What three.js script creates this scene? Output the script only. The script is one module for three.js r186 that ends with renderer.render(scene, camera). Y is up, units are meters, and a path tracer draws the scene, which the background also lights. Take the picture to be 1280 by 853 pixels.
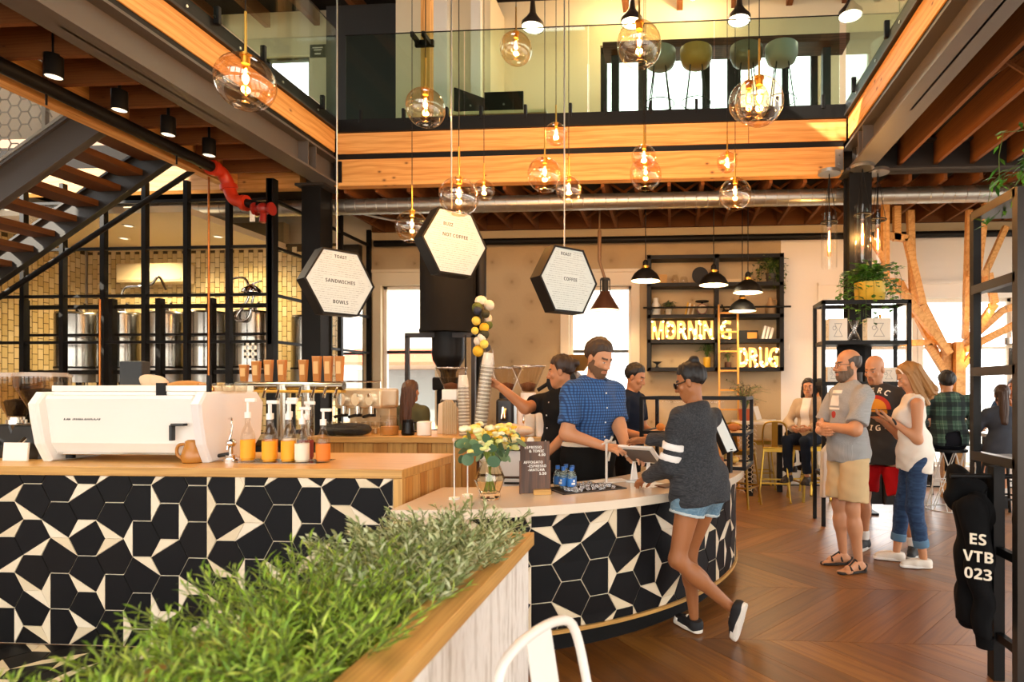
import * as THREE from 'three';
import { RoundedBoxGeometry } from 'three/addons/geometries/RoundedBoxGeometry.js';
import { mergeGeometries, toCreasedNormals } from 'three/addons/utils/BufferGeometryUtils.js';
import { FontLoader } from 'three/addons/loaders/FontLoader.js';
import { TextGeometry } from 'three/addons/geometries/TextGeometry.js';
import { RectAreaLightUniformsLib } from 'three/addons/lights/RectAreaLightUniformsLib.js';

// ---------------------------------------------------------------- camera, sky, sun, exposure
const scene = new THREE.Scene();
const camera = new THREE.PerspectiveCamera(2 * Math.atan(426.5 / 740) * 180 / Math.PI, 1280 / 853, 0.05, 200);
camera.position.set(0, 1.43, 0);
camera.rotation.y = Math.atan(0.066);
camera.setViewOffset(1280, 853, -151, -60.5, 1280, 853);   // shift lens, verticals stay upright
camera.focus = 4.2;
camera.userData.fStop = 2.8;
const renderer = new THREE.WebGLRenderer({ antialias: true });
renderer.toneMapping = THREE.LinearToneMapping;
renderer.toneMappingExposure = 1.0;
renderer.shadowMap.enabled = true;
RectAreaLightUniformsLib.init();
scene.background = new THREE.Color().setRGB(1.0, 0.995, 0.97);
scene.backgroundIntensity = 6.1;
const sun = new THREE.DirectionalLight(new THREE.Color().setRGB(1, 0.88, 0.7), 16);
sun.position.set(1.62 - 10.5, 4.3 + 8.25, -7.05 + 6.75);
sun.target.position.set(1.62, 4.3, -7.05);
sun.castShadow = true;
sun.shadow.mapSize.set(2048, 2048);
Object.assign(sun.shadow.camera, { left: -12, right: 12, top: 12, bottom: -12, near: 0.5, far: 50 });
sun.name = 'sun';
scene.add(sun, sun.target);

// ---------------------------------------------------------------- helpers
function rng(seed) { let a = seed >>> 0; return () => { a = (a + 0x6D2B79F5) | 0; let t = Math.imul(a ^ (a >>> 15), 1 | a); t = (t + Math.imul(t ^ (t >>> 7), 61 | t)) ^ t; return ((t ^ (t >>> 14)) >>> 0) / 4294967296; }; }
const V = (x, y, z) => new THREE.Vector3(x, y, z);
const lerp = (a, b, t) => a + (b - a) * t, clamp = (x, a = 0, b = 1) => Math.min(b, Math.max(a, x));
const sstep = (a, b, x) => { const t = clamp((x - a) / (b - a)); return t * t * (3 - 2 * t); };
const used = {};
function numbered(n) { used[n] = (used[n] || 0) + 1; return used[n] === 1 ? n : `${n}_${String(used[n] - 1).padStart(3, '0')}`; }
function tag(o, label, category, group, kind) {
  if (label) o.userData.label = label;
  if (category) o.userData.category = category;
  if (group) o.userData.group = group;
  if (kind) o.userData.kind = kind;
  return o;
}
function thing(name, label, category, p = [0, 0, 0], ry = 0, group, kind) {
  const o = new THREE.Group(); o.name = numbered(name); scene.add(o);
  o.position.set(...p); o.rotation.y = ry;
  return tag(o, label, category, group, kind);
}
function mesh(name, geo, mat, parent, p, r) {
  if (Array.isArray(geo)) geo = merge(geo);
  const m = new THREE.Mesh(geo, mat);
  m.castShadow = m.receiveShadow = true;
  if (parent) { m.name = name; parent.add(m); } else { m.name = numbered(name); scene.add(m); }
  if (p) m.position.set(...p);
  if (r) m.rotation.set(...r);
  return m;
}
const struct = (name, geo, mat, p, r) => tag(mesh(name, geo, mat, null, p, r), null, null, null, 'structure');
const solo = (name, label, cat, geo, mat, p, r, group) => tag(mesh(name, geo, mat, null, p, r), label, cat, group);
function copyOf(o, p, ry, label, group) {
  const c = o.clone(); c.name = numbered(o.name.replace(/_\d{3}$/, '')); c.userData = { ...o.userData }; scene.add(c);
  if (p) c.position.set(...p);
  if (ry !== undefined && ry !== null) c.rotation.y = ry;
  return tag(c, label, null, group);
}
function norm(g) {
  g = g.index ? g.toNonIndexed() : g;
  for (const k of Object.keys(g.attributes)) if (!['position', 'normal', 'uv'].includes(k)) g.deleteAttribute(k);
  if (!g.attributes.normal) g.computeVertexNormals();
  if (!g.attributes.uv) g.setAttribute('uv', new THREE.BufferAttribute(new Float32Array(g.attributes.position.count * 2), 2));
  g.clearGroups(); g.morphAttributes = {};
  return g;
}
function merge(list) { return list.length === 1 ? list[0] : mergeGeometries(list.map(norm)); }
// uv in metres, u along the grain axis
function muv(g, axis = 'x', du = 0, dv = 0) {
  g = norm(g);
  const p = g.attributes.position, n = g.attributes.normal, u = new Float32Array(p.count * 2);
  const ai = 'xyz'.indexOf(axis);
  for (let i = 0; i < p.count; i++) {
    const P = [p.getX(i), p.getY(i), p.getZ(i)], N = [Math.abs(n.getX(i)), Math.abs(n.getY(i)), Math.abs(n.getZ(i))];
    const face = N[0] > N[1] && N[0] > N[2] ? 0 : N[1] > N[2] ? 1 : 2;
    const rest = [0, 1, 2].filter((k) => k !== face);
    let a, b;
    if (rest.includes(ai)) { a = ai; b = rest.find((k) => k !== ai); } else { a = rest[0]; b = rest[1]; }
    u[2 * i] = P[a] + du; u[2 * i + 1] = P[b] + dv + face * 0.13;
  }
  g.setAttribute('uv', new THREE.BufferAttribute(u, 2));
  return g;
}
const T = (g, x = 0, y = 0, z = 0, rx = 0, ry = 0, rz = 0) => { if (rx) g.rotateX(rx); if (ry) g.rotateY(ry); if (rz) g.rotateZ(rz); return g.translate(x, y, z); };
// box centred in x and z, standing on y
function bx(w, h, d, x = 0, y = 0, z = 0, r = 0, axis) {
  const g = r ? new RoundedBoxGeometry(w, h, d, r > 0.012 ? 3 : 1, Math.min(r, w / 2.01, h / 2.01, d / 2.01)) : new THREE.BoxGeometry(w, h, d);
  const ax = axis || (w >= h && w >= d ? 'x' : h >= d ? 'y' : 'z');
  muv(g, ax, x * 1.7 + y * 0.3, z * 1.3 + y * 0.7);
  return norm(g).translate(x, y + h / 2, z);
}
// box from min corner to max corner
const bb = (x0, x1, y0, y1, z0, z1, r = 0, axis) => bx(Math.abs(x1 - x0), Math.abs(y1 - y0), Math.abs(z1 - z0), (x0 + x1) / 2, Math.min(y0, y1), (z0 + z1) / 2, r, axis);
function orient(g, p, q) { // geometry along +y centred on the origin, laid from p to q
  const a = V(...p), b = V(...q), d = b.clone().sub(a);
  g.applyQuaternion(new THREE.Quaternion().setFromUnitVectors(V(0, 1, 0), d.clone().normalize()));
  return g.translate((a.x + b.x) / 2, (a.y + b.y) / 2, (a.z + b.z) / 2);
}
const dist = (p, q) => Math.hypot(p[0] - q[0], p[1] - q[1], p[2] - q[2]);
const rod = (p, q, r, seg = 10, r2) => orient(norm(new THREE.CylinderGeometry(r2 ?? r, r, dist(p, q), seg)), p, q);
const bar = (p, q, w, d, r = 0) => orient(bx(w, dist(p, q), d, 0, -dist(p, q) / 2, 0, r, 'y'), p, q);
const cyl = (r, h, x = 0, y = 0, z = 0, seg = 24, r2) => norm(new THREE.CylinderGeometry(r2 ?? r, r, h, seg)).translate(x, y + h / 2, z);
const sph = (r, x = 0, y = 0, z = 0, s = 16, sx = 1, sy = 1, sz = 1) => norm(new THREE.SphereGeometry(r, s, Math.max(6, s * 0.7 | 0))).scale(sx, sy, sz).translate(x, y, z);
const lathe = (pts, x = 0, y = 0, z = 0, seg = 28) => norm(new THREE.LatheGeometry(pts.map((p) => new THREE.Vector2(...p)), seg)).translate(x, y, z);
function tube(pts, r, seg, rad = 8, closed = false) {
  const c = new THREE.CatmullRomCurve3(pts.map((p) => V(...p)), closed, 'centripetal');
  return norm(new THREE.TubeGeometry(c, seg || pts.length * 6, r, rad, closed));
}
function shapeOf(pts, holes = []) {
  const s = new THREE.Shape(pts.map((p) => new THREE.Vector2(...p)));
  for (const h of holes) s.holes.push(new THREE.Path(h.map((p) => new THREE.Vector2(...p))));
  return s;
}
const ext = (pts, depth, holes = [], bevel = 0) => norm(new THREE.ExtrudeGeometry(shapeOf(pts, holes), { depth, bevelEnabled: bevel > 0, bevelSize: bevel, bevelThickness: bevel, bevelSegments: 1, curveSegments: 16 }));
const rect = (x0, x1, y0, y1) => [[x0, y0], [x1, y0], [x1, y1], [x0, y1]];

// ---------------------------------------------------------------- noise and textures
function hash2(x, y, s) { let h = Math.imul(x | 0, 374761393) + Math.imul(y | 0, 668265263) + Math.imul(s | 0, 982451653); h = Math.imul(h ^ (h >>> 13), 1274126177); return ((h ^ (h >>> 16)) >>> 0) / 4294967296; }
function pn(x, y, px, py, s) {
  const x0 = Math.floor(x), y0 = Math.floor(y), fx = x - x0, fy = y - y0, u = fx * fx * (3 - 2 * fx), v = fy * fy * (3 - 2 * fy);
  const w = (a, m) => ((a % m) + m) % m;
  const a = hash2(w(x0, px), w(y0, py), s), b = hash2(w(x0 + 1, px), w(y0, py), s), c = hash2(w(x0, px), w(y0 + 1, py), s), d = hash2(w(x0 + 1, px), w(y0 + 1, py), s);
  return lerp(lerp(a, b, u), lerp(c, d, u), v);
}
function fbm(x, y, px, py, s, o = 4) { let a = 0, k = 0.5, f = 1; for (let i = 0; i < o; i++) { a += k * pn(x * f, y * f, px * f, py * f, s + i * 17); k *= 0.5; f *= 2; } return a / (1 - Math.pow(0.5, o)); }
const hex3 = (h) => [(h >> 16) & 255, (h >> 8) & 255, h & 255];
const mix3 = (a, b, t) => [lerp(a[0], b[0], t), lerp(a[1], b[1], t), lerp(a[2], b[2], t)];
function dataTex(w, h, fn, mw, mh, srgb = true) {
  const d = new Uint8Array(w * h * 4);
  for (let j = 0; j < h; j++) for (let i = 0; i < w; i++) { const c = fn(i / w, j / h), k = 4 * (j * w + i); d[k] = clamp(c[0], 0, 255); d[k + 1] = clamp(c[1], 0, 255); d[k + 2] = clamp(c[2], 0, 255); d[k + 3] = 255; }
  const t = new THREE.DataTexture(d, w, h, THREE.RGBAFormat);
  t.magFilter = THREE.LinearFilter; t.minFilter = THREE.LinearMipmapLinearFilter; t.wrapS = t.wrapT = THREE.RepeatWrapping;
  if (srgb) t.colorSpace = THREE.SRGBColorSpace;
  t.repeat.set(1 / mw, 1 / mh); t.needsUpdate = true;
  return t;
}
function canvasTex(w, h, draw, mw, mh, flip) {
  const c = document.createElement('canvas'); c.width = w; c.height = h;
  draw(c.getContext('2d'), w, h);
  const t = new THREE.CanvasTexture(c); t.colorSpace = THREE.SRGBColorSpace;
  t.wrapS = t.wrapT = THREE.RepeatWrapping; t.magFilter = THREE.LinearFilter;
  if (mw) t.repeat.set(1 / mw, 1 / mh);
  return t;
}
function woodTex(light, dark, seed, knots = 0, mw = 1.6, mh = 0.4, contrast = 1) {
  const L = hex3(light), D = hex3(dark), r = rng(seed), K = Array.from({ length: knots }, () => [r(), r(), 0.012 + r() * 0.012]);
  return dataTex(512, 256, (u, v) => {
    let w = 0, kn = 0;
    for (const [a, b, q] of K) { let du = Math.abs(u - a), dv = Math.abs(v - b); du = Math.min(du, 1 - du) * mw; dv = Math.min(dv, 1 - dv) * mh; const d = Math.hypot(du * 0.6, dv); kn += Math.exp(-d * d / (q * q * 0.35)); w += 0.25 * Math.exp(-d / (q * 2)); }
    const warp = fbm(u * 3, v * 4, 3, 4, seed, 3) * 1.6 + w;
    const ring = 0.5 + 0.5 * Math.sin((v * 7 + warp) * 6.2832);
    const fine = fbm(u * 8, v * 90, 8, 90, seed + 5, 2), big = fbm(u * 2, v * 3, 2, 3, seed + 9, 3);
    const t = clamp((ring * ring * 0.4 + (fine - 0.4) * 0.75 + (big - 0.5) * 0.7) * contrast + 0.15);
    return mix3(mix3(L, D, t), mix3(D, [30, 12, 4], 0.5), clamp(kn));
  }, mw, mh);
}
const S = (color, roughness = 0.6, extra = {}) => extra.specularIntensity !== undefined ? new THREE.MeshPhysicalMaterial({ color, roughness, ...extra }) : new THREE.MeshStandardMaterial({ color, roughness, ...extra });
const W = (tex, roughness = 0.5, color = 0xffffff, extra = {}) => new THREE.MeshStandardMaterial({ map: tex, color, roughness, ...extra });
const P = (o) => new THREE.MeshPhysicalMaterial(o);

const speckle = dataTex(256, 256, (u, v) => { const n = fbm(u * 24, v * 24, 24, 24, 3, 3) * 255; return [n, n, n]; }, 0.6, 0.6, false);
const clothBump = dataTex(256, 256, (u, v) => { const n = (0.5 + 0.25 * Math.sin(u * 6.2832 * 64) + 0.25 * Math.sin(v * 6.2832 * 64)) * 200 + 55 * fbm(u * 32, v * 32, 32, 32, 8, 2); return [n, n, n]; }, 0.12, 0.12, false);
const tGlulam = woodTex(0xe8b26c, 0xbf8038, 11, 5, 2.0, 0.55, 0.9);
const tOak = woodTex(0xd2a25a, 0xa87838, 23, 0, 1.4, 0.35, 0.9);
const tFloor = woodTex(0xb0803f, 0x74491e, 37, 3, 2.2, 0.6, 0.75);
const tWal = woodTex(0x6b452c, 0x36200f, 51, 0, 1.2, 0.3, 1);
const M = {
  glulam: W(tGlulam, 0.55, 0xffffff), oak: W(tOak, 0.38), oakDull: W(tOak, 0.6, 0xe6d2b0), walnut: W(tWal, 0.5),
  joist: W(tGlulam, 0.8, 0x866c4a), deck: W(tWal, 0.9, 0x362a22), tread: W(tOak, 0.55, 0x8a6c4c),
  black: S(0x100f0f, 0.5, { specularIntensity: 0.5 }), blackMatt: S(0x141312, 0.75, { specularIntensity: 0.4 }), charcoal: S(0x2b2a29, 0.6),
  steel: S(0x55504e, 0.5), steelDark: S(0x343131, 0.55, { metalness: 0.25 }),
  galv: S(0xa9a8a4, 0.32, { metalness: 0.9 }), inox: S(0xaaa69c, 0.2, { metalness: 1 }), chrome: S(0xe6e4e0, 0.08, { metalness: 1 }),
  brass: S(0xc79a45, 0.28, { metalness: 1 }), gold: S(0xb48f3a, 0.3, { metalness: 0.95 }),
  cream: S(0xe3d3b3, 0.85, { bumpMap: speckle, bumpScale: 0.0006 }), white: S(0xeee8de, 0.8, { bumpMap: speckle, bumpScale: 0.0006 }), gloss: S(0xf0ece4, 0.18),
  redPaint: S(0xc0341a, 0.35), soil: S(0x1d130c, 0.95), terracotta: S(0xb0552f, 0.7),
  pane: P({ color: 0xffffff, roughness: 0.02, transmission: 1, thickness: 0, ior: 1.3, specularIntensity: 0.6 }),
  guard: P({ color: 0xe4efe6, roughness: 0.01, transmission: 1, thickness: 0, ior: 1.5 }),
  glass: P({ color: 0xffffff, roughness: 0.01, transmission: 1, thickness: 0, ior: 1.5 }),
  bulbGlow: S(0xffc070, 0.4, { emissive: new THREE.Color().setRGB(1, 0.55, 0.2), emissiveIntensity: 22 }),
  lampWhite: S(0xfff4e0, 0.5, { emissive: new THREE.Color().setRGB(1, 0.86, 0.62), emissiveIntensity: 1.6 }),
  paper: S(0xf2ede2, 0.8), rubber: S(0x141312, 0.85), plasticBlack: S(0x121212, 0.3),
};
// ================================================================ STRUCTURE
const X0 = -9.2, X1 = 6.4, Z0 = -9.05, Z1 = 2.8, ROOF = 7.45, MEZ = 4.72, ZB = -7.05, XL = -4.2, XR = 2.03;
// ---- floor: chevron oak planks on a slab
{
  const fl = new THREE.Group(); fl.name = 'floor'; fl.userData.kind = 'structure'; scene.add(fl);
  mesh('floor_slab', bb(X0 - 0.2, X1 + 0.2, -0.2, -0.014, Z0 - 0.2, Z1 + 0.2), M.deck, fl);
  const tints = [0xe0cca8, 0xd0b890, 0xbca27c, 0xd8c09a, 0xc8ae88, 0xb0966e].map((c) => P({ map: tFloor, color: c, roughness: 0.42, clearcoat: 0.45, clearcoatRoughness: 0.3, bumpMap: speckle, bumpScale: 0.0004 }));
  const r = rng(5), D = 0.915, w = 0.225, gap = 0.0014, variants = [];
  const plankGeo = (dir, k) => {
    const s = dir * D * 0.85, g = ext([[gap, 0.0015], [w - gap, 0.0015], [w - gap + s, D - 0.0015], [gap + s, D - 0.0015]], 0.012);
    const p = g.attributes.position, uv = g.attributes.uv, len = Math.hypot(s, D);
    for (let i = 0; i < p.count; i++) { const x = p.getX(i), y = p.getY(i); uv.setXY(i, (x * s + y * D) / len + k * 0.37, (x * D - y * s) / len + k * 0.171); }
    return g.rotateX(-Math.PI / 2).translate(0, -0.012, 0); // local y goes to -z
  };
  for (const dir of [-1, 1]) for (let k = 0; k < 6; k++) variants.push(plankGeo(dir, k));
  const far = [[], [], [], [], [], []];
  let n = 0;
  for (let row = -3; row < 10; row++) {
    const z = -0.675 - row * D, dir = row & 1 ? 1 : -1, zc = -z + D / 2;
    const sh = dir > 0 ? 0 : D * 0.85;
    for (let i = Math.floor((X0 - 1) / w); i < X1 / w + 5; i++) {
      const x = i * w + sh + (row % 3) * 0.05, k = r() * 6 | 0, m = r() * 6 | 0, xm = x + dir * D * 0.42;
      if (xm < X0 + 0.45 || xm > X1 - 0.45 || z - D < Z0 - 0.5 || z > Z1) continue;
      const inView = z < -1.4 && xm > (zc < 3.3 ? -0.7 : zc < 5.2 ? -0.1 : -2.5) && xm < 0.66 * zc + 0.5 && n < 300;
      const g = variants[(dir < 0 ? 0 : 6) + k];
      if (inView) { mesh('floor_plank', g, tints[m], fl, [x, 0, z]); n++; } else far[m].push(g.clone().translate(x, 0, z));
    }
  }
  far.forEach((l, m) => { if (l.length) { const o = mesh('plank_field', l, tints[m], fl); o.userData.kind = 'stuff'; } });
}
// ---- outer walls with openings
const tPaper = canvasTex(512, 512, (c, w, h) => {
  c.fillStyle = '#d6c3a2'; c.fillRect(0, 0, w, h);
  const r = rng(4);
  for (let i = 0; i < 2600; i++) { c.fillStyle = `rgba(${90 + r() * 60 | 0},${70 + r() * 50 | 0},${40 + r() * 30 | 0},${r() * 0.07})`; c.fillRect(r() * w, r() * h, 2 + r() * 5, 1 + r() * 2); }
  const star = (x, y) => { for (let k = 0; k < 36; k++) { const a = k * Math.PI / 18; c.strokeStyle = 'rgba(110,86,54,.5)'; c.lineWidth = 1.6; c.beginPath(); c.moveTo(x + Math.cos(a) * 9, y + Math.sin(a) * 9); c.lineTo(x + Math.cos(a) * 122, y + Math.sin(a) * 122); c.stroke(); } c.fillStyle = 'rgba(90,70,42,.6)'; c.beginPath(); c.arc(x, y, 6, 0, 7); c.fill(); };
  for (const [x, y] of [[0, 0], [512, 0], [0, 512], [512, 512], [256, 256]]) star(x, y);
}, 0.62, 0.62);
const mPaper = W(tPaper, 0.85, 0xdcd4c6, { bumpMap: speckle, bumpScale: 0.001 });
const backHoles = [[-5.75, -4.86, 0.35, 3.1], [-4.56, -3.68, 0.75, 3.06], [-1.58, -0.62, 0.75, 3.02], [2.25, 3.55, 0.3, 2.78], [3.7, 5.0, 0.3, 2.78], [5.15, 6.1, 0.3, 2.78], [-1.1, 2.2, MEZ + 0.12, 6.72], [-6.5, -5.75, MEZ + 0.4, 6.75]];
{
  const h = (x0, x1) => backHoles.filter((q) => q[0] >= x0 && q[1] <= x1).map((q) => rect(...q));
  const gp = ext(rect(-4.74, 1.64, 0, 4.2), 0.2, backHoles.filter((q) => q[0] > -4.74 && q[1] < 1.64 && q[3] < 4).map((q) => rect(...q)));
  struct('wall_back', gp, mPaper, [0, 0, Z0 - 0.2]);
  const gw = ext(rect(1.64, X1 + 0.2, 0, 4.2), 0.2, backHoles.filter((q) => q[0] > 1.7 && q[3] < 4).map((q) => rect(...q)));
  struct('wall_back', gw, M.white, [0, 0, Z0 - 0.2]);
  struct('wall_back', ext(rect(X0 - 0.2, -4.74, 0, 4.2), 0.2, [rect(...backHoles[0])]), M.cream, [0, 0, Z0 - 0.2]);
  struct('wall_back', ext(rect(X0 - 0.2, X1 + 0.2, 4.2, ROOF), 0.2, [rect(...backHoles[6]), rect(...backHoles[7])]), M.cream, [0, 0, Z0 - 0.2]);
  // other three sides, with the shop's glazing behind and beside the viewer
  const sideHole = []; for (let i = 0; i < 5; i++) sideHole.push(rect(-8.6 + i * 2.2, -6.75 + i * 2.2, 0.35, 3.3), rect(-8.6 + i * 2.2, -6.75 + i * 2.2, MEZ + 0.5, 6.9));
  const gr = ext(rect(Z0 - 0.2, Z1 + 0.2, 0, ROOF), 0.2, sideHole.map((q) => q)); gr.rotateY(-Math.PI / 2);
  struct('wall_right', gr, M.white, [X1 + 0.2, 0, 0]);
  const gl = ext(rect(Z0 - 0.2, Z1 + 0.2, 0, ROOF), 0.2, [rect(-7.0, -4.9, 3.7, 6.9)]); gl.rotateY(-Math.PI / 2);
  struct('wall_left', gl, M.white, [X0, 0, 0]);
  const fh = []; for (let i = 0; i < 7; i++) fh.push(rect(-8.8 + i * 2.2, -7.2 + i * 2.2, 0.5, 3.0)); fh.push(rect(-8.8, -7.0, 5.2, 6.7), rect(-6.6, -4.6, 5.2, 6.7), rect(-4.0, -2.3, 4.2, 6.6), rect(-1.95, -0.25, 4.2, 6.6), rect(0.1, 1.8, 4.2, 6.6), rect(2.4, 4.1, 5.2, 6.7), rect(4.4, 6.1, 5.2, 6.7));
  struct('wall_front', ext(rect(X0 - 0.2, X1 + 0.2, 0, ROOF), 0.2, fh), M.white, [0, 0, Z1]);
}
// window frames, sashes and glass
let wn = 0;
function windowIn([x0, x1, y0, y1], z, sashes, opt = {}) {
  const g = new THREE.Group(); g.name = `window_${++wn}`; g.userData.kind = 'structure'; scene.add(g);
  const m = opt.dark ? M.black : S(0xe9e2d4, 0.5), f = opt.f || 0.05;
  mesh('window_frame', [bb(x0, x0 + f, y0, y1, z - 0.06, z), bb(x1 - f, x1, y0, y1, z - 0.06, z), bb(x0, x1, y1 - f, y1, z - 0.06, z), bb(x0, x1, y0, y0 + f, z - 0.06, z)], m, g);
  for (const [a, b, horiz] of sashes) mesh('sash_bar', horiz ? bb(x0 + f, x1 - f, a - b, a + b, z - 0.05, z - 0.01) : bb(a - b, a + b, y0 + f, y1 - f, z - 0.05, z - 0.01), opt.bar || m, g);
  mesh('pane', bb(x0 + f, x1 - f, y0 + f, y1 - f, z - 0.032, z - 0.028), M.pane, g);
  const cw = opt.casing > 1 ? 0.07 : 0.13;
  if (opt.casing) mesh('window_casing', [bb(x0 - cw, x0, y0, y1, z + 0.061, z + 0.1), bb(x1, x1 + cw, y0, y1, z + 0.061, z + 0.1), bb(x0 - cw, x1 + cw, y1, y1 + 0.2, z + 0.061, z + 0.11), bb(x0 - cw * 1.02, x1 + cw * 1.02, y1 + 0.2, y1 + 0.245, z + 0.061, z + 0.14), bb(x0 - cw, x1 + cw, y0 - 0.05, y0, z + 0.061, z + 0.15)], opt.cm || M.white, g);
  return g;
}
const ZW = Z0 - 0.06;
windowIn(backHoles[0], ZW, [[-5.3, 0.03], [2.0, 0.02, 1]], { dark: 1 });
windowIn(backHoles[1], ZW, [[2.02, 0.025, 1]], { casing: 1, cm: S(0xd9c9a8, 0.6), bar: M.charcoal });
windowIn(backHoles[2], ZW, [[2.02, 0.022, 1]], { casing: 1, cm: S(0xe0d4bd, 0.6), bar: M.charcoal });
for (const k of [3, 4, 5]) windowIn(backHoles[k], ZW, [[(backHoles[k][0] + backHoles[k][1]) / 2, 0.022], [2.05, 0.022, 1]], { casing: 2 });
windowIn(backHoles[6], ZW, [[-0.45, 0.07], [0.95, 0.1], [1.72, 0.05], [5.05, 0.04, 1]], { dark: 1, f: 0.1 });
windowIn(backHoles[7], ZW, [], { dark: 1 });
// ---- roof over everything, dark boarded, with joists
{
  const c = new THREE.Group(); c.name = 'ceiling'; c.userData.kind = 'structure'; scene.add(c);
  mesh('roof_deck', ext([[X0 - 0.2, -Z1 - 0.2], [X1 + 0.2, -Z1 - 0.2], [X1 + 0.2, -Z0 + 0.2], [X0 - 0.2, -Z0 + 0.2]], 0.2, [rect(-2.36, -1.45, 3.95, 4.95)]).rotateX(-Math.PI / 2).translate(0, ROOF, 0), M.deck, c); // skylight over the well
  for (let x = -8.9; x < 6.3; x += 0.82) if (x < -2.5 || x > -1.3) mesh('rafter', bb(x - 0.045, x + 0.045, ROOF - 0.24, ROOF, Z0, Z1), M.joist, c);
}
// ---- mezzanine floor slabs (also the ceiling of the lower storey) with joists and bridging
{
  const c = new THREE.Group(); c.name = 'ceiling_001'; c.userData.kind = 'structure'; scene.add(c);
  mesh('mezzanine_deck', bb(X0, X1, 4.2, MEZ - 0.13, Z0, ZB - 0.14), M.deck, c);
  mesh('mezzanine_deck', bb(-5.56, XL - 0.06, 4.34, MEZ - 0.13, ZB - 0.12, Z1), M.deck, c);
  mesh('mezzanine_deck', bb(X0, -5.56, 4.34, MEZ - 0.02, -4.5, Z1), M.deck, c);
  mesh('mezzanine_deck', bb(XR + 0.06, X1, 4.34, MEZ - 0.13, ZB - 0.12, Z1), M.deck, c);
  const mFloor = W(tOak, 0.5, 0xb89878);
  mesh('mezzanine_boards', [bb(X0, X1, MEZ - 0.13, MEZ - 0.02, Z0, ZB - 0.14), bb(-5.56, XL - 0.14, MEZ - 0.13, MEZ - 0.02, ZB - 0.14, Z1), bb(XR + 0.14, X1, MEZ - 0.13, MEZ - 0.02, ZB - 0.14, Z1)], mFloor, c);
  const jg = bb(-0.02, 0.02, 3.9, 4.2, Z0 + 0.045, ZB - 0.14, 0, 'z'), jr = bb(-0.02, 0.02, 4.02, 4.34, ZB + 0.02, Z1, 0, 'z'), jl = bb(-5.35, XL - 0.3, 4.02, 4.34, -0.02, 0.02, 0, 'x');
  for (let x = -4.5; x < 6.3; x += 0.406) mesh('joist', jg, M.joist, c, [x, 0, 0]);
  mesh('rim_joist', bb(-4.7, X1, 3.9, 4.2, Z0, Z0 + 0.045, 0, 'x'), M.joist, c);
  for (let x = 2.62; x < 6.3; x += 0.406) mesh('joist', jr, M.joist, c, [x, 0, 0]);
  for (let z = ZB + 0.3; z < 2.6; z += 0.406) mesh('joist', jl, M.joist, c, [0, 0, z]);
  for (let x = -4.5; x < 6.0; x += 0.406) for (const z of [-7.85, -8.55]) mesh('bridging', [bar([x + 0.02, 3.93, z], [x + 0.386, 4.17, z], 0.03, 0.02), bar([x + 0.02, 4.17, z + 0.03], [x + 0.386, 3.93, z + 0.03], 0.03, 0.02)], M.joist, c);
  for (let x = 2.62; x < 6.0; x += 0.406) for (const z of [-3.2, -5.2]) mesh('bridging', [bar([x + 0.02, 4.05, z], [x + 0.386, 4.3, z], 0.03, 0.02), bar([x + 0.02, 4.3, z + 0.03], [x + 0.386, 4.05, z + 0.03], 0.03, 0.02)], M.joist, c);
}
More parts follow.
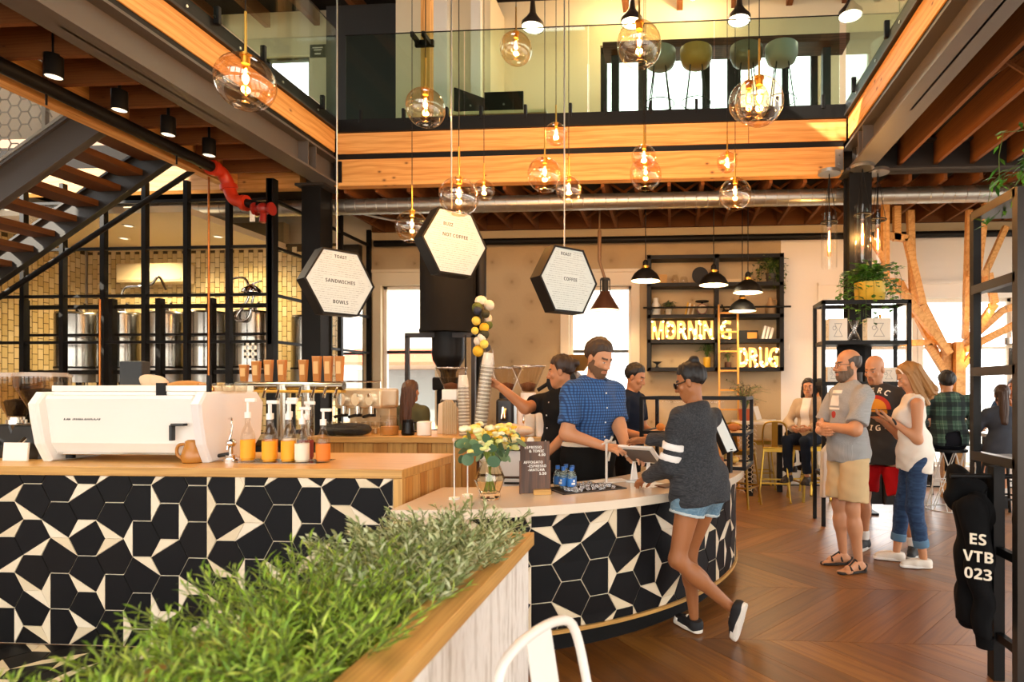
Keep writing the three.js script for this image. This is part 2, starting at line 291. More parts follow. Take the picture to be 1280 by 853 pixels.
// ---- steel and glulam round the open well
const iBeam = (z0, z1, xc, w, y0, y1) => [bb(xc - w / 2, xc + w / 2, y0, y0 + 0.025, z0, z1), bb(xc - w / 2, xc + w / 2, y1 - 0.025, y1, z0, z1), bb(xc - 0.01, xc + 0.01, y0, y1, z0, z1)];
function structG(name) { const g = new THREE.Group(); g.name = numbered(name); g.userData.kind = 'structure'; scene.add(g); return g; }
{
  for (const [xc, s] of [[-4.235, 1], [2.15, -1]]) {
    const g = structG('beam_steel');
    mesh('i_section', iBeam(ZB - 0.1, Z1, xc, 0.26, 3.95, 4.27), M.steel, g);
    for (const z of [-6.6, -6.45, -3.4, -3.28]) mesh('stiffener', bb(xc - 0.125, xc + 0.125, 3.975, 4.245, z - 0.008, z + 0.008), M.steel, g);
    const e = structG('beam_edge');
    mesh('glulam_rim', bb(xc + s * 0.02, xc + s * 0.115, 4.335, 4.595, ZB + 0.05, Z1, 0.004, 'z'), M.glulam, e);
    mesh('filler_plate', bb(xc - 0.1, xc + 0.1, 4.27, 4.335, ZB + 0.05, Z1), M.black, e);
    mesh('edge_channel', [bb(xc - 0.05, xc + s * 0.145, 4.595, 4.745, ZB + 0.05, Z1)], M.black, e);
    mesh('channel_lip', bb(xc + s * 0.145, xc + s * 0.16, 4.595, 4.62, ZB + 0.05, Z1), M.steelDark, e);
    for (let z = -6.6; z < 1.5; z += 0.62) mesh('bolt', rod([xc + s * 0.145, 4.67, z], [xc + s * 0.153, 4.67, z], 0.013, 8), M.galv, e);
  }
  const b = structG('beam_glulam');
  mesh('glulam_lower', bb(-4.16, 2.0, 3.94, 4.265, ZB - 0.13, ZB, 0.004, 'x'), M.glulam, b);
  mesh('glulam_lower', bb(X0, -4.6, 3.93, 4.24, ZB - 0.13, ZB, 0.004, 'x'), M.glulam, b);
  mesh('filler_plate', bb(-4.16, 2.0, 4.265, 4.335, ZB - 0.13, ZB - 0.015), M.black, b);
  mesh('glulam_rim', bb(-4.12, 0.9, 4.335, 4.59, ZB - 0.1, ZB, 0.004, 'x'), M.glulam, b);
  mesh('glulam_rim', bb(0.905, 2.03, 4.335, 4.59, ZB - 0.1, ZB, 0.004, 'x'), M.glulam, b);
  mesh('edge_channel', bb(-4.1, 2.02, 4.59, 4.745, ZB - 0.1, ZB + 0.03), M.black, b);
  mesh('hanger_plate', [bb(1.9, 1.99, 3.99, 4.23, ZB, ZB + 0.012), cyl(0.014, 0.02, 1.94, 4.05, ZB + 0.02, 8), cyl(0.014, 0.02, 1.94, 4.15, ZB + 0.02, 8)], M.galv, b);
  mesh('hanger_plate', bb(-4.16, -4.06, 3.98, 4.24, ZB, ZB + 0.012), M.black, b);
  const zb = structG('beam_glulam'); mesh('glulam', bb(-5.52, -5.39, 3.92, 4.24, ZB + 0.02, Z1, 0.004, 'z'), M.glulam, zb);
  const rb = structG('beam_steel'); mesh('i_section', iBeam(0, 4.4, 0, 0.2, 3.96, 4.3).map((g) => g.rotateY(Math.PI / 2).translate(2.1, 0, ZB)), M.steelDark, rb);
  // columns
  for (const [x0, x1, z0, z1] of [[-4.54, -4.3, ZB - 0.2, ZB + 0.06], [2.03, 2.28, ZB - 0.12, ZB + 0.12]]) {
    const c = structG('column_steel');
    const xc = (x0 + x1) / 2, zc = (z0 + z1) / 2;
    mesh('shaft', [bb(x0, x1, 0, 3.95, z1 - 0.025, z1), bb(x0, x1, 0, 3.95, z0, z0 + 0.025), bb(xc - 0.09, xc + 0.11, 0.001, 3.949, z0 + 0.012, z1 - 0.012)], M.black, c);
    mesh('base_plate', bb(x0 - 0.06, x1 + 0.06, 0, 0.025, z0 - 0.06, z1 + 0.06), M.black, c);
    mesh('cap_plate', bb(x0 - 0.05, x1 + 0.08, 3.92, 3.95, z0 - 0.02, z1 + 0.06), M.steelDark, c);
  }
}
// ---- glass guard rail of the mezzanine
{
  const post = [bb(-0.018, 0.018, -0.02, 0.14, -0.03, 0.02, 0.006)];
  const gp = structG('trim_glass_guard');
  const seams = [-4.02, -2.52, -1.0, 0.5, 1.96];
  for (let i = 0; i < 4; i++) {
    mesh('pane', bb(seams[i] + 0.008, seams[i + 1] - 0.008, MEZ + 0.02, 5.79, ZB - 0.012, ZB), M.guard, gp);
    for (const t of [0.14, 0.5, 0.86]) mesh('clamp', post[0].clone().translate(lerp(seams[i], seams[i + 1], t), MEZ, ZB + 0.02), M.black, gp);
  }
  mesh('top_wire', rod([-4.02, 5.8, ZB - 0.006], [1.96, 5.8, ZB - 0.006], 0.007, 8), M.black, gp);
  for (const x of [-4.06, 2.0]) {
    const g = structG('trim_glass_guard');
    for (let k = 0; k < 5; k++) { const z0 = ZB + 0.1 + k * 1.6; mesh('pane', bb(x - 0.006, x + 0.006, MEZ + 0.02, 5.79, z0 + 0.008, z0 + 1.592), M.guard, g); for (const t of [0.3, 1.3]) mesh('clamp', post[0].clone().rotateY(Math.PI / 2).translate(x, MEZ, z0 + t), M.black, g); }
    mesh('top_wire', rod([x, 5.8, ZB + 0.1], [x, 5.8, 1], 0.006, 8), M.black, g);
  }
  const wp = structG('column_timber'); mesh('post', bb(-3.17, -3.05, MEZ - 0.02, ROOF - 0.24, ZB - 0.36, ZB - 0.24, 0.004), M.glulam, wp);
  mesh('wire_bracket', [bb(-3.23, -2.99, 5.75, 5.83, ZB - 0.24, ZB - 0.2), bb(-3.2, -3.16, 5.76, 5.82, ZB - 0.2, ZB - 0.01), bb(-3.06, -3.02, 5.76, 5.82, ZB - 0.2, ZB - 0.01)], M.black, wp);
}
// ---- upper storey partitions
struct('wall_partition', [bb(-4.0, -2.6, MEZ - 0.02, ROOF - 0.24, -8.5, -8.35)], M.cream);
struct('trim_1', bb(-3.44, -3.2, MEZ - 0.02, ROOF - 0.24, -8.35, -8.25), M.white);
struct('trim_2', bb(-2.86, -2.72, MEZ - 0.02, ROOF - 0.24, -8.35, -8.27), M.white);
struct('wall_partition', bb(-2.66, -2.6, MEZ - 0.02, ROOF - 0.24, Z0, -8.5), M.cream);
struct('wall_partition', bb(-5.2, -4.0, MEZ - 0.02, ROOF - 0.24, -8.75, -8.6), M.charcoal);
// ---- stair along the left
{
  const st = thing('staircase', 'open-riser staircase of timber treads between grey steel stringers', 'staircase', [0, 0, 0]);
  const line = (x) => 3.3 + 0.636 * (x + 6.96); // underside of the stringers
  const prof = (x0, x1, h) => [[x0, line(x0)], [x1, line(x1)], [x1, line(x1) + h], [x0, line(x0) + h]];
  for (const [z, m] of [[-5.68, M.steel], [-6.5, M.charcoal]]) mesh('stringer', [ext(prof(-9.15, -5.5, 0.4), 0.02).translate(0, 0, z), ext(prof(-9.15, -5.5, 0.03), 0.08).translate(0, 0.37, z - 0.03), ext(prof(-9.15, -5.5, 0.03), 0.08).translate(0, 0, z - 0.03)], m, st);
  for (let k = 0; k < 13; k++) { const x = -5.72 - k * 0.272, y = line(x) + 0.17; mesh('tread', bb(x - 0.16, x + 0.14, y, y + 0.07, -6.48, -5.68, 0.004, 'z'), M.tread, st); }
  // hexagonal mesh guard on the near stringer
  const m = S(0xb9b4aa, 0.4, { metalness: 0.5 });
  const R = 0.075, hx = []; const a0 = Math.atan(0.636);
  for (let ci = Math.ceil(-9.1 / (R * 1.5)); ci * R * 1.5 < -5.5; ci++) { const x = ci * R * 1.5; for (let j = 8; j < 60; j++) {
    const yy = j * R * 1.732 + (ci & 1 ? R * 0.866 : 0); if (yy > line(x) + 1.33 || yy < line(x) + 0.46) continue;
    for (let k = 0; k < 3; k++) { const a = k * Math.PI / 3, b = a + Math.PI / 3; hx.push(bar([x + R * Math.cos(a), yy + R * Math.sin(a), -5.66], [x + R * Math.cos(b), yy + R * Math.sin(b), -5.66], 0.012, 0.006)); } } }
  const hm = mesh('hexagon_mesh', hx, m, st); hm.userData.kind = 'stuff';
  mesh('guard_frame', [ext(prof(-9.15, -5.5, 0.035), 0.04).translate(0, 0.43, -5.68), ext(prof(-9.15, -5.5, 0.035), 0.04).translate(0, 1.36, -5.68), ...[-8.6, -7.4, -6.42, -5.55].map((x) => bb(x - 0.02, x + 0.02, line(x) + 0.4, line(x) + 1.42, -5.69, -5.65))], m, st);
  mesh('handrail', rod([-9.15, line(-9.15) + 1.46, -5.6], [-5.5, line(-5.5) + 1.46, -5.6], 0.02), M.black, st);
  mesh('cable_tray', rod([-9.15, line(-9.15) - 0.16, -6.44], [-5.0, line(-5.0) - 0.32, -6.44], 0.03), M.black, st);
  mesh('landing_edge', bb(-5.56, -5.5, 4.28, 4.72, -6.52, -5.66), M.charcoal, st);
}
// ---- brew room: glazed screen, tiled walls, sloping soffit
{
  const g = structG('wall_glazed'); const zf = -6.7, xs = [-8.95, -8.42, -7.9, -7.387, -6.86, -6.33, -5.8, -5.27, -4.745], ys = [0.9, 2.0, 2.56, 3.13, 3.69];
  for (const x of xs) mesh('mullion', bb(x - 0.026, x + 0.026, 0, 3.93, zf - 0.06, zf), M.black, g);
  mesh('corner_post', bb(-4.79, -4.7, 0, 3.93, zf - 0.09, zf), M.black, g);
  for (const y of ys) mesh('transom', bb(-9, -4.745, y - 0.017, y + 0.017, zf - 0.05, zf - 0.01), M.black, g);
  for (let i = 0; i < xs.length - 1; i++) for (let j = 0; j < ys.length - 1; j++) mesh('pane', bb(xs[i] + 0.03, xs[i + 1] - 0.03, ys[j] + 0.02, ys[j + 1] - 0.02, zf - 0.032, zf - 0.028), M.pane, g);
  mesh('bottom_panel', bb(-9, -4.745, 0, 0.885, zf - 0.05, zf - 0.01), M.black, g);
  const s = structG('wall_glazed'); const zs = [-6.7, -7.45, -8.2, -9.0];
  for (const z of zs.slice(1)) mesh('mullion', bb(-4.775, -4.715, 0, 3.93, z - 0.026, z + 0.026), M.black, s);
  for (const y of ys) mesh('transom', bb(-4.765, -4.725, y - 0.017, y + 0.017, -9.02, -6.75), M.black, s);
  for (let i = 0; i < 3; i++) for (let j = 0; j < ys.length - 1; j++) mesh('pane', bb(-4.747, -4.743, ys[j] + 0.02, ys[j + 1] - 0.02, zs[i + 1] + 0.03, zs[i] - 0.05), M.pane, s);
  mesh('bottom_panel', bb(-4.765, -4.725, 0, 0.885, -9.0, -6.75), M.black, s);
  struct('ceiling', bb(-9.1, -5.9, 3.58, 3.66, -8.7, -6.8), M.cream);
  struct('wall_brew_room', bb(-9.15, -5.95, 0, 4.0, -8.85, -8.72), S(0xb79f72, 0.9));
  struct('ceiling', ext([[-5.9, 3.66], [-4.8, 3.66], [-4.8, 3.15], [-5.3, 2.6]], 0.1).translate(0, 0, -8.9), M.charcoal);
  const tw = structG('wall_tiled'); const mScreen = P({ color: 0xffffff, roughness: 0.02, transmission: 1, thickness: 0, ior: 1.3, specularIntensity: 0.2 }); g.traverse((q) => { if (q.name === 'pane') q.material = mScreen; }); s.traverse((q) => { if (q.name === 'pane') q.material = mScreen; }); const tm = [0xe3cf9f, 0xdcc692, 0xe9d7ab, 0xd6bf8a].map((c) => S(c, 0.25)); const r = rng(9);
  mesh('grout_bed', bb(-9.15, -5.0, 0.6, 3.66, -8.72, -8.712), S(0x54452c, 0.95), tw);
  const tg = bb(-0.0335, 0.0335, -0.071, 0.071, 0, 0.012), rest = [[], [], [], []]; let n = 0;
  for (let i = 0; i < 53; i++) for (let j = 0; j < 20; j++) { const x = -9.1 + i * 0.0775, y = 0.72 + j * 0.1525 + (i & 1 ? 0.076 : 0), m = r() * 4 | 0; if (y > 3.58) continue; const vis = x > -8.7 && x < -6.2 && y > 2.45 && n < 300; if (vis) { n++; mesh('tile', tg, tm[m], tw, [x, y, -8.712]); } else rest[m].push(tg.clone().translate(x, y, -8.712)); }
  for (let i = 0; i < 24; i++) for (let j = 0; j < 20; j++) { const y = 0.72 + j * 0.1525 + (i & 1 ? 0.076 : 0); if (y < 3.55) rest[r() * 4 | 0].push(tg.clone().rotateY(Math.PI / 2).translate(-9.19, y, -8.66 + i * 0.0775)); }
  mesh('grout_bed', bb(-9.2, -9.188, 0.6, 3.6, -8.7, -6.8), S(0x54452c, 0.95), tw);
  rest.forEach((l, m) => { const o = mesh('tile_field', l, tm[m], tw); o.userData.kind = 'stuff'; });
  for (const [x, z] of [[-7.75, -7.9], [-6.35, -7.9], [-7.1, -7.3]]) {
    const t = thing('recessed_downlight', 'small round downlight set in the brew room ceiling', 'light', [x, 3.58, z], 0, 'brew room downlights');
    mesh('trim_ring', lathe([[0.05, 0], [0.07, -0.004], [0.07, -0.012], [0.045, -0.012]]), M.white, t); mesh('lamp_face', cyl(0.046, 0.006, 0, -0.012, 0, 20), M.lampWhite, t);
    const l = new THREE.SpotLight(new THREE.Color().setRGB(1, 0.74, 0.38), 13, 0, 1.2, 0.7); l.position.set(0, -0.03, 0); l.target.position.set(0, -2, -0.4); l.castShadow = true; t.add(l, l.target); l.name = 'downlight_beam';
  }
}
// ---- ducts and pipes overhead
{
  const spiral = (x0, x1, y, z, r) => { const a = [rod([x0, y, z], [x1, y, z], r, 24)]; for (let x = x0 + 0.1; x < x1; x += 0.14) a.push(T(norm(new THREE.TorusGeometry(r + 0.001, 0.005, 5, 20)), x, y, z, 0, Math.PI / 2)); return a; };
  solo('spiral_duct', 'galvanised spiral duct running under the timber beam', 'duct', spiral(-8.9, 6.3, 3.79, -7.4, 0.1), M.galv);
  solo('sprinkler_pipe', 'thin black sprinkler pipe across the wallpapered back wall', 'pipe', [rod([-4.6, 3.69, -8.9], [6.3, 3.69, -8.9], 0.05, 12)], M.black);
  solo('crown_rail', 'cream cornice strip along the top of the back wall', 'trim', bb(-4.7, 6.3, 3.77, 3.885, Z0, Z0 + 0.05), S(0xc9b48c, 0.7));
  solo('main_pipe', 'thick black sprinkler main beside the timber beam above the stair', 'pipe', [rod([-5.2, 3.95, 2.5], [-5.2, 3.95, -6.4], 0.06, 16), ...[-1, -3, -4.6, -5.9].map((z) => rod([-5.2, 3.8, z], [-5.2, 4.02, z], 0.008, 6))], M.black);
  const f = thing('pipe_fitting', 'red painted grooved elbows and couplings on the sprinkler main', 'pipe fitting', [0, -0.05, 0.34]);
  mesh('elbow', tube([[-5.2, 4.0, -6.72], [-5.2, 3.99, -6.86], [-5.18, 3.9, -6.93], [-5.15, 3.78, -6.94], [-5.1, 3.7, -6.94], [-4.98, 3.66, -6.94]], 0.07, 30, 14), M.redPaint, f);
  for (const [p, q] of [[[-5.2, 4.0, -6.7], [-5.2, 4.0, -6.76]], [[-5.175, 3.87, -6.935], [-5.165, 3.82, -6.94]], [[-5.0, 3.66, -6.94], [-4.95, 3.655, -6.94]]]) mesh('coupling', rod(p, q, 0.092, 16), M.redPaint, f);
  mesh('drop_pipe', [rod([-4.97, 3.66, -6.94], [-4.7, 3.6, -6.94], 0.05, 14)], M.black, f);
  const v = thing('valve_fitting', 'dark red valve cluster with tag hanging from the pipe end', 'valve', [-4.72, 3.52, -6.56]);
  mesh('body', [sph(0.07), rod([-0.1, 0, 0], [0.1, 0, 0], 0.045, 12), rod([0, -0.05, 0], [0, -0.16, 0.02], 0.035, 12), rod([0.09, 0, 0], [0.11, 0, 0], 0.075, 14), rod([-0.11, 0, 0], [-0.09, 0, 0], 0.075, 14)], S(0x8c2018, 0.35), v);
  mesh('tag', bx(0.06, 0.13, 0.004, -0.12, -0.15, 0.02), M.paper, v);
  solo('conduit', 'thin galvanised conduit under the joists by the side window', 'pipe', [tube([[-4.6, 3.878, -7.62], [-4.4, 3.878, -7.8], [-4.0, 3.878, -8.3], [-3.4, 3.878, -8.3]], 0.02)], M.galv);
}
// street outside the windows
struct('ground_outside', bb(-60, 60, -0.35, -0.22, -70, 60), S(0x9a968c, 0.9));
{
  const b = thing('neighbour_building', 'pale building with red awning across the street', 'building', [-7.5, -0.22, -19]);
  mesh('wall', bb(-7, 5, 0, 5.5, -4, 0), S(0xcfc4b2, 0.9), b); mesh('awning', ext([[0, 3.0], [1.2, 2.5], [1.2, 2.4], [0, 2.6]], 6).rotateY(-Math.PI / 2).translate(3, 0, 0), S(0xb4553a, 0.8), b);
  mesh('shop_window', bb(-5, 2.5, 0.6, 2.3, 0, 0.04), S(0x777a78, 0.3), b);
}
// ================================================================ BAR, COUNTER, PLANTER
// hexagonal cement tiles: black pentagon with a pale triangle cut from one corner
const HF = 0.2, HR = HF / Math.sqrt(3), HXS = 0.94;
function clipPoly(poly, x0, x1, y0, y1) {
  const cut = (p, f, at) => { const o = []; for (let i = 0; i < p.length; i++) { const a = p[i], b = p[(i + 1) % p.length], fa = f(a), fb = f(b); if (fa >= 0) o.push(a); if ((fa >= 0) !== (fb >= 0)) { const t = fa / (fa - fb); o.push([lerp(a[0], b[0], t), lerp(a[1], b[1], t)]); } } return o; };
  poly = cut(poly, (p) => p[0] - x0); if (poly.length) poly = cut(poly, (p) => x1 - p[0]);
  if (poly.length) poly = cut(poly, (p) => p[1] - y0); if (poly.length) poly = cut(poly, (p) => y1 - p[1]);
  return poly;
}
function prismOf(poly, t, map) { // convex polygon in (u, v) lifted by t and placed with map(u, v, w)
  const pos = []; const P3 = (p, w) => map(p[0], p[1], w);
  const tri = (a, b, c) => pos.push(...a, ...b, ...c);
  for (let i = 1; i < poly.length - 1; i++) tri(P3(poly[0], t), P3(poly[i], t), P3(poly[i + 1], t));
  for (let i = 0; i < poly.length; i++) { const a = poly[i], b = poly[(i + 1) % poly.length]; tri(P3(a, 0), P3(b, 0), P3(b, t)); tri(P3(a, 0), P3(b, t), P3(a, t)); }
  const g = new THREE.BufferGeometry(); g.setAttribute('position', new THREE.Float32BufferAttribute(pos, 3)); g.computeVertexNormals();
  return norm(g);
}
const areaOf = (p) => Math.abs(p.reduce((s, a, i) => { const b = p[(i + 1) % p.length]; return s + a[0] * b[1] - a[1] * b[0]; }, 0) / 2);
const inset = (poly, d) => { const cx = poly.reduce((s, p) => s + p[0], 0) / poly.length, cy = poly.reduce((s, p) => s + p[1], 0) / poly.length; return poly.map(([x, y]) => { const l = Math.hypot(x - cx, y - cy) || 1; return [x - (x - cx) / l * d, y - (y - cy) / l * d]; }); };
const mTileB = [0x0d0d10, 0x100e0f, 0x0b0c0f].map((c) => S(c, 0.5, { bumpMap: speckle, bumpScale: 0.0003, specularIntensity: 0.35 })), mTileW = [0xe6d6b8, 0xdccaa8, 0xeadcc2].map((c) => S(c, 0.5));
const mGrout = S(0xe4d6b8, 0.9);
function hexTiles(parent, box, map, seed, skip) {
  const [x0, x1, y0, y1] = box, r = rng(seed), cx = HR * 1.5 * HXS;
  for (let i = Math.floor(x0 / cx) - 1; i <= Math.ceil(x1 / cx) + 1; i++) for (let j = Math.floor(y0 / HF) - 1; j <= Math.ceil(y1 / HF) + 1; j++) {
    const ux = i * cx, vy = j * HF + (i & 1 ? HF / 2 : 0), k = r() * 6 | 0, c = r() * 3 | 0;
    if (skip && skip(ux, vy)) continue;
    const v = Array.from({ length: 6 }, (_, q) => { const a = q * Math.PI / 3; return [ux + HR * Math.cos(a) * HXS, vy + HR * Math.sin(a)]; });
    const pent = [0, 2, 3, 4, 5].map((q) => v[(k + q) % 6]), triA = [0, 1, 2].map((q) => v[(k + q) % 6]);
    const a = clipPoly(inset(pent, 0.0038), x0, x1, y0, y1), b = clipPoly(inset(triA, 0.0018), x0, x1, y0, y1);
    let base = parent;
    if (a.length > 2 && areaOf(a) > 2e-5) base = mesh('tile', prismOf(a, 0.007, map), mTileB[c], parent);
    if (b.length > 2 && areaOf(b) > 2e-5) mesh(base === parent ? 'tile' : 'pale_corner', prismOf(b, 0.0068, map), mTileW[c], base);
  }
}
// ---- bar with oak top, tiled front and oak end
const BZ = -3.1, BX = -1.44, BT = 1.0;
{
  const t = thing('bar_counter', 'tall bar with oak top and black and cream hexagon tile front', 'counter', [0, 0, 0]);
  mesh('carcass', [bb(-6.2, BX - 0.05, 0, BT - 0.05, BZ - 0.72, BZ - 0.012)], M.walnut, t);
  mesh('tile_bed', bb(-6.2, BX - 0.06, 0, BT - 0.05, BZ - 0.012, BZ), mGrout, t);
  hexTiles(t, [-6.2, BX - 0.062, 0.005, BT - 0.052], (u, v, w) => [u, v, BZ + w], 21);
  mesh('bar_top', [bb(-6.2, BX, BT - 0.05, BT, BZ - 0.78, BZ + 0.02, 0.004, 'x')], M.oak, t);
  mesh('end_upright', bb(BX - 0.05, BX, 0, BT - 0.05, BZ - 0.02, BZ + 0.02, 0.003, 'y'), M.oak, t);
  for (let k = 0; k < 8; k++) mesh('end_board', bb(BX - 0.05, BX, 0, BT - 0.05, BZ - 0.022 - k * 0.095, BZ - 0.113 - k * 0.095, 0.003, 'y'), k & 1 ? M.oak : M.oakDull, t);
  // tiled apron let into the floor in front of the bar
  const fl = scene.getObjectByName('floor');
  hexTiles(fl, [-4.9, -1.6, -3.08, -1.9], (u, v, w) => [u, 0.001 + w * 0.5, v], 33, (u, v) => v > -2.72 && (hash2(Math.round(u * 31), Math.round(v * 37), 5) < (v + 2.85) * 1.6));
}
// ---- curved till counter
const CX = -1.42, CZ = -4.87, CR = 1.93;
const polar = (r, a, y = 0) => [CX + r * Math.cos(a), y, CZ + r * Math.sin(a)];
function ringGeo(r0, r1, y0, y1, a0, a1, n = 48) {
  const pts = []; for (let i = 0; i <= n; i++) { const a = lerp(a0, a1, i / n); pts.push([CX + r1 * Math.cos(a), -(CZ + r1 * Math.sin(a))]); }
  for (let i = n; i >= 0; i--) { const a = lerp(a0, a1, i / n); pts.push([CX + r0 * Math.cos(a), -(CZ + r0 * Math.sin(a))]); }
  return ext(pts, y1 - y0).rotateX(-Math.PI / 2).translate(0, y0, 0);
}
{
  const t = thing('till_counter', 'low curved counter with pale stone top and hexagon tile front', 'counter', [0, 0, 0]);
  const a0 = -0.12, a1 = 1.565;
  mesh('plinth', ringGeo(1.36, CR - 0.1, 0, 0.13, a0, a1), M.blackMatt, t);
  mesh('carcass', ringGeo(1.36, CR - 0.006, 0.13, 0.775, a0, a1), mGrout, t);
  hexTiles(t, [a0 * CR, a1 * CR, 0.152, 0.775], (u, v, w) => { const a = u / CR; return [CX + (CR - 0.006 + w) * Math.cos(a), v, CZ + (CR - 0.006 + w) * Math.sin(a)]; }, 44);
  mesh('oak_strip', ringGeo(CR - 0.03, CR + 0.015, 0.13, 0.15, a0, a1), M.oak, t);
  mesh('stone_top', ringGeo(1.3, CR + 0.06, 0.775, 0.825, a0 - 0.02, a1, 64), S(0xe2d2ba, 0.16, { bumpMap: speckle, bumpScale: 0.0002 }), t);
  mesh('end_trim', [bar(polar(CR + 0.01, a0 - 0.005, 0.13), polar(CR + 0.01, a0 - 0.005, 0.775), 0.05, 0.03)], M.galv, t);
}
// ---- raised herb planter
{
  const t = thing('herb_planter', 'long planter box with oak rim and pale grained sides', 'planter', [0, 0, 0]);
  const tStone = dataTex(256, 512, (u, v) => { const a = fbm(u * 3 + v, v * 26, 3, 26, 6, 4), b = fbm(u * 20, v * 60, 20, 60, 7, 2), c = clamp((a - 0.45) * 3) * 0.5 + (b - 0.5) * 0.35; return mix3([238, 233, 224], [176, 164, 146], clamp(c)); }, 0.5, 0.6);
  const mSide = W(tStone, 0.6, 0xffffff, { bumpMap: speckle, bumpScale: 0.001 });
  const side = (x, s) => muv(ext(rect(-2.14, -0.3, 0, 0.852), 0.02).rotateY(-Math.PI / 2).translate(x, 0, 0), 'y');
  mesh('side_panel', side(-0.53, 1), mSide, t); mesh('side_panel', side(-0.95, 1), mSide, t);
  mesh('end_panel', muv(bb(-0.97, -0.53, 0, 0.852, -2.16, -2.14), 'y'), mSide, t);
  for (const [x0, x1] of [[-0.615, -0.51], [-0.99, -0.885]]) mesh('rim_board', bb(x0, x1, 0.852, 0.9, -2.17, -0.3, 0.003, 'z'), M.oak, t);
  mesh('rim_board', bb(-0.885, -0.615, 0.852, 0.9, -2.17, -2.08, 0.003, 'x'), M.oak, t);
  mesh('soil', bb(-0.95, -0.55, 0.7, 0.8, -2.13, -0.32), M.soil, t);
}
// herbs
function leafBatch() { return { p: [], c: [], add(b, d, up, len, w, col) { // bent blade of two quads
  const s = d.clone().cross(up).normalize().multiplyScalar(w / 2), m = b.clone().addScaledVector(d, len * 0.5).addScaledVector(up, len * 0.06), e = b.clone().addScaledVector(d, len).addScaledVector(up, -len * 0.08);
  const L = m.clone().sub(s), R = m.clone().add(s);
  for (const q of [b, R, L, L, R, e]) { this.p.push(q.x, q.y, q.z); this.c.push(col.r, col.g, col.b); } },
geo() { const g = new THREE.BufferGeometry(); g.setAttribute('position', new THREE.Float32BufferAttribute(this.p, 3)); g.setAttribute('color', new THREE.Float32BufferAttribute(this.c, 3)); g.computeVertexNormals(); return g; } }; }
const mLeaf = new THREE.MeshPhysicalMaterial({ color: 0xffffff, vertexColors: true, roughness: 0.6, side: THREE.DoubleSide, transmission: 0.25, thickness: 0 });
const mLeafThick = new THREE.MeshStandardMaterial({ color: 0xffffff, vertexColors: true, roughness: 0.45, side: THREE.DoubleSide });
function herb(label, p, seed, o) {
  const t = thing(o.name, label, 'plant', p, 0, 'herbs in the planter'), r = rng(seed), L = leafBatch(), st = [];
  for (let i = 0; i < o.stems; i++) {
    const a = r() * 6.283, lean = Math.sqrt(r()) * o.spread, h = o.h * (0.65 + 0.45 * r()), br = Math.sqrt(r()) * o.base, bd = V(Math.cos(a) * lean, 1, Math.sin(a) * lean * 0.8).normalize();
    const b0 = V(Math.cos(a) * br, 0, Math.sin(a) * br), pts = []; for (let k = 0; k <= 3; k++) { const q = k / 3; pts.push(b0.clone().addScaledVector(bd, h * q).add(V(bd.x * h * q * q * 0.35, -h * q * q * 0.12 * lean, bd.z * h * q * q * 0.35))); }
    st.push(tube(pts.map((q) => [q.x, q.y, q.z]), 0.0016, 4, 3));
    const n = o.leaves;
    for (let k = 0; k < n; k++) {
      const q = 0.18 + 0.82 * k / n, ii = Math.min(2, Math.floor(q * 3)), f = q * 3 - ii, pos = pts[ii].clone().lerp(pts[ii + 1], f), dir = pts[ii + 1].clone().sub(pts[ii]).normalize();
      const ang = k * 2.4 + r() * 0.8, side = V(Math.cos(ang), 0, Math.sin(ang)), d = side.multiplyScalar(o.out).addScaledVector(dir, 0.75).normalize();
      const col = new THREE.Color(o.cols[r() * o.cols.length | 0]).multiplyScalar(0.8 + 0.4 * r());
      L.add(pos, d, dir.clone().addScaledVector(V(0, 1, 0), 0.2).normalize(), o.len * (0.7 + 0.5 * r()) * (1 - 0.35 * q), o.w, col);
    }
  }
  mesh('stems', st, S(0x6d7a3a, 0.7), t).userData.kind = 'stuff';
  mesh('foliage', L.geo(), mLeaf, t).userData.kind = 'stuff';
}
{
  const lav = { name: 'lavender_plant', stems: 55, leaves: 26, h: 0.25, spread: 0.85, base: 0.06, out: 0.9, len: 0.055, w: 0.0085, cols: [0xa6b07a, 0xbec796, 0x8c9c60, 0xd2d8ae, 0x98a870] };
  const dill = { name: 'tarragon_plant', stems: 60, leaves: 22, h: 0.27, spread: 0.9, base: 0.07, out: 0.8, len: 0.06, w: 0.005, cols: [0x90b42a, 0xaccc40, 0x769c2a, 0xc6d85c, 0x98bc36] };
  const L1 = 'grey-green lavender with narrow woolly leaves in the planter', L2 = 'feathery bright green tarragon in the planter';
  [[-0.83, -1.98], [-0.7, -1.97], [-0.86, -1.78], [-0.7, -1.78], [-0.8, -1.58], [-0.69, -1.56]].forEach(([x, z], i) => herb(L1, [x, 0.8, z], 60 + i, lav));
  [[-0.88, -1.42], [-0.76, -1.36], [-0.88, -1.22], [-0.75, -1.16], [-0.9, -1.04], [-0.78, -0.96], [-0.95, -0.86], [-0.84, -0.78]].forEach(([x, z], i) => herb(L2, [x, 0.8, z], 80 + i, { ...dill, h: i > 3 ? 0.19 : 0.25 }));
}
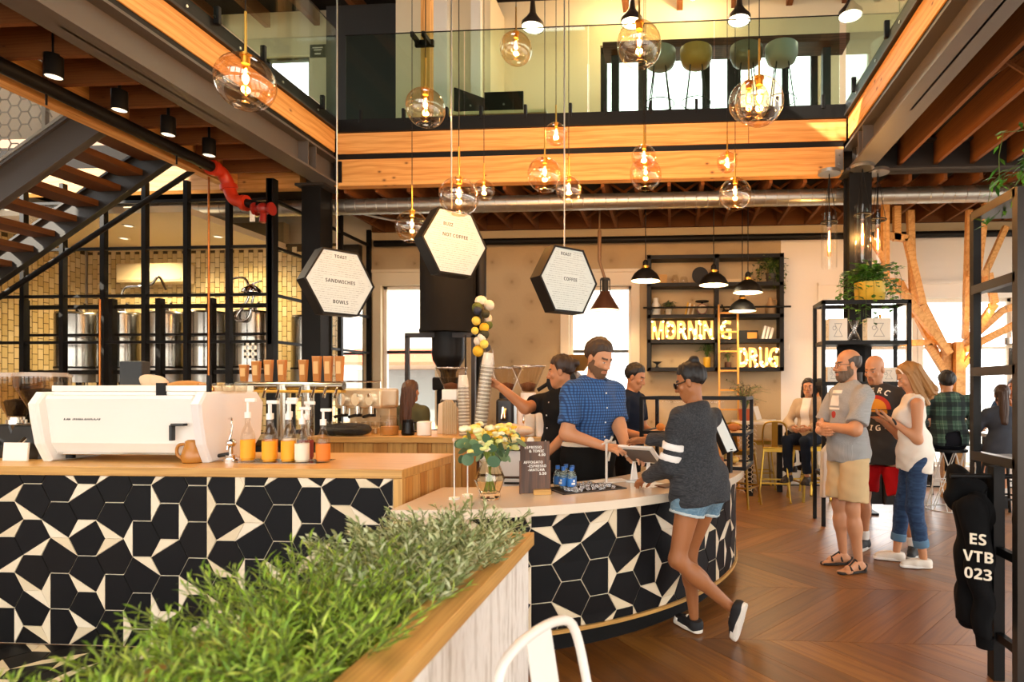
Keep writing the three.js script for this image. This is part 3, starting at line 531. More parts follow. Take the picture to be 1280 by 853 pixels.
// ---- back bar behind the baristas
const KZ = -4.75, KT = 1.04;
{
  const t = thing('back_bar', 'oak boarded back bar counter with white drawer cabinets', 'counter', [0, 0, 0]);
  mesh('carcass', bb(-2.97, -0.95, 0, KT - 0.05, KZ - 0.7, KZ - 0.022), M.walnut, t);
  for (let k = 0; k < 11; k++) mesh('board', bb(-2.97 + k * 0.125, -2.848 + k * 0.125, 0.02, KT - 0.05, KZ - 0.02, KZ, 0.003, 'y'), k % 3 === 1 ? M.oakDull : M.oak, t);
  mesh('back_bar_top', bb(-3.02, -0.93, KT - 0.05, KT, KZ - 0.74, KZ + 0.03, 0.004, 'x'), M.oak, t);
  for (const [y0, y1] of [[0.72, 0.97], [0.44, 0.7], [0.1, 0.42]]) { const d = mesh('drawer', bb(-1.57, -0.96, y0, y1, KZ - 0.02, KZ + 0.004, 0.004), M.gloss, t); mesh('pull', bb(-1.36, -1.16, y1 - 0.04, y1 - 0.025, KZ + 0.004, KZ + 0.02), M.black, d); }
  const b = thing('back_bar', 'dark lower work counter behind the espresso machine', 'counter', [0, 0, 0]);
  mesh('body', bb(-6.0, -3.03, 0, 0.95, KZ - 0.7, KZ - 0.1), M.charcoal, b); mesh('top', bb(-6.0, -3.03, 0.95, 1.0, KZ - 0.72, KZ - 0.06), M.inox, b);
}
// ================================================================ LAMPS AND HANGING SIGNS
const warm = new THREE.Color().setRGB(1, 0.66, 0.32);
function lampLight(parent, y, cd, col = warm, x = 0, z = 0) { const l = new THREE.PointLight(col, cd); l.position.set(x, y, z); l.castShadow = true; l.name = 'bulb_light'; parent.add(l); return l; }
const edison = (y, s = 1) => lathe([[0, -0.058], [0.012, -0.056], [0.022, -0.045], [0.028, -0.025], [0.027, -0.005], [0.02, 0.02], [0.013, 0.04], [0.012, 0.05]].map(([a, b]) => [a * s, b * s + y]), 0, 0, 0, 16);
const mBulbGlass = P({ color: 0xffe2b0, roughness: 0.02, transmission: 1, thickness: 0, ior: 1.45 });
const mGlobe = P({ color: 0xfff0dc, roughness: 0.0, transmission: 1, thickness: 0, ior: 2.1 });
function globeMaker(dia, hang) {
  const t = thing('globe_pendant', 'clear', 'pendant light');
  const R = dia / 2, k = dia / 0.3, prof = [];
  for (let a = 0; a <= 24; a++) { const th = lerp(0.2, 2.72, a / 24); prof.push([R * Math.sin(th), R * Math.cos(th)]); }
  prof.push([R * 0.36, -R * 0.83], [R * 0.3, -R * 0.8]);
  mesh('glass_globe', lathe(prof, 0, 0, 0, 40), mGlobe, t);
  mesh('socket', [cyl(0.022 * k, 0.06 * k, 0, R - 0.05 * k, 0, 18), cyl(0.03 * k, 0.012, 0, R - 0.008, 0, 18)], M.brass, t);
  mesh('stem', rod([0, R, 0], [0, R + 0.24 * k, 0], 0.007, 10), M.brass, t);
  const b = mesh('bulb', edison(R - 0.105 * k, k), mBulbGlass, t);
  mesh('filament', [rod([-0.006 * k, R - 0.15 * k, 0], [0.006 * k, R - 0.075 * k, 0.004], 0.0045 * k, 8), rod([0.007 * k, R - 0.15 * k, 0], [-0.006 * k, R - 0.075 * k, -0.004], 0.0045 * k, 8)], M.bulbGlow, b);
  lampLight(t, R - 0.11 * k, 2);
  return t;
}
{
  const spots = [[-2.346, 3.124, -3.117, 0.3], [-1.92, 3.63, -4.508, 0.3], [-1.458, 4.625, -5.466, 0.3], [-0.218, 3.739, -3.959, 0.3], [-2.431, 2.952, -5.402, 0.3], [-1.5, 2.79, -4.09, 0.272], [-1.803, 3.345, -5.586, 0.2], [-1.106, 3.3, -5.101, 0.3], [-0.844, 3.071, -4.811, 0.21], [-1.032, 3.709, -5.229, 0.2], [-0.236, 3.395, -5.008, 0.21], [-0.246, 3.447, -5.546, 0.3], [0.531, 3.615, -5.74, 0.2], [0.592, 3.26, -5.601, 0.3], [0.545, 3.23, -3.744, 0.3], [0.576, 3.584, -4.488, 0.3]];
  const protos = {};
  for (const [x, y, z, d] of spots) {
    const lab = d > 0.25 ? 'large clear glass globe pendant on a brass stem and long cord' : 'small clear glass globe pendant on a brass stem and long cord';
    let t = protos[d]; if (!t) { t = protos[d] = globeMaker(d); t.position.set(x, y, z); } else t = copyOf(t, [x, y, z], 0);
    t.userData.label = lab; t.userData.group = d > 0.25 ? 'large globe pendants in the open well' : 'small globe pendants in the open well';
    const top = ROOF - y - 0.02;
    mesh('cord', rod([0, d / 2 + 0.24 * d / 0.3, 0], [0, top, 0], 0.0032, 6), M.black, t);
    mesh('ceiling_rose', cyl(0.05, 0.02, 0, top, 0, 16), M.black, t);
  }
}
// black dome pendants by the wall shelf and on the upper floor
function dome(p, r, top, label, group, stemless) {
  const t = thing('dome_pendant', label, 'pendant light', p, 0, group);
  mesh('shade', toCreasedNormals(lathe([[0.001, r * 0.86], [r * 0.3, r * 0.86], [r * 0.36, r * 0.8], [r * 0.5, r * 0.74], [r * 0.78, r * 0.5], [r * 0.95, r * 0.2], [r, 0], [r * 0.985, 0], [r * 0.93, r * 0.2], [r * 0.76, r * 0.48], [r * 0.48, r * 0.7], [0.001, r * 0.72]], 0, 0, 0, 36), 0.6), M.black, t);
  mesh('lining', lathe([[0.001, r * 0.705], [r * 0.47, r * 0.685], [r * 0.745, r * 0.47], [r * 0.915, r * 0.2], [r * 0.972, 0.004]], 0, 0, 0, 36), S(0xf3e6c8, 0.5), t);
  mesh('collar', [cyl(r * 0.22, r * 0.12, 0, r * 0.86, 0, 20), cyl(r * 0.28, r * 0.04, 0, r * 0.98, 0, 20)], M.brass, t);
  mesh('cap', lathe([[r * 0.2, r * 1.02], [r * 0.19, r * 1.3], [r * 0.1, r * 1.42], [0.001, r * 1.44]], 0, 0, 0, 18), M.black, t);
  const b = mesh('bulb', sph(r * 0.24, 0, r * 0.34, 0, 14), M.lampWhite, t);
  mesh('cord', rod([0, r * 1.42, 0], [0, top - p[1], 0], 0.006, 8), M.black, t);
  lampLight(t, r * 0.34, 1.6, new THREE.Color().setRGB(1, 0.8, 0.52));
  return t;
}
for (const p of [[-0.337, 2.82, -7.6], [0.535, 2.765, -7.65], [0.975, 2.67, -7.68], [0.964, 2.5, -8.2]]) dome(p, 0.19, 4.199, 'black enamel dome pendant with brass collar before the wall shelf', 'black dome pendants by the wall shelf');
for (const p of [[-1.877, 6.32, -7.9], [-0.53, 6.32, -7.9], [0.888, 6.3, -7.9], [2.326, 6.3, -7.9]]) {
  const t = thing('bell_pendant', 'dark bell-shaped pendant with white inside on the upper floor', 'pendant light', p, 0, 'bell pendants on the upper floor');
  mesh('shade', lathe([[0.03, 0.36], [0.045, 0.2], [0.09, 0.13], [0.15, 0.06], [0.155, 0], [0.15, 0], [0.145, 0.055], [0.085, 0.12], [0.04, 0.19]], 0, 0, 0, 30), S(0x2c241e, 0.4), t);
  mesh('lamp_disc', cyl(0.142, 0.012, 0, 0.008, 0, 30), M.lampWhite, t);
  mesh('cord', rod([0, 0.36, 0], [0, ROOF - 0.24 - p[1], 0], 0.006, 8), M.black, t);
  lampLight(t, -0.05, 1.4, new THREE.Color().setRGB(1, 0.85, 0.62));
}
{ // industrial cone by the window
  const t = thing('cone_pendant', 'brown metal cone pendant on a jointed rod before the middle window', 'pendant light', [-0.95, 2.56, -8.4]); t.scale.setScalar(1.34);
  mesh('shade', lathe([[0.05, 0.2], [0.06, 0.17], [0.165, 0.0], [0.16, 0.0], [0.05, 0.17]], 0, 0, 0, 30), S(0x6b4a3a, 0.35, { metalness: 0.5 }), t);
  mesh('socket_cage', [cyl(0.035, 0.13, -0.0, 0.19, 0, 14), cyl(0.05, 0.02, 0, 0.32, 0, 14), ...[0, 1, 2, 3].map((k) => rod([0.05 * Math.cos(k * 1.57), 0.18, 0.05 * Math.sin(k * 1.57)], [0.05 * Math.cos(k * 1.57), 0.33, 0.05 * Math.sin(k * 1.57)], 0.006, 6))], M.charcoal, t);
  mesh('lining', lathe([[0.05, 0.165], [0.156, 0.003]], 0, 0, 0, 30), S(0xefe3cf, 0.5), t);
  mesh('bulb', sph(0.035, 0, 0.09, 0, 12), M.lampWhite, t);
  mesh('rod', [rod([0, 0.33, 0], [-0.06, 0.52, 0], 0.016, 8), rod([-0.06, 0.52, 0], [-0.06, 0.85, 0], 0.02, 8), rod([-0.06, 0.85, 0], [-0.06, 1.222, 0], 0.01, 8), cyl(0.06, 0.03, -0.06, 1.19, 0, 16)], S(0x8a6a4a, 0.5), t);
  lampLight(t, 0.09, 1.5);
}
// glass cylinder pendants by the right-hand column
for (const [x, y, z] of [[1.81, 2.83, -6.96], [2.14, 2.87, -6.82], [2.36, 2.85, -6.97]]) {
  const t = thing('cylinder_pendant', 'clear glass cylinder pendant with long filament bulb by steel column', 'pendant light', [x, y, z], 0, 'glass cylinder pendants by the steel column'); t.scale.set(1.25, 1.25, 1.25);
  mesh('glass_cylinder', lathe([[0.066, 0], [0.07, 0.004], [0.07, 0.5], [0.066, 0.502]], 0, 0, 0, 28), M.glass, t);
  mesh('clamp_ring', [T(norm(new THREE.TorusGeometry(0.073, 0.007, 8, 28)), 0, 0.42, 0, Math.PI / 2), rod([-0.07, 0.42, 0], [0.07, 0.42, 0], 0.006, 6)], M.black, t);
  mesh('socket', cyl(0.022, 0.1, 0, 0.38, 0, 14), M.black, t);
  const b = mesh('bulb', lathe([[0.001, 0.1], [0.016, 0.11], [0.02, 0.15], [0.02, 0.34], [0.012, 0.38]], 0, 0, 0, 16), mBulbGlass, t);
  mesh('filament', [rod([-0.005, 0.15, 0], [0, 0.34, 0], 0.0045, 6), rod([0.006, 0.15, 0.002], [0.002, 0.34, 0], 0.0045, 6)], M.bulbGlow, b);
  mesh('hanger', [...[0, 1, 2].map((k) => rod([0.07 * Math.cos(k * 2.1), 0.42, 0.07 * Math.sin(k * 2.1)], [0, 0.85, 0], 0.003, 5)), rod([0, 0.48, 0], [0, (3.95 - y) / 1.25, 0], 0.005, 6)], M.black, t);
  mesh('ceiling_plate', [cyl(0.1, 0.03, 0, (3.95 - y) / 1.25 - 0.03, 0, 24)], M.galv, t);
  lampLight(t, 0.25, 1.5);
}
// ceiling spots under the left mezzanine
for (const [x, z] of [[-4.8, -4.3], [-4.8, -4.85], [-4.8, -5.35], [-4.8, -5.85], [-4.8, -3.2], [-4.8, -2.0]]) {
  const t = thing('ceiling_spot', 'black cylinder spotlight under the mezzanine joists', 'spotlight', [x, 3.86, z], 0, 'black ceiling spots under the mezzanine');
  mesh('housing', [lathe([[0.055, 0.0], [0.06, 0.002], [0.06, 0.17], [0.02, 0.18], [0.001, 0.18]], 0, 0, 0, 20)], M.black, t);
  mesh('lamp_face', cyl(0.053, 0.01, 0, 0.004, 0, 20), M.lampWhite, t);
  mesh('stem', [rod([0, 0.17, 0], [0, 0.42, 0], 0.012, 8), bx(0.07, 0.02, 0.05, 0, 0.4, 0)], M.black, t);
  const l = new THREE.SpotLight(new THREE.Color().setRGB(1, 0.76, 0.46), 12, 0, 0.9, 0.6); l.position.set(0, -0.02, 0); l.target.position.set(0.5, -3, 0.2); l.castShadow = true; l.name = 'spot_beam'; t.add(l, l.target);
}
// upper floor lamps' glow through the rafters: two bulb lamps
for (const [x, z] of [[-0.85, -8.4], [0.3, -8.5]]) { const t = thing('bare_bulb', 'bare warm bulb among the rafters of the upper floor', 'light bulb', [x, 7.05, z], 0, 'bare bulbs under the roof'); mesh('bulb', sph(0.05, 0, 0, 0, 14), M.bulbGlow, t); mesh('socket', cyl(0.025, 0.16, 0, 0.04, 0, 12), M.black, t); lampLight(t, 0, 4); }
// ---- hexagonal menu light boxes
function menuTex(rows, seed) {
  return canvasTex(512, 512, (c, w, h) => {
    c.fillStyle = '#f4f2ea'; c.fillRect(0, 0, w, h); const r = rng(seed); c.textAlign = 'center';
    for (let y = 60; y < 470; y += 15) { const hw = 250 * (1 - Math.abs(y - 256) / 500) - 30; let x = 256 - hw + r() * 30; const e = 256 + hw - r() * 60; while (x < e) { const l = 6 + r() * 26; c.fillStyle = `rgba(60,60,55,${0.14 + r() * 0.24})`; c.fillRect(x, y, Math.min(l, e - x), 3.2); x += l + 5; } }
    for (const [s, x, y, q] of rows) { c.font = `bold ${q}px sans-serif`; const m = c.measureText(s).width; c.fillStyle = '#f4f2ea'; c.fillRect(x - m / 2 - 14, y - q - 4, m + 28, q + 14); c.fillStyle = '#3a3a38'; c.fillText(s, x, y); }
  });
}
function menuBoard(p, ry, rows, label, seed, wide) {
  const t = thing('menu_board', label, 'menu board', p, ry, 'hexagonal menu light boxes');
  const R = 0.29, H = Array.from({ length: 6 }, (_, k) => [R * wide * Math.cos(k * Math.PI / 3), R * Math.sin(k * Math.PI / 3)]), q = (s) => H.map(([a, b]) => [a * s, b * s]);
  mesh('case', ext(H, 0.13, [], 0).translate(0, 0, -0.13), M.black, t);
  mesh('bezel', ext(H, 0.012, [q(0.945)]), M.black, t);
  const tex = menuTex(rows, seed), f = ext(q(0.95), 0.004), pp = f.attributes.position, uv = f.attributes.uv;
  for (let i = 0; i < pp.count; i++) uv.setXY(i, 0.5 + pp.getX(i) / (2 * R * wide), 0.5 + pp.getY(i) / (2 * R));
  mesh('lit_screen', f, new THREE.MeshStandardMaterial({ map: tex, color: 0xb8bcba, roughness: 0.5, emissive: 0xe6f4f2, emissiveMap: tex, emissiveIntensity: 0.3 }), t);
  const c = Math.cos(ry), s = Math.sin(ry);
  mesh('hanging_rod', [rod([0, R * 0.85, -0.06], [0, ROOF - p[1] - 0.02, -0.06], 0.006, 8)], M.galv, t);
  const l = new THREE.RectAreaLight(0xffffff, 0.4, R * 1.2, R * 1.2); l.position.set(0, 0, 0.02); l.rotation.y = Math.PI; l.name = 'board_light'; t.add(l);
}
menuBoard([-2.57, 2.26, -4.44], 0.95, [['TOAST', 256, 92, 30], ['SANDWICHES', 256, 262, 34], ['BOWLS', 256, 402, 34]], 'hexagonal menu light box headed toast, sandwiches and bowls', 1, 0.93);
menuBoard([-1.68, 2.57, -4.5], 0.85, [['BUZZ', 200, 150, 32], ['NOT COFFEE', 256, 222, 34]], 'hexagonal menu light box headed buzz and not coffee', 2, 0.95);
menuBoard([-0.8, 2.28, -4.56], 0.78, [['ROAST', 230, 92, 30], ['COFFEE', 270, 262, 34]], 'hexagonal menu light box headed roast and coffee', 3, 0.93);
// ================================================================ THINGS ON AND BEHIND THE BAR
const font = await new FontLoader().loadAsync('fonts/droid/droid_sans_bold.typeface.json');
const fontSerif = await new FontLoader().loadAsync('fonts/droid/droid_serif_bold.typeface.json');
function text3(s, size, depth = 0.003, f = font) { const g = norm(new TextGeometry(s, { font: f, size, depth, curveSegments: 3, bevelEnabled: false })); g.computeBoundingBox(); const b = g.boundingBox; return g.translate(-(b.min.x + b.max.x) / 2, -(b.min.y + b.max.y) / 2, 0); }
const mClear = P({ color: 0xf6f2ea, roughness: 0.02, transmission: 1, thickness: 0, ior: 1.45 });
const mWater = P({ color: 0xe8f0ea, roughness: 0.02, transmission: 0.9, thickness: 0, ior: 1.33 });
// white espresso machine seen from behind
{
  const t = thing('espresso_machine', 'large white espresso machine with cups and cloths on top', 'espresso machine', [-3.2, BT + 0.013, -3.46]); t.scale.x = 0.88;
  const prof = [[-0.2, 0.035], [0.13, 0.035], [0.165, 0.1], [0.19, 0.3], [0.2, 0.36], [0.19, 0.375], [-0.2, 0.375], [-0.22, 0.2]];
  mesh('body', ext(prof.map(([z, y]) => [-z, y]), 1.06, [], 0.006).rotateY(Math.PI / 2).translate(-0.58, 0, 0), M.gloss, t);
  for (const s of [-1, 1]) mesh('side_panel', ext([[-0.16, 0.0], [-0.205, 0.1], [-0.23, 0.25], [-0.24, 0.33], [-0.2, 0.39], [0.22, 0.39], [0.27, 0.33], [0.25, 0.12], [0.14, 0.0]], 0.05, [], 0.012).rotateY(Math.PI / 2).translate(s > 0 ? 0.52 : -0.615, 0, 0), s > 0 ? S(0xdedad6, 0.15) : M.gloss, t);
  mesh('top_tray', [bb(-0.56, 0.57, 0.38, 0.405, -0.2, 0.16, 0.008), bb(-0.56, 0.57, 0.405, 0.44, 0.15, 0.165, 0.004), bb(-0.56, 0.57, 0.405, 0.44, -0.2, -0.185, 0.004)], M.gloss, t);
  mesh('tray_bracket', bb(0.2, 0.26, 0.375, 0.455, 0.155, 0.175), M.black, t); mesh('tray_bracket', bb(0.55, 0.57, 0.375, 0.5, 0.15, 0.17), M.black, t);
  mesh('base_rail', bb(-0.55, 0.55, 0.025, 0.05, 0.11, 0.14, 0.004), M.chrome, t);
  for (const x of [-0.5, 0.5]) for (const z of [-0.13, 0.1]) mesh('foot', cyl(0.025, 0.04, x, 0, z, 14), M.black, t);
  mesh('badge', text3('La Marzocco', 0.03, 0.003, fontSerif).rotateX(-0.12).translate(-0.31, 0.25, 0.186), M.black, t);
  mesh('steam_handle', [bb(0.36, 0.45, 0.205, 0.22, 0.2, 0.235, 0.004), bb(0.345, 0.365, 0.12, 0.21, 0.2, 0.23, 0.004)], M.plasticBlack, t);
  for (const s of [-1, 1]) mesh('steam_wand', tube([[s * 0.6, 0.24, 0.05], [s * 0.645, 0.24, 0.08], [s * 0.66, 0.16, 0.1], [s * 0.65, 0.06, 0.12]], 0.007), M.chrome, t);
}
solo('knock_box', 'dark slate box standing on top of the espresso machine', 'box', bx(0.12, 0.2, 0.1, 0, 0, 0, 0.008), S(0x23272a, 0.6), [-3.36, 1.406, -3.5], [0, 0.3, 0]);
solo('folded_cloth', 'folded pale towel on top of the espresso machine', 'cloth', [sph(0.09, 0, 0.04, 0, 14, 1, 0.5, 0.6), sph(0.07, 0.05, 0.07, 0.02, 14, 1, 0.6, 0.5)], S(0xcdb89c, 0.95), [-3.22, 1.43, -3.46], [0, 0, -0.5]);
solo('cup_tray', 'short wooden tray under the towel on the espresso machine', 'tray', [bx(0.24, 0.05, 0.16, 0, 0, 0, 0.004)], S(0xd9c7a8, 0.7), [-3.2, 1.406, -3.42]);
solo('brown_cloth', 'crumpled tan cloth on top of the espresso machine', 'cloth', [sph(0.1, 0, 0.03, 0, 16, 1.3, 0.45, 0.8), sph(0.07, 0.1, 0.02, 0.02, 14, 1.2, 0.5, 0.8), sph(0.05, -0.1, 0.02, 0, 12, 1.2, 0.5, 0.8)], S(0xb07a36, 0.9), [-2.98, 1.41, -3.46]);
{
  const g = lathe([[0.001, 0], [0.026, 0], [0.034, 0.01], [0.036, 0.06], [0.034, 0.06], [0.032, 0.012], [0.001, 0.006]], 0, 0, 0, 18);
  for (let k = 0; k < 4; k++) solo('espresso_cup', 'small glass espresso cup lined up on the machine top', 'cup', g, mClear, [-2.84 + k * 0.078, 1.406, -3.42], [0, 0, 0], 'espresso cups on the machine');
}
// grinders with bean hoppers
function grinder(p, label, full) {
  const t = thing('coffee_grinder', label, 'coffee grinder', p, 0, 'hopper grinders by the espresso machine');
  mesh('body', [ext([[-0.09, 0], [0.09, 0], [0.095, 0.14], [0.07, 0.2], [-0.07, 0.2], [-0.095, 0.14]], 0.22, [], 0.008).translate(0, 0, -0.12)], M.plasticBlack, t);
  mesh('collar', [cyl(0.05, 0.03, 0, 0.205, 0, 24), cyl(0.04, 0.02, 0, 0.235, 0, 24)], M.chrome, t);
  mesh('hopper', lathe([[0.045, 0.25], [0.05, 0.27], [0.125, 0.43], [0.135, 0.45], [0.135, 0.51]], 0, 0, 0, 32), P({ color: 0xd8c8b4, roughness: 0.03, transmission: 1, thickness: 0 }), t);
  mesh('lid', [cyl(0.14, 0.014, 0, 0.51, 0, 32), cyl(0.12, 0.012, 0, 0.524, 0, 32)], P({ color: 0xe8ddd0, roughness: 0.1, transmission: 0.7, thickness: 0 }), t);
  mesh('beans', lathe([[0.001, 0.255], [0.043, 0.26], [full * 0.118, lerp(0.27, 0.43, full)], [full * 0.1, lerp(0.27, 0.43, full) + 0.012], [0.001, lerp(0.27, 0.43, full) + 0.02]], 0, 0, 0, 28), S(0x1c0f08, 0.5, { bumpMap: speckle, bumpScale: 0.006 }), t);
  mesh('spout', [rod([0, 0.13, 0.09], [0, 0.07, 0.15], 0.018, 12), bb(-0.02, 0.02, 0.05, 0.08, 0.1, 0.16, 0.004)], M.chrome, t);
}
grinder([-3.98, BT, -3.5], 'black grinder with hopper full of dark beans beside white machine', 0.92);
grinder([-4.22, BT, -3.55], 'black grinder with a half-empty pale hopper', 0.5);
solo('price_card', 'small white card standing on the bar before the grinders', 'card', bx(0.15, 0.11, 0.012, 0, 0, 0, 0.002), M.paper, [-3.93, BT, -3.3], [-0.08, 0.05, 0]);
solo('bean_bin', 'clear plastic bin with lid beyond the bean hoppers', 'container', [bx(0.3, 0.26, 0.2, 0, 0, 0, 0.02)], P({ color: 0xe6d8c6, roughness: 0.2, transmission: 0.8, thickness: 0 }), [-4.55, BT, -3.4]);
{
  const t = thing('coffee_pitcher', 'amber brown insulated pitcher with black push lid', 'pitcher', [-2.8, BT, -3.3], 0.2);
  mesh('body', lathe([[0.001, 0], [0.055, 0], [0.06, 0.01], [0.062, 0.05], [0.05, 0.095], [0.042, 0.115], [0.045, 0.125], [0.03, 0.135], [0.001, 0.137]], 0, 0, 0, 26), S(0xb5762a, 0.25), t);
  mesh('handle', tube([[-0.045, 0.11, 0], [-0.085, 0.1, 0], [-0.09, 0.05, 0], [-0.058, 0.02, 0]], 0.009), S(0xb5762a, 0.25), t);
  mesh('spout', rod([0.03, 0.11, 0], [0.06, 0.13, 0], 0.014, 10, 0.009), S(0xb5762a, 0.25), t);
}
{
  const t = thing('spray_bottle', 'white bottle with blue pump head behind the pitcher', 'bottle', [-2.74, BT, -3.38]);
  mesh('bottle', lathe([[0.001, 0], [0.035, 0], [0.036, 0.11], [0.012, 0.15], [0.012, 0.19]], 0, 0, 0, 20), S(0xe8e4de, 0.4), t);
  mesh('pump', [cyl(0.013, 0.03, 0, 0.19, 0, 14), bb(-0.03, 0.05, 0.215, 0.235, -0.012, 0.012, 0.004)], S(0x1d3f7a, 0.4), t);
}
{
  const t = thing('tamper_stand', 'chrome tampers on a stand beside the syrup bottles', 'tamper', [-2.62, BT, -3.36]);
  mesh('base', cyl(0.045, 0.02, 0, 0, 0, 20), M.chrome, t); mesh('tamper', [cyl(0.03, 0.02, 0, 0.02, 0, 20), cyl(0.012, 0.06, 0, 0.04, 0, 14), sph(0.028, 0, 0.11, 0, 14)], M.chrome, t);
  mesh('handle', rod([-0.07, 0.035, 0.01], [-0.015, 0.045, 0], 0.012, 10), M.plasticBlack, t);
}
// syrup bottles with pumps
{
  const cols = { yellow: 0xf0a81c, amber: 0xd8861c, red: 0x7a1f10, clear: 0xe8e2cc, orange: 0xd87a1e };
  const bottle = (p, c, lab, s = 1) => {
    const t = thing('syrup_bottle', lab, 'bottle', p, 0, 'syrup pump bottles on the bar');
    mesh('glass', lathe([[0.001, 0], [0.034, 0], [0.038, 0.006], [0.038, 0.14], [0.03, 0.17], [0.016, 0.2], [0.014, 0.235], [0.016, 0.24]].map(([a, b]) => [a, b * s]), 0, 0, 0, 24), mClear, t);
    mesh('label', lathe([[0.0386, 0.02], [0.0388, 0.12]].map(([a, b]) => [a, b * s]), 0, 0, 0, 24), S(cols[c], 0.55), t);
    mesh('syrup', cyl(0.034, 0.1 * s, 0, 0.008, 0, 18), S(cols[c], 0.25), t);
    mesh('pump', [cyl(0.017, 0.035, 0, 0.238 * s, 0, 14), cyl(0.007, 0.06, 0, 0.27 * s, 0, 10), bb(-0.012, 0.05, 0.325 * s, 0.345 * s, -0.011, 0.011, 0.004)], S(0xeeece6, 0.35), t);
  };
  bottle([-2.5, BT + 0.004, -3.34], 'yellow', 'yellow-labelled syrup bottle with white pump beside the chrome tampers', 1.08);
  bottle([-2.43, BT, -3.44], 'amber', 'amber syrup bottle with white pump in the rear row', 1.05);
  bottle([-2.36, BT, -3.33], 'yellow', 'yellow-labelled syrup bottle in the middle of the front row', 1.06);
  bottle([-2.31, BT, -3.44], 'clear', 'clear syrup bottle with white pump in the rear row', 1.1);
  bottle([-2.25, BT, -3.34], 'yellow', 'yellow-labelled syrup bottle beside the red one', 1.06);
  bottle([-2.19, BT, -3.42], 'red', 'dark red syrup bottle with white pump', 1.04);
  bottle([-2.16, BT, -3.33], 'clear', 'clear vanilla syrup bottle with pale label', 0.95);
  bottle([-2.05, BT, -3.36], 'orange', 'orange syrup bottle standing apart at the end of the row', 0.92);
  solo('bottle_tray', 'shallow steel tray under the syrup bottles', 'tray', bx(0.5, 0.003, 0.2), M.inox, [-2.3, BT + 0.0005, -3.39]);
}
// draught tap rail on the back counter
{
  const t = thing('tap_tower', 'long brass-edged steel tap rail on a round column', 'beer taps', [-3.2, 1.0, -4.86]);
  mesh('rail', [rod([-0.54, 0.46, 0], [0.42, 0.46, 0], 0.035, 20)], M.inox, t); mesh('drip_edge', bb(-0.54, 0.42, 0.4, 0.425, -0.03, 0.05, 0.004), M.brass, t);
  mesh('column', [cyl(0.05, 0.47, -0.12, 0, 0, 24), cyl(0.08, 0.02, -0.12, 0, 0, 24), cyl(0.05, 0.47, 0.1, 0, 0, 24)], M.inox, t);
  for (const [x, h] of [[-0.47, 0.14], [-0.36, 0.17], [-0.25, 0.18], [-0.13, 0.18], [0.06, 0.18], [0.18, 0.21], [0.28, 0.21], [0.38, 0.21]]) {
    const k = mesh('tap_handle', [ext([[-0.022, 0], [0.022, 0], [0.034, h], [-0.034, h]], 0.03, [], 0.003).translate(x, 0.5, -0.015)], S(0xb9772e, 0.5), t);
    mesh('emblem', bx(0.04, h * 0.5, 0.004, x, 0.5 + h * 0.3, 0.02), S(0xe2b878, 0.5), k);
    mesh('faucet', [rod([x, 0.5, 0], [x, 0.45, 0.02], 0.012, 10), rod([x, 0.45, 0.03], [x, 0.36, 0.07], 0.012, 10)], M.chrome, k);
  }
}
// second espresso machine with group heads, facing the bar
{
  const t = thing('espresso_machine', 'bronze and cream espresso machine on the back bar by jars', 'espresso machine', [-2.8, KT, -5.27]); t.scale.x = 0.64;
  const mc = S(0xd8c3a0, 0.25, { metalness: 0.4 });
  mesh('body', [bb(-0.34, 0.34, 0.22, 0.4, -0.2, 0.16, 0.03), bb(-0.32, 0.32, 0, 0.05, -0.18, 0.2, 0.01), bb(-0.3, 0.3, 0.05, 0.22, -0.2, -0.05, 0.01)], mc, t);
  for (const x of [-0.2, 0, 0.2]) { const g = mesh('group_head', [cyl(0.045, 0.07, x, 0.17, 0.14, 22), rod([x, 0.3, 0.16], [x, 0.3, 0.2], 0.055, 20)], M.chrome, t); mesh('portafilter', [rod([x, 0.165, 0.15], [x, 0.15, 0.3], 0.014, 10), cyl(0.04, 0.03, x, 0.145, 0.14, 18)], M.black, g); }
  mesh('cup_rail', [rod([-0.32, 0.46, 0.14], [0.32, 0.46, 0.14], 0.008), rod([-0.32, 0.4, 0.14], [-0.32, 0.46, 0.14], 0.008), rod([0.32, 0.4, 0.14], [0.32, 0.46, 0.14], 0.008)], M.chrome, t);
}
// small goods on the back bar
solo('black_bag', 'crumpled glossy black bag lying on the back bar', 'bag', [sph(0.16, 0, 0.05, 0, 20, 1.25, 0.34, 0.6), sph(0.1, 0.12, 0.05, 0.02, 16, 1, 0.5, 0.7), sph(0.1, -0.12, 0.045, 0.02, 16, 1, 0.5, 0.7)], S(0x171312, 0.25, { bumpMap: speckle, bumpScale: 0.02 }), [-2.72, KT + 0.006, -4.8]);
{ const t = thing('storage_jar', 'wide clear glass jar with brown contents on the back bar', 'jar', [-2.4, KT, -4.9]); mesh('glass', lathe([[0.001, 0], [0.075, 0], [0.08, 0.02], [0.08, 0.13], [0.07, 0.15]], 0, 0, 0, 24), mClear, t); mesh('lid', cyl(0.076, 0.02, 0, 0.15, 0, 24), mClear, t); mesh('contents', cyl(0.07, 0.07, 0, 0.005, 0, 22), S(0xb9823e, 0.8), t); }
for (let k = 0; k < 7; k++) solo('drinking_glass', 'clear tumbler among glassware on the back bar', 'glass', lathe([[0.001, 0.004], [0.03, 0], [0.036, 0.11], [0.034, 0.11], [0.028, 0.008], [0.001, 0.008]], 0, 0, 0, 18), mClear, [-2.98 + k * 0.085, KT, -4.95], null, 'tumblers on the back bar');
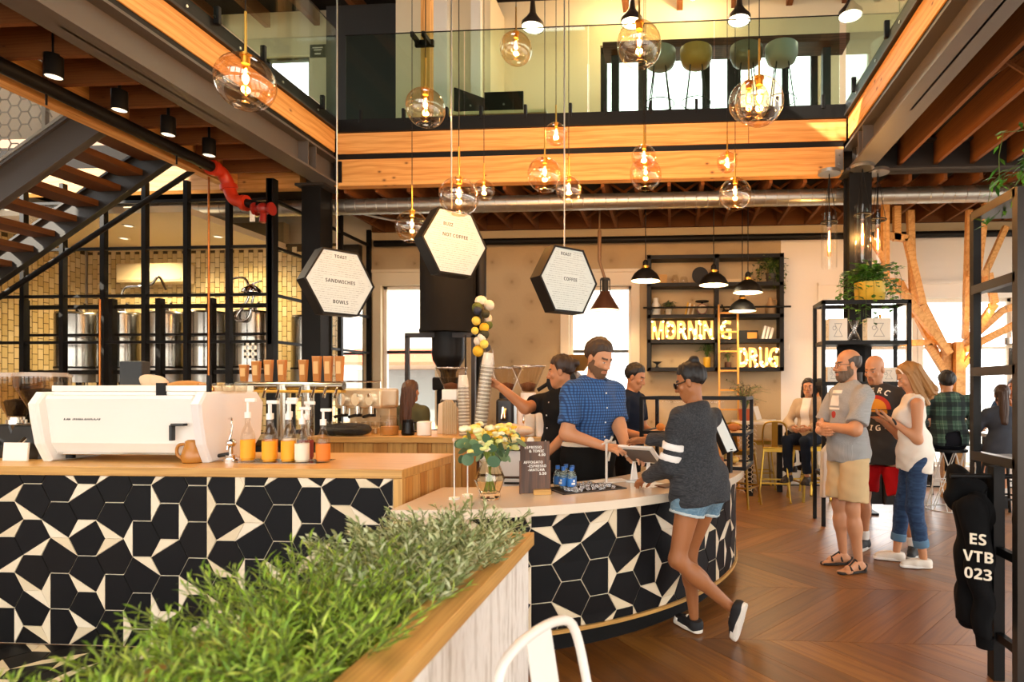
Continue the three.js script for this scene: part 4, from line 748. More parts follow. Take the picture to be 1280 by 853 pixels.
{ const t = thing('pitcher_row', 'short dark ribbed steel pitcher between jar and white canister', 'pitcher', [-2.24, KT, -4.9]); mesh('body', lathe([[0.001, 0], [0.05, 0], [0.055, 0.02], [0.045, 0.12], [0.05, 0.13], [0.047, 0.13], [0.042, 0.02]], 0, 0, 0, 20), S(0x1b1a1a, 0.25, { metalness: 0.6 }), t); mesh('handle', tube([[0.05, 0.11, 0], [0.09, 0.1, 0], [0.09, 0.04, 0], [0.055, 0.03, 0]], 0.007), M.black, t); }
solo('white_canister', 'plain white canister on the back bar', 'canister', [lathe([[0.001, 0], [0.055, 0], [0.06, 0.01], [0.06, 0.11], [0.05, 0.12], [0.001, 0.12]], 0, 0, 0, 22)], M.gloss, [-2.09, KT, -4.88]);
solo('paper_bag', 'white paper bag with window leaning beside cup stacks', 'bag', [ext([[-0.08, 0], [0.08, 0], [0.085, 0.2], [0.02, 0.3], [-0.07, 0.25]], 0.1, [], 0.006).translate(0, 0, -0.05)], S(0xdcc8a8, 0.8), [-1.97, KT + 0.007, -5.1], [0, 0.3, 0]);
{ const t = thing('straw_dispenser', 'tall clear dispenser of stacked straws on the back bar', 'dispenser', [-1.87, KT, -4.92]); mesh('case', [bx(0.12, 0.3, 0.1, 0, 0, 0, 0.004)], mClear, t); for (let k = 0; k < 6; k++) mesh('straw', rod([-0.045 + k * 0.018, 0.01, 0.02], [-0.045 + k * 0.018, 0.28, 0.02], 0.006, 8), S(0xd2c2a4, 0.5), t); mesh('cap', bx(0.13, 0.09, 0.11, 0, 0.3, 0, 0.01), M.paper, t); }
// cup stacks in sleeves
const mRimA = S(0xece4d4, 0.6), mRimB = S(0xa89c88, 0.6);
function cupStack(p, h, tilt, label, parentHand) {
  const t = thing('cup_stack', label, 'cup stack', p); t.rotation.z = tilt;
  const n = Math.round(h / 0.014);
  for (let k = 0; k < n; k++) mesh('cup_rim', lathe([[0.037, k * 0.014], [0.046, k * 0.014 + 0.003], [0.046, k * 0.014 + 0.008], [0.037, k * 0.014 + 0.014]], 0, 0, 0, 18), k % 2 ? mRimA : mRimB, t);
  mesh('top_cup', lathe([[0.043, h], [0.034, h + 0.09], [0.001, h + 0.092]], 0, 0, 0, 18), S(0xf0e8da, 0.6), t);
  mesh('plastic_sleeve', lathe([[0.05, 0], [0.052, h * 0.6], [0.05, h], [0.03, h + 0.11], [0.006, h + 0.14]], 0, 0, 0, 18), P({ color: 0xf8f6f2, roughness: 0.08, transmission: 1, thickness: 0, ior: 1.4 }), t);
}
cupStack([-1.74, KT, -4.88], 0.42, 0.03, 'tall sleeve of paper cups standing on the back bar');
cupStack([-1.4, 1.16, -4.26], 0.45, -0.11, 'tall sleeve of paper cups held by the barista in black');
for (const [x, z, h] of [[-1.18, -4.86, 0.16], [-1.1, -4.9, 0.22], [-1.07, -4.82, 0.14]]) solo('paper_cup_pile', 'short pile of white paper cups behind the barista in black', 'cup stack', lathe([[0.001, 0], [0.042, 0], [0.046, 0.01], ...Array.from({ length: 8 }, (_, k) => [k & 1 ? 0.046 : 0.043, h * (k + 1) / 9]), [0.034, h + 0.06], [0.001, h + 0.06]], 0, 0, 0, 18), S(0xeee6d8, 0.6), [x, KT, z], null, 'short cup piles');
solo('pastry_bag', 'bag of wrapped pastries lying on the back bar end', 'bag', [sph(0.13, 0, 0.05, 0, 18, 1.2, 0.42, 0.7), sph(0.09, 0.14, 0.045, 0.02, 14, 1, 0.45, 0.7)], P({ color: 0xe2cdb2, roughness: 0.3, clearcoat: 0.6 }), [-1.36, KT + 0.005, -4.84]);
solo('blender_base', 'black blender jug behind the barista in black', 'blender', [cyl(0.06, 0.1, 0, 0, 0, 20), lathe([[0.045, 0.1], [0.065, 0.24], [0.06, 0.25]], 0, 0, 0, 20), cyl(0.064, 0.02, 0, 0.24, 0, 20)], S(0x241d18, 0.3), [-1.08, KT, -5.2]);
// tall bulk grinders with clear funnels
function bulkGrinder(p, label, m) {
  const t = thing('bulk_grinder', label, 'coffee grinder', p, 0.1);
  mesh('body', [bx(0.17, 0.3, 0.22, 0, 0, 0, 0.03), cyl(0.07, 0.06, 0, 0.3, 0, 20)], m, t);
  mesh('funnel', lathe([[0.05, 0.36], [0.06, 0.38], [0.145, 0.58], [0.15, 0.6]], 0, 0, 0, 28), P({ color: 0xf0e8de, roughness: 0.05, transmission: 1, thickness: 0 }), t);
  mesh('funnel_rim', T(norm(new THREE.TorusGeometry(0.15, 0.006, 8, 28)), 0, 0.6, 0, Math.PI / 2), M.chrome, t);
  mesh('beans', lathe([[0.001, 0.37], [0.05, 0.375], [0.075, 0.44], [0.001, 0.46]], 0, 0, 0, 22), S(0x5a3216, 0.7), t);
  mesh('chute', rod([0, 0.2, 0.1], [0, 0.1, 0.17], 0.03, 12), M.chrome, t);
}
bulkGrinder([-1.3, KT, -5.3], 'white bulk grinder with clear funnel behind the raised arm', S(0xe8ddd0, 0.3));
bulkGrinder([-2.16, KT, -5.68], 'dark bulk grinder with brown funnel beside the dark-haired woman', S(0x2a211c, 0.3));
bulkGrinder([-1.6, KT, -5.65], 'dark bulk grinder with clear funnel beside the black post', S(0x1a1918, 0.3));
{ // work table carrying them
  const t = thing('work_table', 'dark work table behind the back bar carrying the grinders', 'table', [0, 0, 0]);
  mesh('top', bb(-2.32, -1.42, KT - 0.05, KT, -6.4, -5.52), M.charcoal, t); for (const x of [-2.28, -1.46]) for (const z of [-6.35, -5.56]) mesh('leg', bb(x - 0.03, x + 0.03, 0, KT - 0.05, z - 0.03, z + 0.03), M.black, t);
}
{ // black roaster tower: drum, cone, grinder body and frame
  const t = thing('roaster_tower', 'tall matt black drum and cone of the roaster under steel frame', 'roaster', [-2.41, 0, -6.25]);
  mesh('drum', [cyl(0.29, 1.0, 0, 2.05, 0, 40), cyl(0.3, 0.03, 0, 2.04, 0, 40)], M.blackMatt, t);
  mesh('frame', [bb(-0.42, 0.34, 1.98, 2.03, 0.1, 0.14), bb(-0.42, -0.38, KT, 2.0, 0.1, 0.14), bb(0.3, 0.34, KT, 2.0, 0.1, 0.14)], M.steelDark, t);
  mesh('hopper_cone', lathe([[0.06, 1.58], [0.16, 1.74], [0.17, 1.8], [0.17, 2.04]], 0, 0, 0, 30), M.black, t);
  mesh('side_pole', [rod([0.33, KT, -0.1], [0.33, 3.0, -0.1], 0.055, 16), rod([0.24, KT, 0.14], [0.24, 2.0, 0.14], 0.01, 8)], M.black, t);
  mesh('grinder_body', [bx(0.26, 0.14, 0.26, 0, 1.42, 0, 0.02), cyl(0.08, 0.06, 0, 1.55, 0, 20), bx(0.2, 0.38, 0.2, 0, KT, -0.02, 0.01)], M.blackMatt, t);
}
{ // roaster machine dark mass beside man bun
  const t = thing('roaster_machine', 'black drum roaster with round door and lever behind the baristas', 'roaster', [-0.98, 0, -6.0]);
  mesh('cabinet', bx(0.8, 1.35, 0.5, 0, 0, 0, 0.02), M.blackMatt, t); mesh('drum', [rod([-0.1, 1.5, -0.2], [-0.1, 1.5, 0.25], 0.15, 28)], M.black, t);
  mesh('door', rod([-0.1, 1.5, 0.25], [-0.1, 1.5, 0.29], 0.1, 24), M.steelDark, t); mesh('lever', rod([-0.1, 1.46, 0.3], [0.02, 1.3, 0.33], 0.012, 8), M.chrome, t);
  mesh('bean_funnel', lathe([[0.06, 1.62], [0.14, 1.74], [0.15, 1.78]], 0.02, 0, -0.05, 22), S(0xb98a4a, 0.4, { metalness: 0.7 }), t); mesh('arm', rod([-0.35, 1.42, 0.2], [0.0, 1.66, 0.1], 0.02, 10), M.black, t);
}
{ // flower wall vase on the pole
  const t = thing('flower_garland', 'yellow blooms and dark berries hanging on the black pole', 'flowers', [-1.82, 1.9, -5.6]); const r = rng(17);
  for (let k = 0; k < 16; k++) mesh('bloom', sph(0.035 + r() * 0.03, (r() - 0.5) * 0.14, k * 0.032 - 0.1, (r() - 0.5) * 0.12, 10), S([0xe8b92a, 0xf0d860, 0x3a3a22, 0x2a3550, 0xe8e0d0, 0x55622a][r() * 6 | 0], 0.7), t);
  mesh('stalk', tube([[0, -0.85, 0], [0.02, -0.3, 0], [0, 0.35, 0]], 0.012), S(0x5a4a2a, 0.8), t);
}
// ---- till counter goods
const CT = 0.825;
{
  const t = thing('flower_vase', 'faceted glass vase of yellow flowers and eucalyptus', 'vase of flowers', [-1.0, CT, -3.2]);
  mesh('vase', toCreasedNormals(lathe([[0.001, 0.004], [0.05, 0], [0.06, 0.01], [0.058, 0.035], [0.085, 0.11], [0.05, 0.2], [0.06, 0.215], [0.056, 0.215], [0.046, 0.2], [0.08, 0.11], [0.05, 0.04], [0.001, 0.03]], 0, 0, 0, 9), 0.3), P({ color: 0xfaf2dc, roughness: 0.01, transmission: 1, thickness: 0.02, ior: 1.45 }), t);
  const r = rng(71), st = []; for (let k = 0; k < 22; k++) { const a = r() * 6.28, q = r(); st.push(tube([[Math.cos(a) * 0.03, 0.045, Math.sin(a) * 0.03], [-Math.cos(a) * 0.012, 0.2, -Math.sin(a) * 0.012], [-Math.cos(a) * 0.1 * q, 0.34, -Math.sin(a) * 0.1 * q]], 0.0028, 8, 5)); }
  mesh('stems', st, S(0x7f9434, 0.6), t);
  for (let k = 0; k < 85; k++) {
    const a = r() * 6.28, q = Math.sqrt(r()) * 0.16, y = 0.31 + r() * 0.13 - q * 0.3, s = k < 14 ? 0.032 : 0.011 + r() * 0.014, c = [0xf4d23a, 0xf7e27a, 0xf0e6b0, 0xe8b020, 0xdde08a, 0xf8efc8][r() * 6 | 0], g = [];
    for (let j = 0; j < 9; j++) { const b = j * 0.7, l = 0.4 + 0.6 * (j / 9); g.push(sph(s * 0.5, Math.cos(b) * s * l * 0.7, s * 0.7 * (1 - l), Math.sin(b) * s * l * 0.7, 7, 1, 0.85, 1)); }
    mesh('bloom', merge(g).rotateX((r() - 0.5) * 1.2).translate(Math.cos(a) * q, y, Math.sin(a) * q), S(c, 0.7), t);
  }
  const leafShape = new THREE.CircleGeometry(1, 12), gm = [0x5b7a5a, 0x6f9068, 0x47684a].map((c) => S(c, 0.55, { side: THREE.DoubleSide }));
  for (let k = 0; k < 44; k++) { const a = r() * 6.28, q = 0.07 + r() * 0.12, s = 0.022 + r() * 0.018; mesh('eucalyptus_leaf', norm(leafShape.clone()).scale(s, s * 0.9, 1).rotateX(-1 + r() * 1.4).rotateY(a + 1.57 + (r() - 0.5)).translate(Math.cos(a) * q, 0.22 + r() * 0.13, Math.sin(a) * q), gm[k % 3], t); }
}
for (const [x, z] of [[-1.2, -3.2], [-1.16, -3.3]]) { const t = thing('rod_stand', 'thin white metal rod stand beside the flower vase', 'stand', [x, CT, z], 0, 'thin white rod stands'); mesh('rod', rod([0, 0, 0], [0, 0.32, 0], 0.0038, 8), M.white, t); mesh('base', cyl(0.03, 0.008, 0, 0, 0, 18), M.white, t); mesh('knob', sph(0.012, 0, 0.325, 0, 10), S(0xe7c3a4, 0.5), t); }
{ // special menu easel
  const t = thing('menu_easel', 'dark wooden easel menu lettered with espresso specials', 'sign', [-0.8, CT, -3.42], 0.25);
  const lean = -0.2;
  mesh('board', bx(0.17, 0.3, 0.012, 0, 0, 0, 0.002).rotateX(lean).translate(0, 0.004, 0.04), M.walnut, t);
  for (const x of [-0.09, 0.078]) mesh('rear_strut', ext([[0, 0], [0.13, 0], [0.02, 0.19], [0.0, 0.19]], 0.012).rotateY(Math.PI / 2).translate(x, 0, 0.03), M.walnut, t);
  mesh('foot_block', bx(0.1, 0.03, 0.035, 0.04, 0, 0.07, 0.003), M.oak, t);
  const lines = [['ESPRESSO', -0.01, 0.265], ['& TONIC', 0.01, 0.243], ['4.00', 0.04, 0.221], ['AFFOGATO', -0.01, 0.178], ['-ESPRESSO', 0.012, 0.156], ['-MATCHA', 0.008, 0.134], ['5.50', 0.045, 0.112]];
  for (const [s, x, y] of lines) mesh('lettering', text3(s, 0.0155, 0.0015).translate(x, y, 0.0065).rotateX(lean).translate(0, 0.004, 0.04), M.paper, t);
  mesh('yellow_bloom', sph(0.018, -0.075, 0.31, 0.0, 12), S(0xf0b31e, 0.6), t);
}
{ // chilled bottles in an ice bin let into the counter
  const b = thing('ice_bin', 'black steel ice bin let into the till counter', 'ice bin', [-0.52, CT, -3.58], 0.6);
  mesh('bin', [bb(-0.2, 0.2, -0.05, 0.004, -0.12, 0.12, 0.002)], M.blackMatt, b); mesh('rim', [bb(-0.21, 0.21, 0, 0.006, 0.115, 0.13), bb(-0.21, 0.21, 0, 0.006, -0.13, -0.115), bb(-0.21, -0.195, 0, 0.006, -0.13, 0.13), bb(0.195, 0.21, 0, 0.006, -0.13, 0.13)], M.steelDark, b);
  const r = rng(3), c = []; for (let k = 0; k < 40; k++) c.push(T(bx(0.025, 0.02, 0.025, 0, 0, 0, 0.005), (r() - 0.5) * 0.3, 0.002 + r() * 0.008, (r() - 0.5) * 0.2, r(), r() * 3, 0)); mesh('ice', c, P({ color: 0xffffff, roughness: 0.05, transmission: 0.8, thickness: 0.01 }), b).userData.kind = 'stuff';
  for (const [x, z] of [[-0.7, -3.6], [-0.655, -3.545], [-0.6, -3.52], [-0.66, -3.66], [-0.61, -3.6]]) {
    const t = thing('water_bottle', 'small blue-labelled water bottle with blue cap in ice bin', 'bottle', [x, CT + 0.006, z], x * 20, 'blue water bottles in the ice bin');
    mesh('bottle', lathe([[0.001, 0], [0.024, 0.002], [0.026, 0.01], [0.026, 0.07], [0.02, 0.09], [0.011, 0.105], [0.011, 0.112]], 0, 0, 0, 18), mWater, t);
    mesh('label', lathe([[0.0265, 0.018], [0.0268, 0.066]], 0, 0, 0, 18), S(0x2a6fb8, 0.4), t); mesh('cap', cyl(0.0135, 0.022, 0, 0.11, 0, 14), S(0x1c5fae, 0.4), t);
    mesh('wave_mark', [bx(0.022, 0.012, 0.002, 0, 0.03, 0.0262), bx(0.012, 0.012, 0.002, 0.004, 0.046, 0.0262)], M.paper, t);
  }
}
{ // till tablet on its stand
  const t = thing('till_tablet', 'white tablet till tilted on a stand facing the barista', 'tablet', [-0.2, CT, -3.86], 2.65);
  mesh('stand', [bx(0.16, 0.012, 0.12, 0, 0, 0, 0.004), ...[-0.055, 0.055].map((x) => ext([[-0.05, 0], [0.03, 0], [0.0, 0.12], [-0.02, 0.12]], 0.012).rotateY(Math.PI / 2).translate(x, 0.01, 0.0))], M.gloss, t);
  const s = mesh('case', bx(0.26, 0.19, 0.016, 0, -0.06, 0, 0.006).rotateX(-0.9).translate(0, 0.16, 0.02), M.gloss, t); mesh('back_plate', bx(0.2, 0.14, 0.004, 0, -0.04, -0.01).rotateX(-0.9).translate(0, 0.16, 0.02), S(0x5b5048, 0.5), s);
}
for (const [x, z, r, m, s] of [[-0.42, -3.88, 0.5, 'paper', 1], [-0.14, -3.72, 0.9, 'paper', 0.8]]) solo('paper_sheet', s > 0.9 ? 'white paper sheet lying by the till tablet' : 'smaller paper slip lying before the customer', 'paper', [bx(0.2 * s, 0.002, 0.14 * s), bx(0.2 * s, 0.002, 0.14 * s, 0.02, 0.0022, 0.02)], M.paper, [x, CT + 0.001, z], [0, r, 0]);
solo('wood_tray', 'thin walnut tray on the till counter before the customer', 'tray', bx(0.26, 0.01, 0.1, 0, 0, 0, 0.003), M.walnut, [0.02, CT, -3.74], [0, 0.75, 0]);
{ const t = thing('cord_post', 'slim pale metal post beside the till tablet', 'stand', [-0.42, CT, -3.79]); mesh('post', rod([0, 0, 0], [0, 0.26, 0], 0.008, 10), S(0xdcd2c4, 0.4), t); mesh('head', [sph(0.016, 0, 0.27, 0, 10), rod([-0.03, 0.25, 0], [0.03, 0.28, 0], 0.006)], S(0xdcd2c4, 0.4), t); mesh('foot', cyl(0.035, 0.01, 0, 0, 0, 18), S(0xdcd2c4, 0.4), t); }
// pastry case with sloping sign
{
  const t = thing('pastry_case', 'black framed glass pastry case at the counter end', 'display case', [0.2, 0, -4.75], -0.25);
  const fr = (x, y0, y1, z) => bb(x - 0.014, x + 0.014, y0, y1, z - 0.014, z + 0.014);
  mesh('frame', [fr(-0.4, CT, 1.36, 0.2), fr(0.4, CT, 1.36, 0.2), fr(-0.4, CT, 1.36, -0.25), fr(0.4, CT, 1.36, -0.25), ...[CT, 1.08, 1.35].flatMap((y) => [bb(-0.41, 0.41, y, y + 0.025, 0.185, 0.215), bb(-0.41, 0.41, y, y + 0.025, -0.265, -0.235), bb(-0.415, -0.385, y, y + 0.025, -0.25, 0.2), bb(0.385, 0.415, y, y + 0.025, -0.25, 0.2)])], M.black, t);
  mesh('shelf', [bb(-0.39, 0.39, 1.08, 1.095, -0.24, 0.19), bb(-0.39, 0.39, CT + 0.002, CT + 0.012, -0.24, 0.19)], M.oak, t);
  mesh('pane', bb(-0.39, 0.39, CT + 0.03, 1.34, 0.198, 0.202), M.pane, t);
  const r = rng(8);
  for (let k = 0; k < 12; k++) { const y = k < 6 ? 1.096 : CT + 0.013, x = -0.3 + (k % 6) * 0.12; solo('pastry', k < 6 ? 'golden pastry on the upper shelf of the display case' : 'golden pastry on the bottom shelf of the display case', 'pastry', [sph(0.045, 0, 0.03, 0, 14, 1.1, 0.7, 0.8), sph(0.03, 0.03, 0.03, 0.01, 10, 1, 0.8, 0.8)], S([0xc07a2c, 0xd99a3c, 0xa85f22, 0xe0b050][r() * 4 | 0], 0.6), [0.2 + x * 0.97, y, -4.75 + x * 0.25 + 0.03 - (k % 3) * 0.07], [0, r() * 3, 0], k < 6 ? 'pastries upper shelf' : 'pastries bottom shelf'); }
}
{
  const t = thing('slanted_sign', 'white back-tilted notice panel in a black frame behind the customer', 'sign', [0.42, 0.98, -4.3], 0.9);
  mesh('panel', bx(0.14, 0.32, 0.03, 0, 0, 0, 0.006).rotateX(-0.5), S(0xe2ecec, 0.15), t); mesh('frame', [bx(0.012, 0.34, 0.04, 0.076, -0.01, 0).rotateX(-0.5), bx(0.012, 0.34, 0.04, -0.076, -0.01, 0).rotateX(-0.5)], M.black, t);
  mesh('post', [bb(-0.015, 0.015, -0.15, 0.02, -0.02, 0.01)], M.black, t);
}
// ================================================================ BREW TANKS
{
  const xs = [-7.78, -7.19, -6.58, -5.98, -5.39, -4.98];
  const names = ['at the stair end of the row', 'second from the stair end', 'third from the stair end', 'third from the window end', 'second from the window end', 'at the window end of the row'];
  xs.forEach((x, i) => {
    const z = i === 5 ? -7.8 : -7.3, t = thing('brew_tank', `polished steel brew tank, ${names[i]}`, 'tank', [x, 0.9, z], 0, 'polished brew tanks');
    const r = i === 5 ? 0.2 : 0.25;
    mesh('shell', lathe([[0.001, 0.62], [r - 0.03, 0.62], [r, 0.66], [r, 1.5], [r - 0.01, 1.53], [0.001, 1.56]], 0, 0, 0, 48), M.inox, t);
    mesh('band', lathe([[r + 0.002, 0.8], [r + 0.006, 0.805], [r + 0.006, 0.82], [r + 0.002, 0.825]], 0, 0, 0, 48), M.black, t);
    mesh('skirt', lathe([[r + 0.004, 0.62], [r + 0.004, 0.8]], 0, 0, 0, 48), S(0xb5b0a6, 0.35, { metalness: 1 }), t);
    mesh('outlet', [rod([0, 0.62, 0], [0, 0.4, 0], 0.04, 14), rod([0, 0.45, 0], [0, 0.45, 0.2], 0.02, 10)], M.inox, t);
    mesh('lid_fitting', [cyl(0.05, 0.05, 0, 1.55, 0, 16), rod([0, 1.58, 0], [0.08, 1.66, 0], 0.014, 8)], M.chrome, t);
    for (const a of [0.8, 2.4, 4, 5.5]) mesh('leg', bb(-0.02, 0.02, -0.9, 0.64, -0.02, 0.02).translate(Math.cos(a) * (r - 0.03), 0, Math.sin(a) * (r - 0.03)), M.black, t);
  });
  const t = thing('tank_frame', 'black steel frame standing before the brew tanks', 'frame', [0, 0, 0]);
  for (const x of [-8.17, -6.99, -6.355, -5.68]) mesh('post', bb(x - 0.035, x + 0.035, 0, 2.56, -7.0, -6.93), M.black, t);
  for (const y of [1.62, 2.44]) mesh('rail', bb(-8.2, -4.85, y, y + 0.05, -7.0, -6.95), M.black, t);
  mesh('rail', bb(-8.2, -4.85, 2.1, 2.13, -7.0, -6.96), M.black, t);
  solo('process_pipe', 'bent chrome pipework above the brew tanks', 'pipe', [tube([[-7.0, 2.62, -7.1], [-6.95, 2.72, -7.1], [-6.6, 2.76, -7.1], [-6.5, 2.86, -7.1], [-6.4, 2.7, -7.1]], 0.016), tube([[-5.6, 2.55, -7.1], [-5.55, 2.8, -7.1], [-5.35, 2.82, -7.1], [-5.3, 2.6, -7.1], [-5.4, 2.3, -7.0], [-5.25, 2.3, -7.0], [-5.2, 2.6, -7.05]], 0.016)], M.chrome);
  solo('copper_riser', 'thin copper pipe rising before the brew room glass', 'pipe', [rod([-5.42, 0, -6.6], [-5.42, 3.93, -6.6], 0.011, 8)], S(0xc0763a, 0.3, { metalness: 0.9 }));
  solo('copper_riser', 'second thin copper pipe nearer the stair before the glass', 'pipe', [rod([-6.78, 0, -6.6], [-6.78, 2.5, -6.6], 0.011, 8)], S(0xc0763a, 0.3, { metalness: 0.9 }));
  solo('wall_lamp_dome', 'polished dome lamp at the glazed corner', 'lamp', [lathe([[0.02, 0.1], [0.1, 0.04], [0.11, 0], [0.1, 0]], 0, 0, 0, 22), rod([0, 0.1, 0], [0.12, 0.14, 0], 0.01)], M.chrome, [-4.98, 2.58, -6.72]);
  solo('glass_emblem', 'small white emblem on the brew tank glass', 'sign', [bx(0.16, 0.03, 0.004, 0, 0.15, 0), bx(0.03, 0.18, 0.004, -0.065, 0, 0), bx(0.03, 0.18, 0.004, 0.0, 0, 0), bx(0.03, 0.18, 0.004, 0.065, 0, 0), bx(0.16, 0.03, 0.004, 0, 0.07, 0), bx(0.16, 0.03, 0.004, 0, 0, 0)], M.paper, [-4.98, 1.8, -6.695]);
  solo('air_unit', 'cream wall-hung air unit on the tiled wall', 'air conditioner', [bx(1.1, 0.3, 0.22, 0, 0, 0, 0.03), bx(1.0, 0.03, 0.02, 0, 0.04, 0.11)], S(0xe6d6b2, 0.5), [-7.9, 3.05, -8.58]);
}
// ================================================================ WALL SHELF WITH LIT LETTERS
{
  const z0 = Z0 + 0.02, z1 = Z0 + 0.3, t = thing('shelf_unit', 'black metal wall shelf carrying lit letters and plants', 'shelf', [0, 0, 0]);
  for (const x of [-0.34, 0.66, 1.6]) mesh('upright', bb(x - 0.03, x + 0.03, 1.7, 3.42, z0, z1), M.black, t);
  for (const y of [1.7, 2.115, 2.48, 2.95, 3.36]) mesh('shelf_board', bb(-0.36, 1.63, y, y + 0.055, z0, z1), M.black, t);
  mesh('ladder_rail', rod([-0.42, 2.63, z1 + 0.05], [1.72, 2.63, z1 + 0.05], 0.014, 10), M.black, t);
  for (const x of [-0.3, 0.66, 1.58]) mesh('rail_bracket', bb(x - 0.012, x + 0.012, 2.6, 2.65, z1 - 0.02, z1 + 0.05), M.black, t);
  const l = thing('library_ladder', 'slim golden library ladder leaning on the shelf rail', 'ladder', [0, 0, 0]);
  for (const x of [0.68, 0.95]) mesh('stile', bar([x, 0, z1 + 0.24], [x, 2.66, z1 + 0.09], 0.026, 0.05), S(0xd99a3a, 0.45), l);
  for (let k = 0; k < 9; k++) { const y = 0.3 + k * 0.28, f = y / 2.66; mesh('rung', bar([0.68, y, lerp(z1 + 0.24, z1 + 0.09, f)], [0.95, y, lerp(z1 + 0.24, z1 + 0.09, f)], 0.024, 0.04), S(0xd99a3a, 0.45), l); }
  // marquee letters
  const mGlow = S(0xffd88a, 0.5, { emissive: new THREE.Color().setRGB(1, 0.62, 0.12), emissiveIntensity: 0.5 });
  const letters = (word, x0, y, h, w, ends) => {
    [...word].forEach((ch, i) => {
      const g = text3(ch, h * 0.98, 0.05), b = new THREE.Box3().setFromBufferAttribute(g.attributes.position), ww = b.max.x - b.min.x, cw = ends[i][1] - ends[i][0];
      g.scale(cw / ww, h / (b.max.y - b.min.y), 1); const x = (ends[i][0] + ends[i][1]) / 2;
      const o = thing('marquee_letter', `lit yellow marquee letter ${ch} of the word ${word.toLowerCase()}`, 'letter', [x, y + h / 2, z0 + 0.14], 0, `lit letters of the word ${word.toLowerCase()}`);
      if (word === 'MORNING' && ch === 'N') o.userData.label = i === 3 ? 'lit yellow letter N between R and I of morning' : 'lit yellow letter N between I and G of morning';
      mesh('face', g.clone(), mGlow, o); mesh('case', g.clone().scale(1.05, 1.03, 0.9).translate(0, 0, -0.012), M.brass, o);
      const r = rng(i + word.length * 9), pts = []; const n = 9; const gp = g.attributes.position;
      for (let k = 0; k < n; k++) { const q = (r() * gp.count) | 0; pts.push(sph(0.012, gp.getX(q) * 0.9, gp.getY(q) * 0.92, 0.056, 8)); } mesh('bulb', pts, M.bulbGlow, o).userData.kind = 'stuff';
      const li = new THREE.PointLight(new THREE.Color().setRGB(1, 0.65, 0.2), 0.05); li.position.set(0, 0, 0.1); li.castShadow = true; li.name = 'letter_light'; o.add(li);
    });
  };
  letters('MORNING', 0, 2.172, 0.28, 1, [[-0.3, -0.12], [-0.1, 0.06], [0.08, 0.22], [0.24, 0.38], [0.4, 0.44], [0.46, 0.61], [0.72, 0.88]]);
  letters('DRUG', 0, 1.757, 0.29, 1, [[0.98, 1.12], [1.135, 1.275], [1.29, 1.415], [1.425, 1.565]]);
  // ornaments
  const zc = (z0 + z1) / 2; const it = (n, lab, cat, g, m, x, y, grp) => solo(n, lab, cat, g, m, [x, y, zc], null, grp);
  it('wooden_radio', 'small wooden radio with round speaker on the top shelf', 'radio', [bx(0.2, 0.14, 0.12, 0, 0, 0, 0.01), rod([0, 0.07, 0.055], [0, 0.07, 0.066], 0.04, 18)], S(0xb58a4a, 0.6), -0.17, 3.006);
  for (const [x, k] of [[0.05, 'taller'], [0.18, 'shorter']]) it('glass_jar', `${k} round glass jar on the top shelf`, 'jar', lathe([[0.001, 0], [0.05, 0], [0.06, 0.03], [0.055, 0.09], [0.035, k === 'taller' ? 0.14 : 0.11]], 0, 0, 0, 20), mClear, x, 3.006);
  it('round_clock', 'round black clock on the top shelf behind a lamp', 'clock', [rod([0, 0.13, -0.03], [0, 0.13, 0.03], 0.12, 26), bx(0.08, 0.03, 0.06)], M.black, 0.42, 3.006);
  it('book_stack', 'flat pile of pale books on the top shelf', 'book', [bx(0.24, 0.03, 0.16), bx(0.22, 0.025, 0.15, 0.01, 0.03, 0)], S(0xcdb690, 0.8), 0.9, 3.006);
  it('milk_can', 'white milk can on the third shelf', 'can', lathe([[0.001, 0], [0.065, 0], [0.07, 0.02], [0.07, 0.16], [0.04, 0.2], [0.042, 0.26], [0.001, 0.27]], 0, 0, 0, 22), S(0xd8d4c8, 0.4), -0.24, 2.536);
  for (let k = 0; k < 4; k++) { const b = it('leaning_book', ['yellow', 'white', 'tan', 'cream'][k] + '-backed book leaning beside the kitchen scale', 'book', bx(0.022, 0.19 - k * 0.012, 0.13), S([0xd8a52a, 0xe8e0cc, 0xb98a4a, 0xded0b0][k], 0.7), 0.2 + k * 0.034, 2.536); b.rotation.z = -0.22; }
  { const s = thing('kitchen_scale', 'old kitchen scale with round dial and top pan', 'scale', [0.45, 2.536, zc]); mesh('dial', rod([0, 0.09, 0.0], [0, 0.09, 0.05], 0.08, 24), S(0x8a4a2a, 0.4), s); mesh('face', rod([0, 0.09, 0.05], [0, 0.09, 0.054], 0.066, 24), S(0xcdb894, 0.6), s); mesh('pan', [cyl(0.1, 0.015, 0, 0.2, 0, 24), cyl(0.015, 0.04, 0, 0.165, 0, 10)], M.black, s); mesh('base', bx(0.12, 0.02, 0.1), M.black, s); }
  it('toy_tractor', 'dark cast model on the third shelf', 'ornament', [bx(0.16, 0.05, 0.06, 0, 0.03, 0, 0.01), rod([-0.06, 0.04, -0.04], [-0.06, 0.04, 0.04], 0.035, 14), rod([0.06, 0.03, -0.04], [0.06, 0.03, 0.04], 0.025, 14), rod([-0.05, 0.08, 0], [-0.09, 0.16, 0], 0.012, 8)], M.black, 0.83, 2.536);
  it('stoneware_jug', 'pale stoneware jug near the shelf end', 'jug', [lathe([[0.001, 0], [0.07, 0], [0.085, 0.06], [0.075, 0.15], [0.03, 0.2], [0.032, 0.25], [0.001, 0.25]], 0, 0, 0, 22), tube([[0.03, 0.22, 0], [0.08, 0.22, 0], [0.08, 0.15, 0]], 0.01)], S(0xb9966a, 0.6), 1.46, 2.536);
